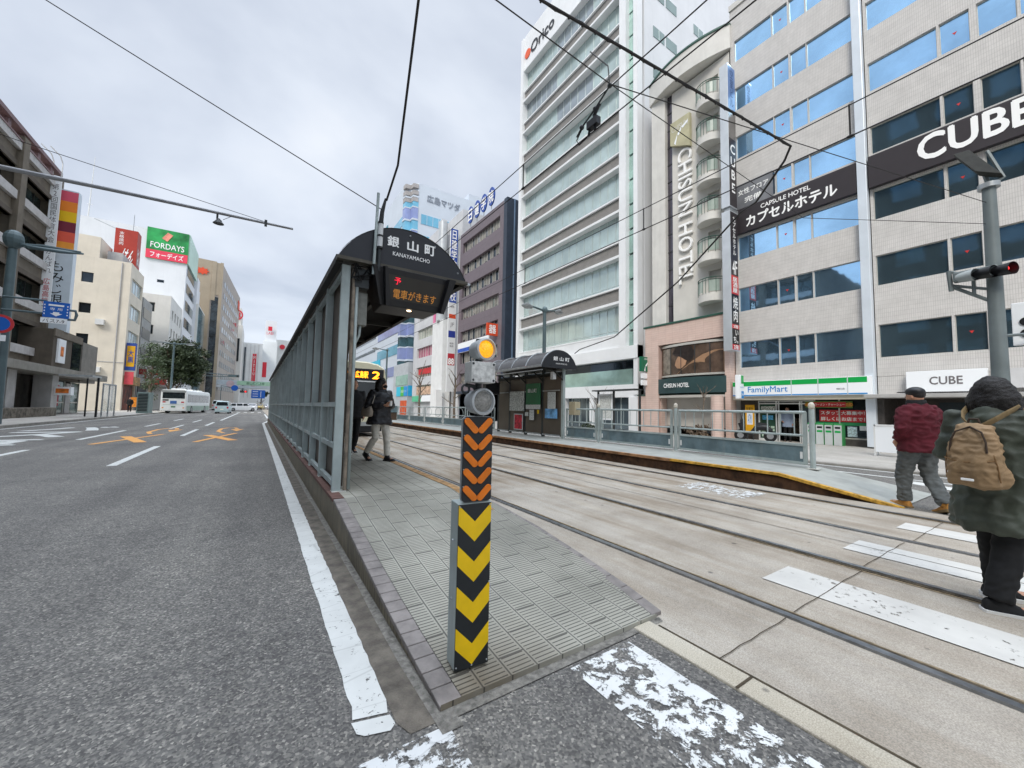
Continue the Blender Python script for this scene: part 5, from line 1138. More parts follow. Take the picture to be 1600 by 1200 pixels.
lp=MB(); cc=fbk(.03,1.345,-.02); pts=[cc+Vector((math.cos(t)*.02,0,math.sin(t)*.022)) for t in [R_(40*q) for q in range(10)]]; lp.tube(pts,.006,6); lp.tube([fbk(.03,1.365,-.02),fbk(.07,1.36,-.02),fbk(.1,1.33,-.03)],.01,6); lp.build('cable_loop',m_greyd,bc,smooth=True)
# ================================================================ far platform: shelter, railings
fsx=empty('tram_shelter',(9.0,12,.25),0,'short arched tram stop shelter with notice boards on the opposite platform','tram shelter')
Ya,Yb=10.45,15.2
ra=arc(16,8.02,9.5,2.78,.55); mb=MB(); n=len(ra); i=mb.pts([(x,Ya,z) for x,z in ra]+[(x,Ya,z-.03) for x,z in ra]+[(x,Yb,z) for x,z in ra]+[(x,Yb,z-.03) for x,z in ra])
for k in range(n-1): mb.face((i+k,i+k+1,i+2*n+k+1,i+2*n+k)); mb.face((i+n+k,i+3*n+k,i+3*n+k+1,i+n+k+1))
mb.build('roof',mat('smoked_roof','4E4C4B',.25,.1,.1),fsx,smooth=True)
mb=MB()
for y in [Ya+.02+q*(Yb-Ya-.04)/5 for q in range(6)]: mb.tube([(x,y,z+.012) for x,z in ra],.022,6)
mb.build('roof_rib',m_galv,fsx,kind='stuff'); mb=MB().box(7.98,8.04,Ya,Yb,2.72,2.8).box(9.46,9.52,Ya,Yb,2.72,2.8).box(8.0,8.06,Ya,Yb,2.60,2.63); mb.build('eave_rail',m_galv,fsx)
fg2=FC(Ya-.02); o=MB().fprism(fg2,arc(20,7.99,9.53,2.76,.58)[::-1]+[(7.99,2.70),(9.53,2.70)],0,.05).build('gable_sign',MATS['sign_black'],fsx)
text('銀 山 町',fg2,8.82,3.03,.055,.14,m_wtxt,o,width=.72,bold=.02); text('KANAYAMACHO',fg2,8.82,2.86,.055,.05,m_wtxt,o,width=.5)
for k,y in enumerate((10.7,11.85,13.0,14.15,15.1)):
    B(9.14,9.24,y-.05,y+.05,.25,2.75).build('post',m_grey if k==0 else m_greyd,fsx)
    MB().tube([(9.2,y,2.3),(8.75,y,2.65),(8.2,y,2.7)],.03,6).build('roof_bracket',m_under,fsx)
fp_=F((9.12,0,0),(0,1,0),(-1,0,0))
B(9.15,9.2,10.72,15.1,.32,2.6).build('back_panel',mat('bronze_panel','5A5249',.35,.1,.12,1),fsx)
B(9.10,9.16,10.72,15.1,2.5,2.62).build('beam',m_under,fsx)
mb=MB()
for y0,y1 in ((10.78,11.78),(11.92,12.92),(13.07,14.07),(14.2,15.0)): mb.fb(fp_,y0,y1,.32,.37,.01,.03).fb(fp_,y0,y1,.85+1.1,1.99,.01,.03)
mb.build('panel_rail',m_galv,fsx,kind='stuff')
def notice(u0,u1,z0,z1,m,nm='notice'): return FBx(fp_,u0,u1,z0,z1,.03,.045).build(nm,m,fsx)
m_paper=mat('paper_notice','C9CCC8',.6,var=.3,vs=26); m_map=mat('map_paper','B9BDB9',.5,var=.4,vs=15)
notice(12.98,14.05,1.2,2.0,m_map,'map_board'); notice(13.05,13.7,.42,1.08,mat('frame_pale','B9BEBE',.4),'poster_frame'); o=FBx(fp_,13.1,13.65,.46,1.04,.046,.05).build('red_poster',mat('poster_red2','B5273A',.5,var=.55,vs=9),fsx)
notice(11.9,12.85,1.45,2.28,mat('dark_green_board','1F6B46',.4,var=.1),'route_board'); text('銀山町',FR(9.07),12.4,2.0,.02,.16,m_wtxt,fsx,width=.6); notice(11.9,12.85,1.28,1.45,m_paper); notice(12.3,12.6,.85,1.25,m_paper); notice(12.68,12.9,1.0,1.15,m_paper); notice(11.98,12.08,1.1,1.25,m_yel)
notice(11.0,11.45,1.3,1.92,m_paper); notice(10.9,11.6,.95,1.3,mat('sky_poster','6FA8D6',.5,var=.35,vs=4))
B(8.0,8.75,10.9,12.0,1.95+.2,2.5).build('hanging_display',m_black,fsx,bevel=.01) if False else None
B(8.2,8.9,14.6,14.9,1.9,2.4).build('hanging_display',m_black,fsx,bevel=.01)
B(8.75,8.9,10.75,10.9,2.35,2.62).build('speaker',m_white,fsx,bevel=.01)
tb_=B(9.1,9.35,9.98,10.28,1.1,1.55).build('control_box',mat('cream_box','B5A98C',.5,var=.1,streak=.3),None,bevel=.01); tag(tb_,'small cream control box at the end of the far shelter','control box')
# railings
def rx(y): return 8.74+.44*min(1,max(0,(y-3.1)/3.1)) if y<6.2 else 9.18
def rpt(y,z): return (rx(y),y,z)
def railing(ya,yb,label,bars=True,circ=False):
    e=empty('railing',((rx(ya)+rx(yb))/2,(ya+yb)/2,.25),0,label,'railing','railings along the back of the far platform')
    for z,r in ((1.30,.028),(.86,.022)): MB().tube([rpt(ya+.05,z),rpt(yb-.05,z)],r,8).build('rail',m_grey,e,smooth=True)
    ff,l=F2((rx(yb),yb),(rx(ya),ya))
    if bars:
        n=max(3,int((yb-ya)/.24))
        for k in range(1,n): 
            y=ya+(yb-ya)*k/n; MB().tube([rpt(y,.86),rpt(y,1.30)],.011,6).build('baluster',m_grey,e)
    if circ:
        n=int((yb-ya)/1.0); mb=MB()
        for k in range(n):
            y=ya+(yb-ya)*(k+.5)/n; mb.tube([(rx(y),y+.42*math.cos(t),1.0+.26*math.sin(t)) for t in [R_(24*q) for q in range(16)]],.012,5)
        mb.build('ring_pattern',m_grey,e)
    FBx(ff,.1,l-.1,.36,.66,-.015,.015).build('kick_panel',mat('blue_grey_panel','66797F',.5,.1,.2,2.5,streak=.4,grime='8d938f'),e)
    FBx(ff,.06,l-.06,.655,.70,-.03,.03).build('rail',m_grey,e); FBx(ff,.06,l-.06,.31,.36,-.03,.03).build('rail',m_grey,e)
    mb=MB().fb(ff,.04,.1,.31,1.3,-.02,.02).fb(ff,l-.1,l-.04,.31,1.3,-.02,.02); mb.build('end_stile',m_grey,e)
    mb=MB().fb(ff,.11,.15,.42,.55,.016,.03).fb(ff,l-.15,l-.11,.42,.55,.016,.03); mb.build('white_tag',m_white,e,kind='stuff')
railing(3.12,6.16,'nearest steel railing section with bars above a blue-grey kick panel'); railing(6.26,8.9,'second railing section from the crossing end, beside the ball-topped posts'); railing(9.0,10.55,'short third railing section next to the far shelter')
for k in range(5): railing(15.4+k*3,18.3+k*3,['first railing section left of the far shelter, with ring pattern','second railing section left of the far shelter, with ring pattern','third railing section left of the far shelter, with ring pattern','fourth railing section left of the far shelter, with ring pattern','farthest railing section, at the brick end of the platform'][k],False,True)
for k,y in enumerate((3.07,6.21,8.95)):
    e=empty('railing_post',rpt(y,.25),0,['end post with white ball cap nearest the crossing','second ball-capped post between two railing sections','third ball-capped post near the far shelter'][k],'post','ball-capped railing posts')
    x=rx(y); MB().cyl((x,y,.25),(x,y,1.36),.045,12).build('post_tube',m_grey,e,smooth=True); MB().ball((x,y,1.42),(.055,.055,.075),14,10).build('ball_cap',mat('ivory_cap','C9C3B4',.5,var=.25,vs=20),e,smooth=True); B(x-.09,x+.09,y-.09,y+.09,.25,.262).build('base_plate',MATS['white_mortar'],e)
bw=empty('brick_end_wall',(7.9,27,.2),0,'low brown brick end wall with grey cap at the far end of the platform','wall'); B(7.5,9.3,30.6,30.9,.2,.85).build('brick_wall',brickmat('brown_brick','xz',.22,.07,'6B5340','5C4636','3E3228',var=.3),bw); B(7.45,9.35,30.55,30.95,.85,1.35).build('cap_panel',MATS['blue_grey_panel'],bw)
# ================================================================ poles, signals, lamps
pr_=empty('signal_pole',(12.6,1.18,.05),0,'grey steel pole carrying a floodlight and a sideways traffic signal behind the crossing','pole')
MB().tube([(12.6,1.18,.05),(12.6,1.18,6.1)],[.14,.10],18).build('pole_tube',mat('pole_grey','6C7576',.5,.1,.1,2,streak=.2),pr_,smooth=True)
MB().cyl((12.6,1.18,6.05),(12.6,1.18,6.15),.16,18).build('collar',m_galv,pr_,smooth=True)
fl2=MB(); 
P=[(12.62,1.42,7.05),(12.35,1.62,6.95),(12.2,1.30,6.35),(12.62,1.0,6.3)]
i=fl2.pts(P+[(p[0]+.28,p[1]-.02,p[2]-.02) for p in P])
for q in ((0,1,2,3),(4,7,6,5),(0,4,5,1),(1,5,6,2),(2,6,7,3),(3,7,4,0)): fl2.face([i+k for k in q])
h_=fl2.build('floodlight',mat('flood_dark','2B2C29',.9,0,.2,8),pr_,bevel=.015); 
MB().tube([(12.6,1.18,6.12),(12.85,1.0,6.3),(12.9,1.2,7.0)],.035,6).tube([(12.6,1.18,6.15),(12.75,1.25,6.5)],.04,6).build('bracket',MATS['pole_grey'],pr_)
fsn=FC(0)
sg=MB()
sg.tube([(12.6,1.18,3.62),(12.45,1.78,4.1)],.035,6).tube([(12.6,1.18,3.9),(12.45,1.75,4.1)],.03,6).tube([(12.45,1.76,3.98),(12.42,1.78,4.42)],.04,6).tube([(12.45,1.76,4.4),(12.5,1.5,4.28)],.03,6).tube([(12.52,1.45,3.85),(12.52,1.45,4.2)],.03,6); arm=sg.build('signal_arm',MATS['pole_grey'],pr_)
sb_=MB().box(12.34,12.5,1.1,1.72,4.14,4.36).build('signal_housing',MATS['pole_grey'],pr_,bevel=.03)
for k in range(3):
    y=1.16+.0*k; x=12.62+k*.0; yy=1.42-.24*k
    hd=MB(); cc=Vector((12.32,yy+.10,4.23)); dr=Vector((-.25,-.97,-.12)).normalized()
    MB().tube([cc+Vector((.1,.12,0)),cc+dr*.14],[.10,.125],16,cap=False).build('signal_hood',m_black if k else mat('hood_grey','9CA3A3',.4,var=.05),pr_,smooth=True)
    c2=cc+dr*.02; MB().ball(c2,(.062,.062,.062),12,8).build('signal_lens',[m_black,m_black,mat('signal_red','E02A2A',.3,var=0,emit=1.2)][k],pr_,smooth=True)
# white pedestrian signal-like panel with two black round holes behind
wp=empty('pedestrian_signal',(12.8,.5,2.8),0,'white vertical panel with two black round lenses at the right edge','signal')
B(12.9,13.0,.62,1.02,2.75,3.62).build('panel',m_sgw,wp,bevel=.01)
for z in (3.22,2.98): MB().cyl((12.88,.84,z),(12.91,.84,z),.085,16).build('lens',m_black,wp)
MB().tube([(12.6,1.18,2.93),(12.9,.3,2.95)],.03,6).build('bracket',MATS['pole_grey'],wp)
# left street lamp pole with sign bracket
m_lp=mat('lamp_pole_green','56676B',.45,.1,.1,2,streak=.15)
lp=empty('street_lamp',(-9.75,27.5,.12),0,'grey-green lamp post at the left edge with long flat lamp arm','street lamp')
MB().tube([(-9.9,27.8,.12),(-9.9,27.8,8.3)],[.2,.15],14).build('pole',m_lp,lp,smooth=True); MB().ball((-9.9,27.8,8.75),(.35,.35,.45),10,8).build('pole_cap',m_lp,lp)
MB().tube([(-9.9,27.8,8.5),(-8.9,27.6,8.6),(-7.6,27.4,8.55)],[.1,.09,.06],8).build('lamp_arm',m_lp,lp,smooth=True); 
MB().tube([(-9.4,27.6,8.45),(-8.2,27.4,8.45),(-7.5,27.4,8.5)],[(.05,.1),(.16,.07),(.05,.04)],10).build('lamp_head',m_lp,lp,smooth=True)
sbk=empty('bus_lane_sign',(-8.3,27.2,5),0,'blue bus lane sign with white plate below on a long bracket from the lamp post','sign')
mb=MB().tube([(-9.9,27.4,5.95),(-8.5,27.25,5.95)],.05,6).tube([(-9.9,27.4,5.35),(-7.75,27.25,5.35)],.05,6).tube([(-7.9,27.25,5.6),(-7.55,27.25,5.6),(-7.5,27.25,5.4),(-7.55,27.25,5.15),(-7.9,27.25,5.15)],.06,6); mb.build('bracket',m_lp,sbk)
fc=FC(27.1); o=FBx(fc,-8.55,-7.7,5.15,5.9,0,.04).build('blue_plate',mat('sign_royal','1D5FB8',.4,var=.03),sbk); FBx(fc,-8.6,-7.75,4.88,5.13,0,.04).build('white_plate',m_sgw,sbk); text('バス7-9',fc,-8.18,5.0,.045,.17,m_black,sbk,width=.7)
MB().fprism(fc,[(-8.32,5.35),(-8.12,5.22),(-7.92,5.35),(-8.02,5.35),(-8.02,5.42),(-8.22,5.42),(-8.22,5.35)],.041,.045).build('arrow',m_wtxt,o); FBx(fc,-8.38,-7.88,5.7,5.78,.041,.045).build('bar',m_wtxt,o); text('専 用',fc,-8.13,5.56,.045,.13,m_wtxt,o,width=.4)
mb=MB(); 
for x in (-8.5,-7.76):
    for k in range(4): mb.fb(fc,x-.02,x+.02,5.28+k*.14,5.34+k*.14,.041,.044)
mb.build('edge_marks',m_wtxt,o,kind='stuff')
nps=empty('no_parking_sign',(-9.9,26.5,4.6),0,'round blue and red no parking sign at the left edge','sign'); 
MB().cyl((-9.72,26.9,4.62),(-9.72,26.87,4.62),.42,24).build('red_disc',m_rb,nps); MB().cyl((-9.72,26.868,4.62),(-9.72,26.86,4.62),.31,24).build('blue_disc',MATS['sign_royal'],nps); fc=FC(26.855); FBx(fc,-9.95,-9.5,3.85,4.12,0,.02).build('white_plate',m_sgw,nps); MB().tube([(-9.72,26.95,.12),(-9.72,26.95,5.0)],.04,8).build('post',m_galv,nps)
# long signal mast arm over the road
ma=empty('mast_arm',(-9.7,20,.12),0,'thin grey mast arm reaching over the road with a small camera hanging below','mast arm')
MB().tube([(-9.7,20,.12),(-9.7,20,9.2)],[.2,.14],12).build('mast_pole',m_lp,ma,smooth=True); MB().tube([(-9.7,20,8.95),(-5,20,9.12),(1.0,20,9.25)],[.085,.07,.05],10).build('arm',mat('arm_grey','8B8C8E',.4,.2,.1,3),ma,smooth=True)
MB().tube([(-1.75,20,9.2),(-1.75,20,8.95),(-1.6,20,8.85)],.04,6).tube([(-1.3,20,9.15),(-1.55,20,8.95)],.012,4).tube([(-1.7,20,8.95),(-1.7,20,8.83),(-1.7,20,8.74)],[.05,.12,.2],12).build('camera',m_greyd,ma,smooth=True); MB().box(-.1,.0,19.92,20.08,9.1,9.35).build('clamp',m_greyd,ma)
# other lamp posts
def streetlamp(x,y,h,label,arms,z0=.12,col=m_lp):
    e=empty('street_lamp',(x,y,z0),0,label,'street lamp','street lamps along the road'); MB().tube([(x,y,z0),(x,y,h)],[.13,.09],10).build('pole',col,e,smooth=True); MB().ball((x,y,h+.05),(.16,.16,.2),8,6).build('pole_cap',col,e)
    for s,l in arms:
        MB().tube([(x,y,h),(x+s*l*.6,y,h+.1),(x+s*l,y,h+.15)],[.06,.05,.03],6).build('lamp_arm',col,e,smooth=True); MB().tube([(x+s*l*.7,y,h+.05),(x+s*l,y,h+.1),(x+s*l*1.25,y,h+.08)],[(.04,.08),(.1,.2),(.03,.05)],8).build('lamp_head',m_galv,e,smooth=True)
    return e
streetlamp(-8.7,62,8.4,'green-grey lamp post with two arms rising behind the bus',((-1,1.8),(1,1.6)))
streetlamp(12.8,16.5,6.6,'grey lamp post with two arms standing behind the far shelter',((-1,1.2),(1,1.0)),.05)
streetlamp(12.8,47,8.0,'distant lamp post beside the bare trees on the right sidewalk',((-1,1.4),),.05)
# bus shelter on the left pavement
bsh=empty('bus_shelter',(-10,39,.12),0,'glass bus shelter with thin roof and black front post on the left sidewalk','bus shelter')
B(-11.2,-9.6,38.6,40.6,2.95,3.05).build('roof',m_galv,bsh); B(-9.66,-9.55,39.9,40.01,.12,2.95).build('post',m_black,bsh); B(-10.6,-10.52,41.5,41.6,.12,2.95).build('post',m_black,bsh)
gp_=mat('clear_glass_pane','C9D6D4',.05,0,0,alpha=.28,spec=.8); o=B(-9.5,-9.46,40.6,43.6,.45,2.5).build('glass_panel',gp_,bsh); MB().box(-9.52,-9.44,40.55,40.62,.12,2.6).box(-9.52,-9.44,43.6,43.67,.12,2.6).box(-9.52,-9.44,42.0,42.07,.12,2.6).box(-9.52,-9.44,40.62,43.6,2.5,2.6).build('frame',m_galv,o)
kb_=empty('street_cabinet',(-8.9,53,.12),0,'grey-green louvred cabinet on the kerb left of the bus','cabinet')
B(-10.3,-9.35,54.8,56.8,.12,2.3).build('cabinet_body',mat('cabinet_green_grey','7D8F8B',.5,var=.1),kb_,bevel=.03); mb=MB()
for k in range(12): mb.fb(FC(54.8),-10.2,-9.45,.35+k*.155,.43+k*.155,.0,.03)
mb.build('louvre',m_black,kb_,kind='stuff')
# signal gantry over the junction with signs
ga=empty('signal_gantry',(-8.9,80,.12),0,'green-grey lattice arm with red traffic signal and blue direction sign past the bus','signal')
MB().tube([(-8.6,80,.1),(-8.6,80,6.5)],.14,8).build('pole',m_lp,ga); mb=MB().tube([(-8.6,80,6.3),(-2.9,80,6.0)],.06,6).tube([(-8.6,80,5.7),(-2.9,80,5.8)],.06,6)
for k in range(8): mb.tube([(-8.6+k*.7,80,6.25),(-8.3+k*.7,80,5.72)],.03,4)
mb.build('lattice_arm',m_lp,ga); B(-4.1,-2.6,79.8,80.1,5.75,6.15).build('signal_housing',m_lp,ga); MB().ball((-2.85,79.8,5.95),.14,8,6).build('red_lens',m_black,ga)
MB().cyl((-3.9,99.9,4.6),(-3.9,99.8,4.6),.6,20).build('blue_round_sign',MATS['sign_royal'],ga)
g2=empty('traffic_signal',(-2,100,4),0,'distant red horizontal traffic signal beside a round blue arrow sign','signal'); B(-3.0,-1.7,100,100.3,3.7,4.15).build('signal_housing',m_greyd,g2); MB().ball((-2.0,99.98,3.92),(.17,.08,.17),10,6).build('red_lens',MATS['signal_red'],g2); MB().tube([(-6.2,100.2,.1),(-6.2,100.2,5.0),(-1.8,100.2,4.3)],.08,6).build('pole',m_lp,g2)
g3=empty('direction_sign',(.5,125,4),0,'distant blue direction board with white lines under the footbridge','sign'); B(-1.2,1.9,125,125.2,2.9,5.1).build('blue_board',MATS['sign_royal'],g3); mb=MB(); fc=FC(125)
for z in (3.4,4.0,4.6): mb.fb(fc,-.9,.3,z,z+.12,0,.02)
mb.fb(fc,.9,1.0,3.2,4.8,0,.02); mb.build('white_marks',m_wtxt,g3); MB().box(.3,.4,125.2,125.3,0,5.2).build('post',m_galv,g3)
# ================================================================ overhead wires
m_wire=mat('wire_black','262322',.6,var=0)
def wire(pts,r,label,sag=0,twist=False,group='overhead wires'):
    P=[Vector(p) for p in pts]; out=[]
    for a,b in zip(P,P[1:]):
        n=24 if sag or twist else 2
        for k in range(n): t=k/n; out.append(a.lerp(b,t)-Vector((0,0,sag*4*t*(1-t))))
    out.append(P[-1])
    o=MB().tube(out,r,6).build('overhead_wire',m_wire,smooth=True); tag(o,label,'wire',group)
    if twist:
        q=MB(); o2_=[p+Vector((math.cos(k*1.7)*r*1.3,0,math.sin(k*1.7)*r*1.3)) for k,p in enumerate(out)]; q.tube(o2_,r*.6,5).build('lashing',m_wire,o,smooth=True)
        q=MB()
        for k in range(0,len(out)-1,1): q.tube([out[k]+Vector((.0,0,-r*1.6)),out[k]+Vector((.01,.01,r*1.6))],r*.8,4)
        q.build('cable_clip',m_wire,o,kind='stuff')
    return o
wire([(3.5,-25,4.89),(3.5,200,4.89)],.008,'contact wire above the nearer track'); wire([(3.5,-25,5.3),(3.5,200,5.3)],.008,'messenger wire above the nearer contact wire')
wire([(6.25,-25,4.86),(6.25,200,4.86)],.009,'contact wire above the farther track'); wire([(6.25,-25,5.28),(6.25,200,5.28)],.008,'messenger wire above the farther contact wire')
for i,(x,y,z0,z1) in enumerate(((6.25,1.68,4.86,5.28),(6.25,4.9,4.86,5.28),(3.5,5.14,4.89,5.3),(3.5,10.5,4.89,5.3),(6.25,9,4.86,5.28))):
    o=MB().tube([(x,y,z0-.02),(x,y,z1+.01)],.011,5).ball((x,y,z0),(.02,.05,.02),6,5).build('wire_dropper',m_wire,smooth=True); tag(o,['short dropper between the farther wires in front of the office column','short dropper on the farther wires in front of the white tower side','short dropper on the nearer wires at the left edge of the white tower','small dropper on the nearer wires above the far shelter','small dropper on the farther wires before the white tower'][i],'dropper','wire droppers')
LOCAL[0]=False
# ---- span wires and feeder
wire([(-6.4,1.5,6.2),(2.22,3,5.43),(6.2,2.33,5.08)],.016,'thick lashed feeder cable slanting down from the top of the view',0,True)
wire([(6.2,2.33,5.08),(6.22,2.42,4.92),(6.6,2.99,4.67),(7.0,3.4,4.82),(7.8,5.19,4.19),(8.7,7.87,3.43),(9.3,9.98,3.37),(9.5,10.45,3.3)],.016,'black feeder cable drooping to the gable of the far shelter')
wire([(-4,3.3,5.6),(1.7,3,5.1),(3.5,3.23,5.32),(12.6,1.2,5.75)],.007,'thin span wire from upper left to the right hand pole')
wire([(3.5,3.23,5.32),(9,3.2,5.2),(12.6,1.2,5.3)],.006,'lower thin span wire ending on the right hand pole')
wire([(1.094,4.51,3.53),(-2.1,6,5.5),(-9.8,8.5,9.7)],.0055,'thin wire rising from the near shelter to the upper left')
wire([(1.149,4.505,3.65),(1.15,4.1,3.86),(.96,3,4.66),(.6,1.0,5.6),(.2,-3,7.2)],.0115,'dark cable rising steeply from the near shelter pole')
fit=empty('wire_fitting',(3.5,3.5,4.9),0,'dark hanging clamp and feeder loop on the nearer track wires','fitting')
mb=MB().tube([(3.5,3.25,5.32),(3.5,3.5,5.18),(3.5,3.75,5.08),(3.5,3.85,5.0)],.012,6); mb.ball((3.5,3.25,5.32),.032,8,6).ball((3.5,3.5,5.18),.032,8,6).ball((3.5,3.75,5.08),.034,8,6); mb.build('insulator_chain',m_greyd,fit,smooth=True)
mb=MB().box(3.46,3.54,3.44,3.62,4.95,5.05).tube([(3.5,3.5,4.9),(3.5,3.52,5.1),(3.5,3.42,5.2)],.022,6).tube([(3.5,3.62,4.88),(3.5,3.58,5.02)],.018,6); mb.build('clamp',m_black,fit)
MB().tube([(3.5,3.75,5.05),(3.5,3.85,4.95),(3.5,3.8,4.86),(3.5,3.65,4.88)],.008,5).tube([(3.5,3.25,5.32),(3.5,3.28,5.6),(3.5,3.6,6.05)],.008,5).build('feeder_loop',m_wire,fit,smooth=True)
MB().tube([(-9.7,20,10.4),(-6.88,20,10.04),(-.06,20,9.28)],.012,4).tube([(-9.7,20,9.2),(-9.7,20,10.5)],.06,6).build('stay_wire',m_wire,ma)
# ================================================================ vehicles
m_tyre=m_rubber; m_rim=mat('wheel_rim','9A9C9E',.35,.6,.1); m_cglass=glass('car_glass','22282B',.15,.05,.2); m_tail=mat('tail_red','B3202A',.3,var=0)
m_head=mat('headlight_clear','D8DCDE',.15,.3,0); m_plate=mat('number_plate','D6D4C0',.5,var=0)
def wheel(par,x,y,r,wd=.2):
    o=MB().cyl((x-wd/2,y,r),(x+wd/2,y,r),r,20).build('wheel',m_tyre,par,smooth=True)
    MB().cyl((x-wd/2-.01,y,r),(x+wd/2+.01,y,r),r*.62,14).build('rim',m_rim,o)
def car(name,loc,rz,L_,W_,H_,colr,label,cat,kind='van',group=None,detail=True):
    """forward is local +y, origin at ground centre"""
    e=empty(name,loc,rz,label,cat,group); LOCAL[0]=True
    m=mat('car_paint_'+colr,colr,.25,.15,.03,spec=.7)
    if kind=='van': prof=[(-.5,.12),(-.5,.5),(-.485,.62),(-.46,.95),(-.40,1.0),(.22,1.0),(.30,.95),(.41,.62),(.47,.55),(.5,.42),(.5,.12)]
    elif kind=='wagon': prof=[(-.5,.14),(-.5,.52),(-.48,.64),(-.43,.93),(-.36,.99),(.05,1.0),(.12,.96),(.24,.64),(.44,.56),(.49,.46),(.5,.14)]
    else: prof=[(-.5,.15),(-.5,.5),(-.46,.62),(-.36,.66),(-.24,.94),(-.16,1.0),(.06,1.0),(.12,.96),(.26,.66),(.44,.58),(.49,.46),(.5,.15)]
    rings=[]
    for sx in (-1,-.985,-.9,.9,.985,1):
        k=abs(sx); ring=[]
        for (py,pz) in prof:
            z=pz*H_; tum=0 if pz<.6 else (pz-.6)/.4*.16
            inset=0 if k<.95 else .04 if k<.99 else .09
            ring.append((sx*W_/2*(1-tum), py*(L_-inset), z-(.03 if k>.99 and pz>.9 else 0)))
        rings.append(ring)
    MB().loft(rings).build('body',m,e,smooth=True,bevel=.03)
    wt=.66 if kind!='van' else .62; y_f=[p for p in prof]
    # side windows
    for s in (-1,1):
        def P(py,pz): tum=(pz-.6)/.4*.16; return (s*(W_/2*(1-tum)+.004),py*L_,pz*H_)
        if kind=='van': quads=[(-.44,-.24,-.42),(-.21,.02,-.21),(.05,.32,.05)]
        elif kind=='wagon': quads=[(-.43,-.24,-.38),(-.21,-.02,-.21),(.01,.2,.01)]
        else: quads=[(-.34,-.14,-.22),(-.11,.22,-.11)]
        for a,b,at in quads:
            bt_=b-(.07 if b>.15 else 0)
            MB().poly([P(a,wt),P(b,wt),P(bt_,.93),P(at,.93)]).build('side_window',m_cglass,e)
        MB().box(s*(W_/2+.02)-.05,s*(W_/2+.02)+.05,L_*.26,L_*.29,wt*H_,wt*H_+.12).build('mirror',m,e)
    # front / rear glass
    def quad(y0,z0,y1,z1,nm,off):
        w0=W_/2*(1-(z0-.6)/.4*.16)-.1; w1=W_/2*(1-(z1-.6)/.4*.16)-.1
        MB().poly([(-w0,y0*L_+off,z0*H_+.01),(w0,y0*L_+off,z0*H_+.01),(w1,y1*L_+off,z1*H_+.01),(-w1,y1*L_+off,z1*H_+.01)]).build(nm,m_cglass,e)
    if kind=='van': quad(-.487,.64,-.464,.92,'rear_window',-.012); quad(.405,.64,.305,.93,'windscreen',.02)
    elif kind=='wagon': quad(-.478,.66,-.437,.9,'rear_window',-.012); quad(.235,.66,.125,.94,'windscreen',.02)
    else: quad(-.355,.69,-.245,.92,'rear_window',-.02); quad(.25,.68,.125,.94,'windscreen',.02)
    for s in (-1,1):
        B(s*W_*.40-.09,s*W_*.40+.09,-L_/2-.012,-L_/2+.05,.42*H_,.56*H_).build('tail_light',m_tail,e); B(s*W_*.36-.13,s*W_*.36+.13,L_/2-.08,L_/2-.01,.42*H_,.52*H_).build('headlight',m_head,e)
        for yy in (-.33,.34): wheel(e,s*(W_/2-.09),yy*L_,.15*L_/1.9 if L_<3.6 else .30)
    B(-.17,.17,-L_/2-.015,-L_/2+.02,.30*H_,.38*H_).build('number_plate',m_plate,e); B(-W_/2+.06,W_/2-.06,-L_/2-.03,-L_/2+.06,.16*H_,.27*H_).build('bumper',m,e); B(-W_/2+.06,W_/2-.06,L_/2-.09,L_/2+.01,.16*H_,.28*H_).build('bumper',m_greyd,e)
    LOCAL[0]=False; return e
# bus
bs2=empty('city_bus',(-7.45,65.6,0),R_(-7),'white city bus seen from the rear with green lower side at the kerb','bus'); LOCAL[0]=True
m_bus=mat('bus_white','E3E5E2',.3,.05,.03,spec=.6); m_busg=mat('bus_pale_green','9FB4A4',.4,var=.05)
Lb,Wb,Hb=11.0,2.4,2.85
rings=[]
for y,s in ((-Lb/2,.94),(-Lb/2+.08,1),(Lb/2-.1,1),(Lb/2,.94)):
    rings.append([(x*Wb/2*s,y,z) for x,z in ((-1,.32),(-1,2.45),(-.93,2.72),(-.8,2.82),(.8,2.82),(.93,2.72),(1,2.45),(1,.32))])
MB().loft(rings).build('body',m_bus,bs2,smooth=25)
yb=-Lb/2
B(-1.02,1.02,yb-.012,yb+.03,1.78,2.48).build('rear_window',m_cglass,bs2); B(-1.12,1.12,yb-.014,yb+.01,2.5,2.72).build('rear_display',mat('bus_grey_band','8E9290',.4),bs2)
B(-.3,.3,yb-.02,yb+.01,1.15,1.5).build('rear_sign',mat('bus_blue_sign','4A6FA8',.4,var=.2),bs2); B(-1.0,-.45,yb-.018,yb+.01,1.5,1.66).build('rear_label',m_greyd,bs2)
for s in (-1,1): B(s*.85-.13,s*.85+.13,yb-.018,yb+.01,1.28,1.42).build('tail_light',m_tail,bs2); B(s*.95-.08,s*.95+.08,yb-.018,yb+.01,.62,.74).build('fog_light',mat('amber_small','D88A2A',.4,var=0),bs2)
B(-.2,.2,yb-.02,yb+.01,.72,.88).build('number_plate',mat('green_plate','4F7F5D',.5,var=0),bs2); B(-1.1,1.1,yb-.03,yb+.02,.34,.6).build('bumper',m_bus,bs2)
B(-.95,.95,yb-.006,yb+.02,1.02,1.06).build('panel_seam',m_busg,bs2)
for s in (-1,1):
    x=s*Wb/2
    for k in range(6): B(min(x,x+s*.012),max(x,x+s*.012),-4.95+k*1.65,-3.42+k*1.65,1.35,2.3).build('side_window',m_cglass,bs2)
    B(min(x,x+s*.01),max(x,x+s*.01),-5.3,5.2,.34,.95).build('green_band',m_busg,bs2)
    for yy in (-3.3,2.9): wheel(bs2,s*(Wb/2-.13),yy,.46,.28)
for k in range(3): B(-.7,.7,-4+k*3,-2.4+k*3,2.82,2.98).build('roof_unit',m_bus,bs2,bevel=.05)
LOCAL[0]=False
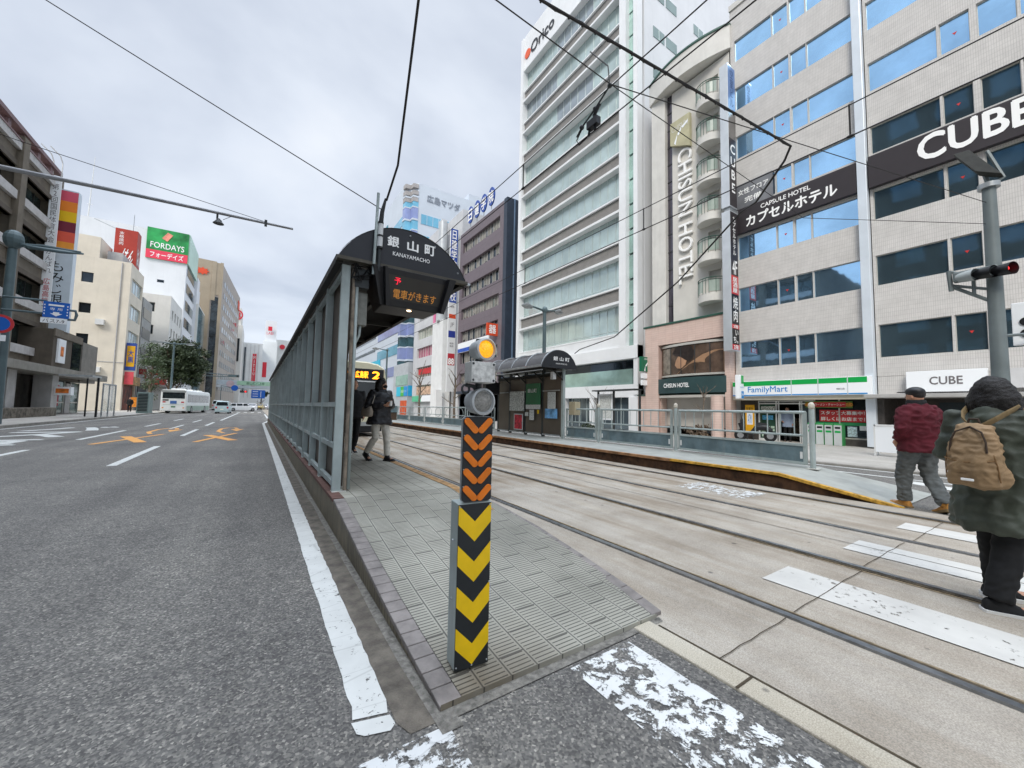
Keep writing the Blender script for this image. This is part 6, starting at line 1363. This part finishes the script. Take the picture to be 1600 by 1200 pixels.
car('kei_van',(-3.52,63.5,0),R_(-3),3.3,1.46,1.6,'A9BDC1','small pale blue boxy car seen from behind, right of the bus','car')
car('white_car',(-2.1,86,0),R_(-78),4.4,1.7,1.45,'E8E9E8','white estate car turning across the junction ahead of the small blue car','car','wagon')
car('parked_van',(-6.2,96,0),R_(0),4.4,1.7,1.95,'C9CCC9','pale van waiting between the bus and the blue car','car')
for k,(x,y,c,lb) in enumerate(((-.6,112,'D9DADA','distant white car right of the turning estate car'),(.8,118,'B59A4A','distant mustard taxi past the junction'),(2.0,124,'DADADA','distant pale car at the end of the shelter'),(-2.6,116,'9A9FA3','distant grey car behind the turning estate car'))):
    car('distant_car',(x,y,0),R_(170 if k%2 else -5),4.3,1.7,1.45,c,lb,'car','sedan')
# tram
tr=empty('tram_car',(3.5,17.2,0),0,'cream tram approaching with lit orange destination display','tram')
m_tr=mat('tram_cream','E6DFBE',.4,var=.04); m_trg=mat('tram_grey','A9ADAA',.4,var=.06)
def tsec(s,zt): return [(3.5+x*1.2*s,z) for x,z in ((-1,.45),(-1,2.35),(-.94,2.85),(-.7,zt-.08),(-.3,zt),(.3,zt),(.7,zt-.08),(.94,2.85),(1,2.35),(1,.45))]
rings=[[(x,y,z) for x,z in tsec(s,zt)] for y,s,zt in ((17.0,.9,3.08),(17.15,.98,3.14),(17.5,1,3.18),(29,1,3.18))]
MB().loft(rings).build('body',m_tr,tr,smooth=25)
ft=FC(17.0)
FBx(ft,2.48,4.52,2.33,2.83,-.01,.03).build('display_panel',m_black,tr,bevel=.02); m_led2=mat('led_amber','FF9A1E',.4,var=0,emit=2.2)
text('広電',ft,3.05,2.6,.035,.22,m_led2,tr,width=.55,bold=.02); text('広島駅',ft,3.62,2.58,.035,.28,m_led2,tr,width=.5,bold=.02); text('2',ft,4.2,2.58,.035,.3,m_led2,tr,width=.3,bold=.03)
FBx(ft,2.48,4.52,1.25,2.27,-.01,.025).build('windscreen',m_cglass,tr,bevel=.02); FBx(ft,2.5,4.5,2.27,2.33,.0,.05).build('sill_bar',m_white,tr)
FBx(ft,2.5,4.5,.45,.62,.0,.06).build('bumper',m_trg,tr); FBx(ft,2.5,4.5,.22,.45,-.05,.03).build('skirt',m_black,tr)
for x in (2.85,4.15): MB().cyl((x,16.99,.95),(x,16.93,.95),.09,12).build('headlight',m_head,tr)
FBx(ft,3.2,3.8,.78,.9,.0,.02).build('number_plate',m_black,tr)
for s in (-1,1):
    for k in range(5): 
        x=3.5+s*1.2; B(min(x,x+s*.015),max(x,x+s*.015),18.0+k*2.2,19.8+k*2.2,1.4,2.3).build('side_window',m_cglass,tr)
B(2.5,4.5,17.6,28.8,.15,.45).build('underframe',m_black,tr)
# motor scooter outside the store
ms=empty('scooter',(18.6,8.6,.05),R_(25),'dark parked scooter with chrome mirrors in front of the store','scooter'); LOCAL[0]=True
MB().tube([(0,-.55,.45),(0,-.35,.62),(0,0,.60),(0,.2,.35),(0,.5,.38),(0,.62,.8)],[(.1,.12),(.14,.16),(.13,.12),(.12,.06),(.1,.1),(.12,.1)],12).build('body',m_black,ms,smooth=True)
for y in (-.5,.62): o=MB().cyl((-.05,y,.25),(.05,y,.25),.25,18).build('wheel',m_rubber,ms,smooth=True); MB().cyl((-.06,y,.25),(.06,y,.25),.13,12).build('rim',m_rim,o)
MB().tube([(-.32,.5,.98),(0,.58,.95),(.32,.5,.98)],.02,6).tube([(0,.62,.3),(0,.58,.95)],.04,6).build('handlebar',m_greyd,ms); 
for s in (-1,1): MB().tube([(s*.25,.52,.98),(s*.3,.55,1.15)],.01,5).ball((s*.3,.55,1.18),(.07,.015,.05),10,6).build('mirror',m_rim,ms)
MB().tube([(0,-.45,.72),(0,-.1,.74),(0,.05,.7)],[(.1,.04),(.14,.05),(.08,.04)],10).build('seat',m_rubber,ms,smooth=True); LOCAL[0]=False
# ================================================================ trees
m_bark=mat('bark','5A4C40',.9,var=.3,vs=8,bump=.6); m_barkl=mat('pale_bark','75695C',.9,var=.3,vs=10)
def leafmat(name,c,c2):
    m=bpy.data.materials.new(name); m.use_nodes=True; N=m.node_tree.nodes; L=m.node_tree.links; b=N['Principled BSDF']; b.inputs['Roughness'].default_value=.6
    g=N.new('ShaderNodeNewGeometry'); rr=ramp(N,L,nz(N,L,g.outputs['Position'],1.4,5,.7),[(.3,lin(c2)),(.65,lin(c))]); L.new(rr,b.inputs['Base Color']); return m
m_leaf=leafmat('dark_leaf','3F4E2E','222E1C'); m_leaf2=leafmat('conifer_leaf','5A6B48','35452B')
def limbs(par,base,h,n,spread,seed,rad,m,sub=3,name='limb'):
    rn=random.Random(seed); tips=[]
    tr_=MB(); pts=[Vector(base)]; 
    for k in range(1,6): pts.append(Vector(base)+Vector((rn.uniform(-.05,.05)*k*.4*h/6,rn.uniform(-.05,.05)*k*.4*h/6,h*k/5*.62)))
    tr_.tube(pts,[rad*(1-.13*k) for k in range(6)],10); tr_.build('trunk',m,par,smooth=True)
    br_=MB()
    for k in range(n):
        t=rn.uniform(.4,1); i=min(4,int(t*5)); a=pts[i].lerp(pts[i+1],t*5-i); an=k*2.4+rn.random(); el=rn.uniform(.25,1.1); l=spread*rn.uniform(.6,1)
        d_=Vector((math.cos(an)*math.cos(el),math.sin(an)*math.cos(el),math.sin(el))); mid=a+d_*l*.5+Vector((0,0,.08*l)); e_=a+d_*l+Vector((0,0,.25*l)); br_.tube([a,mid,e_],[rad*.38,rad*.25,rad*.1],6); tips.append(e_)
        for q in range(sub):
            d2=(d_+Vector((rn.uniform(-.7,.7),rn.uniform(-.7,.7),rn.uniform(-.1,.8)))).normalized(); s_=a.lerp(e_,rn.uniform(.4,.95)); t_=s_+d2*l*rn.uniform(.25,.5); br_.tube([s_,t_],[rad*.14,rad*.04],5); tips.append(t_)
    br_.build(name,m,par,smooth=True); return tips
def crown(par,c,r,nclump,nleaf,ls,m,seed,flat=1.):
    rn=random.Random(seed); mb=MB()
    for k in range(nclump):
        while True:
            p=Vector((rn.uniform(-1,1),rn.uniform(-1,1),rn.uniform(-1,1)))
            if .45<p.length<1: break
        q=noise.noise(p*2+Vector((seed,0,0))); p*= .92+.3*q
        cc=Vector((c[0]+p.x*r[0],c[1]+p.y*r[1],c[2]+p.z*r[2])); cr=rn.uniform(.12,.24)*max(r)
        for j in range(nleaf):
            v=Vector((rn.gauss(0,1),rn.gauss(0,1),rn.gauss(0,.6)))*cr*.5; o_=cc+v; n_=Vector((rn.uniform(-1,1),rn.uniform(-1,1),rn.uniform(.1,1))).normalized(); a=n_.orthogonal().normalized(); b_=n_.cross(a); s=ls*rn.uniform(.6,1.3)
            mb.poly([o_-a*s,o_-b_*s*.5,o_+a*s,o_+b_*s*.5])
    return mb.build('crown',m,par)
t1=empty('evergreen_tree',(-10.3,72,.12),0,'big dark evergreen street tree with a spreading crown behind the bus','tree'); limbs(t1,(-10.3,72,.1),9,12,3.4,5,.32,m_bark)
crown(t1,(-9.1,72,6.9),(3.1,2.8,3.5),300,75,.15,m_leaf,11)
t2=empty('conifer_tree',(-11.2,66,.12),0,'slender ragged grey-green conifer left of the dark evergreen','tree'); limbs(t2,(-11.2,66,.1),9.5,9,1.6,8,.22,m_barkl)
crown(t2,(-11.2,66,5.4),(1.0,.9,3.6),60,45,.12,m_leaf2,21)
MB().cyl((-11.2,66,.12),(-11.2,66,3.6),.5,10)
t3=empty('evergreen_tree',(3.2,120,0),0,'small umbrella-shaped tree far away under the footbridge','tree'); limbs(t3,(1.2,135,0),5.2,8,1.6,9,.2,m_bark); crown(t3,(1.2,135,4.3),(2.3,2.0,.9),50,40,.16,m_leaf,31)
for k,(x,y,h_) in enumerate(((13.2,36.5,7.5),(13.2,50,6.5),(13.4,29,6.0),(13.6,58,6.5))):
    e=empty('bare_tree',(x,y,.05),0,['tall leafless street tree before the pale building','leafless tree near the distant lamp post','leafless tree nearest the purple block','farthest leafless tree by the corner shop'][k],'tree','leafless street trees'); limbs(e,(x,y,.05),h_,9,1.3,40+k,.13,m_barkl)
bt_=empty('bare_tree',(17.6,15.8,.05),0,'thin bare shrub tree in front of the white tower ground floor','tree'); limbs(bt_,(17.6,17.3,.05),3.2,9,1.1,50,.05,m_barkl); 
bt_=empty('bare_tree',(17.8,10.9,.05),0,'slim bare tree standing before the hotel entrance','tree'); limbs(bt_,(18.1,10.75,.05),3.6,10,.7,51,.05,m_barkl)
for k,(x,y) in enumerate(((17.5,17.6),(18.4,11.2))):
    e=empty('planter_shrub',(x,y,.05),0,['low green shrub mound before the white tower','low dry shrub at the foot of the slim bare tree'][k],'shrub'); crown(e,(x,y,.35),(.8,.7,.35),30,40,.05,m_leaf if k==0 else leafmat('dry_leaf','7A6650','4A3D30'),60+k); MB().cyl((x,y,.05),(x,y,.16),.6,14).build('soil_bed',m_groove,e)
# white info boards on the far sidewalk
ib=empty('notice_board',(16.5,13,.05),0,'white framed notice board with papers behind the middle railing','notice board'); o=B(17.0,17.08,15.5,16.6,.75,2.25).build('board',m_sgw,ib); FBx(FR(16.99),15.6,16.5,.85,2.15,.0,.01).build('paper',m_paper,o); MB().box(17.0,17.08,15.4,15.5,.05,2.4).box(17.0,17.08,16.6,16.7,.05,2.4).box(16.6,17.2,13.6,16.75,2.4,2.47).box(17.0,17.08,13.6,13.7,.05,2.4).build('frame',m_greyd,ib)
#@@PEOPLE
# ================================================================ people
m_skin=mat('skin','B98B72',.55,var=.06,vs=20); m_hair=mat('black_hair','1B1817',.55,var=.3,vs=60,bump=.7,bs=130)
def ell(c,rx,ry,n=22,p=2.3): 
    out=[]
    for k in range(n):
        a=2*math.pi*k/n; ca_,sa_=math.cos(a),math.sin(a)
        out.append((c[0]+rx*abs(ca_)**(2/p)*(1 if ca_>0 else -1),c[1]+ry*abs(sa_)**(2/p)*(1 if sa_>0 else -1),c[2]))
    return out
V=Vector
def foot(mb,an,yaw,L_=.25,w_=.045,h_=.075,pitch=0):
    """shoe-shaped loft from heel to toe, ankle at an"""
    dr=V((-math.sin(yaw),math.cos(yaw),0)); sd_=V((dr.y,-dr.x,0)); rings=[]
    for t,wd,ht,lift in ((-.28,.6,.75,.0),(-.22,.85,1.0,0),(0,.9,1.05,0),(.2,.92,.9,0),(.42,1.08,.62,0),(.6,1.0,.5,.01),(.7,.7,.36,.015)):
        c=an+dr*(t*L_)-V((0,0,h_))+V((0,0,-pitch*t*L_)); ring=[]
        for k in range(12):
            a=2*math.pi*k/12; ring.append(c+sd_*(math.cos(a)*w_*wd)+V((0,0,max(0,math.sin(a))*h_*ht*1.15+lift+(.0 if math.sin(a)>=0 else -.0)))+V((0,0,(.012 if abs(math.cos(a))>.99 else 0))))
        rings.append(ring)
    mb.loft(rings); return mb
def hand(mb,wr,dr,palm_n,side,curl=.6,s=1.):
    """palm and five bent fingers; dr along the forearm, palm_n out of the palm, side = thumb direction"""
    dr=dr.normalized(); palm_n=(palm_n-dr*palm_n.dot(dr)).normalized(); sd_=dr.cross(palm_n).normalized()*side
    mb.tube([wr-dr*.01,wr+dr*.03*s,wr+dr*.075*s],[.024*s,.034*s,.034*s],10)
    for k,(off,l) in enumerate(((.030,.066),(.011,.076),(-.008,.071),(-.027,.055))):
        b=wr+dr*.078*s+sd_*off*s; p=[b]; d_=dr
        for q in range(3):
            an=curl*(.5+.35*q); d_=(dr*math.cos(an)+palm_n*math.sin(an)).normalized(); b=b+d_*l*s*(.42,.32,.26)[q]; p.append(b)
        mb.tube(p,[.0095*s,.009*s,.0085*s,.007*s],8)
    b=wr+dr*.03*s+sd_*.03*s; mb.tube([b-sd_*.01,b+(sd_*.8+dr*.6).normalized()*.035*s,b+(sd_*.4+dr*.8+palm_n*.4).normalized()*.062*s],[.012*s,.0105*s,.0085*s],8)
def make_person(loc,rz,H,label,P,coat=None,trou=None,shoe=None,hairf=None,extra=None,vs=.0085,group=None,skin=None):
    """P: joints for a 1.70 m figure facing +y"""
    LOCAL[0]=True; s=H/1.70
    J=dict(hipL=(-.09,0,.90),hipR=(.09,0,.90),kneeL=(-.10,.02,.49),kneeR=(.10,.02,.49),ankL=(-.10,0,.085),ankR=(.10,0,.085),yawL=.1,yawR=-.1,pitL=0,pitR=0,
        shL=(-.175,0,1.385),shR=(.175,0,1.385),elL=(-.23,-.02,1.11),elR=(.23,-.02,1.11),wrL=(-.22,.06,.87),wrR=(.22,.06,.87),lean=0,head=0,hcurl=.5)
    J.update(P); j={k:(V(v)*s if isinstance(v,tuple) else v) for k,v in J.items()}
    hd=V((0,.025,1.575))*s; yw=J['head']; rm=Matrix.Rotation(yw,3,'Z')
    b=MB(); b.loft([ell((0,y*s,z*s),rx*s,ry*s) for z,rx,ry,y in ((.84,.12,.085,0),(.90,.155,.105,0),(1.0,.145,.1,0),(1.08,.13,.09,0),(1.2,.15,.1,0),(1.32,.165,.105,-.005),(1.39,.14,.085,-.01),(1.42,.075,.06,-.01),(1.45,.052,.055,-.005),(1.52,.05,.055,.01))])
    for q in 'LR':
        sg=-1 if q=='L' else 1
        b.tube([j['hip'+q],j['hip'+q].lerp(j['knee'+q],.5),j['knee'+q],j['knee'+q].lerp(j['ank'+q],.35),j['ank'+q]],[.085*s,.072*s,.052*s,.052*s,.034*s],12)
        foot(b,j['ank'+q],J['yaw'+q],.24*s,.038*s,.07*s,J['pit'+q])
        b.tube([V((sg*.1,0,1.37))*s,j['sh'+q],j['el'+q],j['el'+q].lerp(j['wr'+q],.4),j['wr'+q]],[.06*s,.052*s,.04*s,.038*s,.024*s],12)
        f_=(j['wr'+q]-j['el'+q]).normalized(); pn=J.get('pn'+q,(-sg*1.0,0,0)); hand(b,j['wr'+q],f_,V(pn),J.get('th'+q,1),J['hcurl'],s)
    # head with brow, nose, lips, chin and ears
    hb=MB(); hb.ball((0,0,0),(.078*s,.097*s,.118*s),20,14); hb.ball((0,.035*s,-.06*s),(.056*s,.06*s,.06*s),14,10); hb.ball((0,.062*s,.022*s),(.05*s,.032*s,.016*s),12,8)
    hb.tube([(0,.088*s,.02*s),(0,.108*s,-.018*s)],[.008*s,.0135*s],8); hb.ball((0,.088*s,-.055*s),(.022*s,.012*s,.009*s),10,6); hb.ball((0,.085*s,-.092*s),(.02*s,.016*s,.014*s),10,6)
    for sg in (-1,1): hb.ball((sg*.079*s,0,-.008*s),(.010*s,.018*s,.030*s),10,8)
    off=len(b.v); b.v+=[tuple(hd+rm@V(p)) for p in hb.v]; b.f+=[tuple(i+off for i in f) for f in hb.f]; b.mi+=hb.mi
    body=remesh(b,'person',skin or m_skin,None,vs,3); body.location=loc; body.rotation_euler=(J['lean'],0,rz); tag(body,label,'person',group)
    def hp(x,y,z): return hd+rm@V((x*s,y*s,z*s))
    eb=[]
    for sg in (-1,1):
        MB().ball(hp(sg*.031,.083,.006),(.012*s,.008*s,.008*s),10,8).build('eye',mat('eye_white','D8D4CE',.3,var=0),body,smooth=True)
    if hairf: hairf(hp,s,body)
    if trou:
        m,wd,hem,wr_=trou; t=MB(); t.loft([ell((0,0,z*s),rx*s*wd,ry*s*wd) for z,rx,ry in ((.80,.15,.11),(.88,.165,.125),(1.0,.15,.115),(1.06,.14,.105))])
        for q in 'LR':
            h_,k_,a_=j['hip'+q],j['knee'+q],j['ank'+q]; e_=k_.lerp(a_,hem)
            t.tube([h_+V((0,0,.02)),h_.lerp(k_,.5),k_,k_.lerp(e_,.5),e_],[.098*s*wd,.086*s*wd,.072*s*wd,.069*s*wd,.064*s*wd],14)
        remesh(t,'trousers',m,body,.011,4,wr_,9,seed=3)
    for q in 'LR':
        ms_,ml,boot=shoe; t=MB(); foot(t,j['ank'+q]+V((0,0,.0)),J['yaw'+q],.285*s,.049*s,.088*s,J['pit'+q])
        if boot: a_=j['ank'+q]; t.tube([a_-V((0,0,.02)),a_.lerp(j['knee'+q],boot)],[.05*s,.055*s],12)
        else: t.tube([j['ank'+q]-V((0,0,.02)),j['ank'+q].lerp(j['knee'+q],.18)],[.046*s,.046*s],12)
        so_=remesh(t,'shoe',ms_,body,.007,3)
        t=MB(); an=j['ank'+q]; dr=V((-math.sin(J['yaw'+q]),math.cos(J['yaw'+q]),0)); sdv=V((dr.y,-dr.x,0)); pit=J['pit'+q]
        top=[];bot=[]
        for t_,w_ in ((-.3,.55),(-.27,.85),(-.1,.92),(.15,.92),(.42,1.12),(.6,1.02),(.71,.6)):
            c=an+dr*(t_*.29*s)-V((0,0,.088*s))+V((0,0,-pit*t_*.29*s)); top.append((c,w_))
        i0=[]
        for c,w_ in top:
            i0.append(t.pts([c+sdv*.056*s*w_+V((0,0,.02)),c-sdv*.056*s*w_+V((0,0,.02)),c-sdv*.052*s*w_-V((0,0,.012)),c+sdv*.052*s*w_-V((0,0,.012))]))
        for a,c in zip(i0,i0[1:]):
            for k in range(4): t.face((a+k,a+(k+1)%4,c+(k+1)%4,c+k))
        t.face([i0[0]+k for k in range(4)][::-1]); t.face([i0[-1]+k for k in range(4)]); t.build('sole',ml,so_)
    if coat:
        m,hem,fl_,puff,wr_=coat; t=MB()
        zs=[hem,hem+.03,.85 if hem<.8 else hem+.1,1.0,1.15,1.3,1.38,1.43,1.47]
        rr=[(.215*fl_,.165*fl_),(.225*fl_,.175*fl_),(.21,.165),(.195,.155),(.2,.16),(.205,.155),(.18,.13),(.11,.1),(.085,.085)]
        t.loft([ell((0,-.01*s,z*s),rx*s*puff,ry*s*puff) for z,(rx,ry) in zip(zs,rr)])
        for q in 'LR':
            sg=-1 if q=='L' else 1; e_=j['el'+q]; w2_=e_.lerp(j['wr'+q],.97)
            t.tube([V((sg*.1,0,1.36))*s,j['sh'+q],j['sh'+q].lerp(e_,.5),e_,e_.lerp(w2_,.5),w2_],[.085*s*puff,.09*s*puff,.085*s*puff,.078*s*puff,.07*s*puff,.05*s*puff],14)
        remesh(t,'coat',m,body,.011,4,wr_,7,seed=9)
    if extra: extra(j,s,body,hp)
    LOCAL[0]=False; return body
def bob(long=.16,w_=1.28,curly=.0):
    def f_(hp,s,body):
        t=MB(); t.ball(hp(0,-.015,.035),(.098*s,.112*s,.105*s),18,12)
        rn=random.Random(9)
        for k in range(26):
            a=math.pi*(.9+1.2*k/25)+rn.uniform(-.1,.1); r0=.085; ln=long*rn.uniform(.85,1.25); t.tube([hp(r0*math.cos(a)*1.05,r0*math.sin(a)-.01,.05),hp(.112*math.cos(a)*w_/1.2,.1*math.sin(a)-.01,-.04),hp(.118*math.cos(a+rn.uniform(-.12,.12))*w_/1.2,.1*math.sin(a)-.015,-ln)],[.022*s,.024*s,.010*s],8)
        t.loft([[tuple(hp(x,y,z)) for x,y,z in ell((0,-.035,zz),rx,ry,18)] for zz,rx,ry in ((.05,.1,.09),(-.02,.105*w_/1.2,.09),(-.09,.11*w_/1.2,.085),(-long,.098*w_/1.2,.07))])
        remesh(t,'hair',m_hair,body,.009,3,.012 if curly else .008,22,seed=5)
    return f_
def short(hp,s,body):
    t=MB(); t.ball(hp(0,-.018,.035),(.088*s,.1*s,.092*s),16,12); remesh(t,'hair',m_hair,body,.009,3,.004,25)
# --- walker with tan backpack
m_olive=mat('olive_coat','40463C',.6,var=.16,vs=6,bump=.3,bs=40); m_blk=mat('black_cloth','17181A',.85,var=.3,vs=10)
make_person((4.22,.435,0),R_(-104),1.53,'person from behind in a dark olive coat, black trousers and black sneakers',
  dict(kneeL=(-.08,.10,.50),ankL=(-.10,.17,.10),kneeR=(.06,-.05,.49),ankR=(.03,-.17,.09),yawL=-.8,yawR=-.85,elL=(-.25,-.03,1.1),elR=(.25,-.03,1.1),wrL=(-.2,.16,1.02),wrR=(.2,.16,1.02),head=-.15),
  coat=(m_olive,.56,1.1,1.04,.032),trou=(m_blk,1.18,1.0,.012),shoe=(m_blk,mat('white_sole','DDDEDC',.6,var=.04),0),hairf=bob(.15,1.35))
bp=empty('backpack',(4.22,.435,0),R_(-104),'tan cloth backpack with brown zip and small white tag on the olive coat','backpack'); LOCAL[0]=True
m_tanc=mat('tan_canvas','8F7657',.7,var=.12,vs=9,bump=.3,bs=60); m_strap=mat('khaki_strap','7F6C4C',.8,var=.1); m_zip=mat('dark_zip','3A2C20',.7,var=0)
t=MB(); t.loft([ell((0,-.235-o,z),rx,ry,24,2.8) for z,rx,ry,o in ((.80,.10,.055,.0),(.815,.125,.085,.02),(.92,.13,.10,.03),(1.04,.12,.09,.025),(1.14,.10,.07,.015),(1.20,.085,.045,.0),(1.215,.05,.02,0))])
for sg in (-1,1): t.ball((sg*.112,-.225,.875),(.03,.055,.07),12,8)
bo=remesh(t,'bag_body',m_tanc,bp,.008,3,.016,13,seed=2); 
t=MB(); z_=[(-.085,-.34,1.03),(-.08,-.335,1.10),(-.06,-.325,1.16),(0,-.30,1.195),(.06,-.325,1.16),(.08,-.335,1.10),(.085,-.34,1.03)]; t.tube(z_,.006,6); t.build('zip',m_zip,bo,smooth=True)
t=MB(); t.tube([(-.115,-.33,.985),(-.06,-.352,.97),(0,-.36,.966),(.06,-.352,.97),(.115,-.33,.985)],.004,5); t.tube([(-.122,-.30,.85),(-.118,-.315,.95),(-.105,-.32,1.02)],.004,5); t.tube([(.122,-.30,.85),(.118,-.315,.95),(.105,-.32,1.02)],.004,5); t.build('seam',mat('tan_seam','7A5C3A',.8,var=0),bo)
t=MB().box(-.03,.03,-.368,-.358,.846,.862); t.build('white_tag',m_wtxt,bo,bevel=.004)
t=MB(); t.tube([(-.03,-.25,1.21),(-.02,-.25,1.245),(.02,-.25,1.245),(.03,-.25,1.21)],.007,6); t.build('grab_loop',m_zip,bp)
for sg in (-1,1): MB().tube([(sg*.03,-.225,1.2),(sg*.075,-.185,1.245),(sg*.10,-.12,1.285),(sg*.115,-.02,1.325),(sg*.12,.07,1.29),(sg*.125,.145,1.18)],[(.006,.022)]*6,8).build('strap',m_strap,bp)
LOCAL[0]=False
# --- man in maroon
m_mar=mat('maroon_knit','4F121E',.9,var=.14,vs=9,bump=.3,bs=50); m_gtr=mat('grey_trousers','5A5E5E',.85,var=.2,vs=9); m_boot=mat('tan_boot','B07C3A',.7,var=.15,vs=20)
def cap(j,s,body,hp):
    t=MB(); t.ball(hp(0,-.005,.06),(.1*s,.115*s,.075*s),18,10); c=remesh(t,'cap',m_black,body,.009,2); MB().loft([[tuple(hp(x,y,z)) for x,y,z in ell((0,.12,zz),.07,.07,16)] for zz in (.055,.065)]).build('cap_brim',m_black,c)
    t=MB(); t.loft([[tuple(hp(x,y,z)) for x,y,z in ell((0,-.01,zz),rx,ry,18)] for zz,rx,ry in ((-.05,.085,.1),(-.10,.1,.11),(-.15,.12,.11),(-.18,.11,.10))]); remesh(t,'scarf',m_blk,body,.01,3,.006,20)
make_person((7.62,1.45,0),R_(-38),1.66,'person in maroon jacket, grey trousers, tan boots and black cap',
  dict(kneeL=(-.09,.15,.50),ankL=(-.08,.16,.09),kneeR=(.10,.0,.49),ankR=(.10,-.22,.12),pitR=.4,elL=(-.25,-.06,1.12),elR=(.25,-.06,1.12),wrL=(-.2,.1,.95),wrR=(.2,.1,.95),head=.45),
  coat=(m_mar,.80,1.02,1.12,.03),trou=(m_gtr,1.22,1.0,.026),shoe=(m_boot,m_strap,.25),hairf=short,extra=cap)
make_person((7.9,.32,0),R_(-60),1.68,'person in navy clothes half hidden behind the olive coat at the right edge',dict(head=1.4),coat=(mat('navy_cloth','232B3D',.8,var=.1),.82,1,1.05,.01),trou=(m_blk,1.05,.9,.01),shoe=(m_black,m_black,0),hairf=short)
# --- woman walking out of the shelter
m_down=mat('black_down_coat','15161C',.5,var=.25,vs=7,spec=.5); m_jean=mat('cream_jeans','C9C5BA',.85,var=.1,vs=12)
def mask(j,s,body,hp):
    MB().ball(hp(0,.058,-.045),(.062*s,.056*s,.048*s),14,10).build('face_mask',m_blk,body,smooth=True)
    t=MB(); t.loft([ell((0,0,z*s),rx*s,ry*s) for z,rx,ry in ((1.37,.13,.12),(1.42,.135,.125),(1.47,.11,.11))]); remesh(t,'collar',m_down,body,.01,3,.01,14)
wm_=make_person((1.82,6.98,.32),R_(200),1.43,'person in black down coat and cream jeans walking out of the shelter',
  dict(kneeL=(-.10,.12,.50),ankL=(-.10,.16,.09),kneeR=(.10,.02,.49),ankR=(.11,-.26,.16),pitR=.55,elL=(-.27,-.02,1.12),elR=(.27,-.02,1.12),wrL=(-.06,.27,1.17),wrR=(.07,.26,1.14),head=.55,pnL=(.6,.2,.2),pnR=(-.6,.2,.2),thL=-1,thR=1,hcurl=.9),
  coat=(m_down,.74,1.06,1.16,.02),trou=(m_jean,1.02,.95,.010),shoe=(m_black,m_black,.3),hairf=bob(.13,1.5,1),extra=mask)
cpw=V((1.82,6.98,.32))+Matrix.Rotation(R_(200),3,'Z')@(V((.0,.335,1.175))*(1.43/1.7)); tag(MB().cyl(cpw-V((0,0,.04)),cpw+V((0,0,.045)),.03,14).build('cup',m_white,smooth=True),'small white cup held in both hands at the chest','cup')
bg_=empty('shoulder_bag',(1.82,6.98,.32),R_(200),'beige shoulder bag hanging at the side of the black down coat','bag'); LOCAL[0]=True
t=MB(); t.loft([ell((.265,-.02,z),rx,ry,20,2.6) for z,rx,ry in ((.83,.05,.11),(.85,.07,.14),(.93,.07,.15),(1.0,.045,.13),(1.02,.02,.11))]); remesh(t,'bag_body',mat('beige_leather','8F867A',.6,var=.1),bg_,.01,3,.004,15)
MB().tube([(.26,-.13,1.0),(.23,-.1,1.2),(.15,-.03,1.345),(.20,.10,1.2),(.26,.09,1.0)],.009,6).build('strap',mat('beige_strap','A39C90',.6),bg_,smooth=True); LOCAL[0]=False
make_person((1.64,8.34,.32),R_(185),1.47,'person in black clothes mostly hidden behind the front shelter post',dict(kneeR=(.10,.1,.5),ankR=(.1,.12,.09),kneeL=(-.1,0,.48),ankL=(-.1,-.2,.13),pitL=.4),coat=(m_blk,.8,1,1.08,.01),trou=(m_blk,1.02,.93,.01),shoe=(m_black,mat('white_sole','DDDEDC'),0),hairf=short)
make_person((20.15,8.0,.05),R_(100),1.55,'person in a pale blue-grey coat standing in the store doorway',dict(elR=(.3,.05,1.12),wrR=(.2,.12,1.0)),coat=(mat('blue_grey_coat','8D9BB0',.8,var=.1),.7,1,1.08,.01),trou=(m_blk,1.0,.93,.01),shoe=(m_black,m_black,0),hairf=short,vs=.012)
make_person((-12.2,62,.12),R_(180),1.68,'distant person in dark clothes on the sidewalk by the cream building',dict(),coat=(m_blk,.8,1,1.08,.01),trou=(m_blk,1.0,.93,.01),shoe=(m_black,m_black,0),hairf=short,vs=.015)

sh.location=(1.5*.912,5.1*.912,.32); sh.scale=(.912,)*3; bg_.scale=(.915,)*3   # the shelter is 9 % smaller than first modelled and stands on the platform
# ---- parts that were modelled together but are separate pieces become objects of their own
def split_loose(o):
    me=o.data; n=len(me.vertices); par=list(range(n))
    def fd(a):
        while par[a]!=a: par[a]=par[par[a]]; a=par[a]
        return a
    for e in me.edges:
        a,b=fd(e.vertices[0]),fd(e.vertices[1])
        if a!=b: par[a]=b
    groups={}
    for p in me.polygons: groups.setdefault(fd(p.vertices[0]),[]).append(p)
    if not 1<len(groups)<=30: return
    for gi,ps in enumerate(groups.values()):
        vi=sorted({v for p in ps for v in p.vertices}); mp={v:i for i,v in enumerate(vi)}
        m2=bpy.data.meshes.new(me.name); m2.from_pydata([me.vertices[v].co for v in vi],[],[[mp[v] for v in p.vertices] for p in ps])
        for mm in me.materials: m2.materials.append(mm)
        m2.polygons.foreach_set('use_smooth',[p.use_smooth for p in ps])
        c=o.copy(); c.data=m2; C.objects.link(c)
    bpy.data.objects.remove(o)
for o in list(sc.objects):
    nm=o.name.split('.')[0]
    if o.type=='MESH' and not o.children and o.get('kind')!='stuff' and nm in ('column','hood','post','leg','pier','divider','mullion','fin','louvre','bracket','conduit','green_trim','plate','stripe','door_frame','downpipe','eave_rail','roof_beam','photo_area','door_glass','end_stile','railing_panel','entrance_wall','baluster','brick_wall'): split_loose(o)
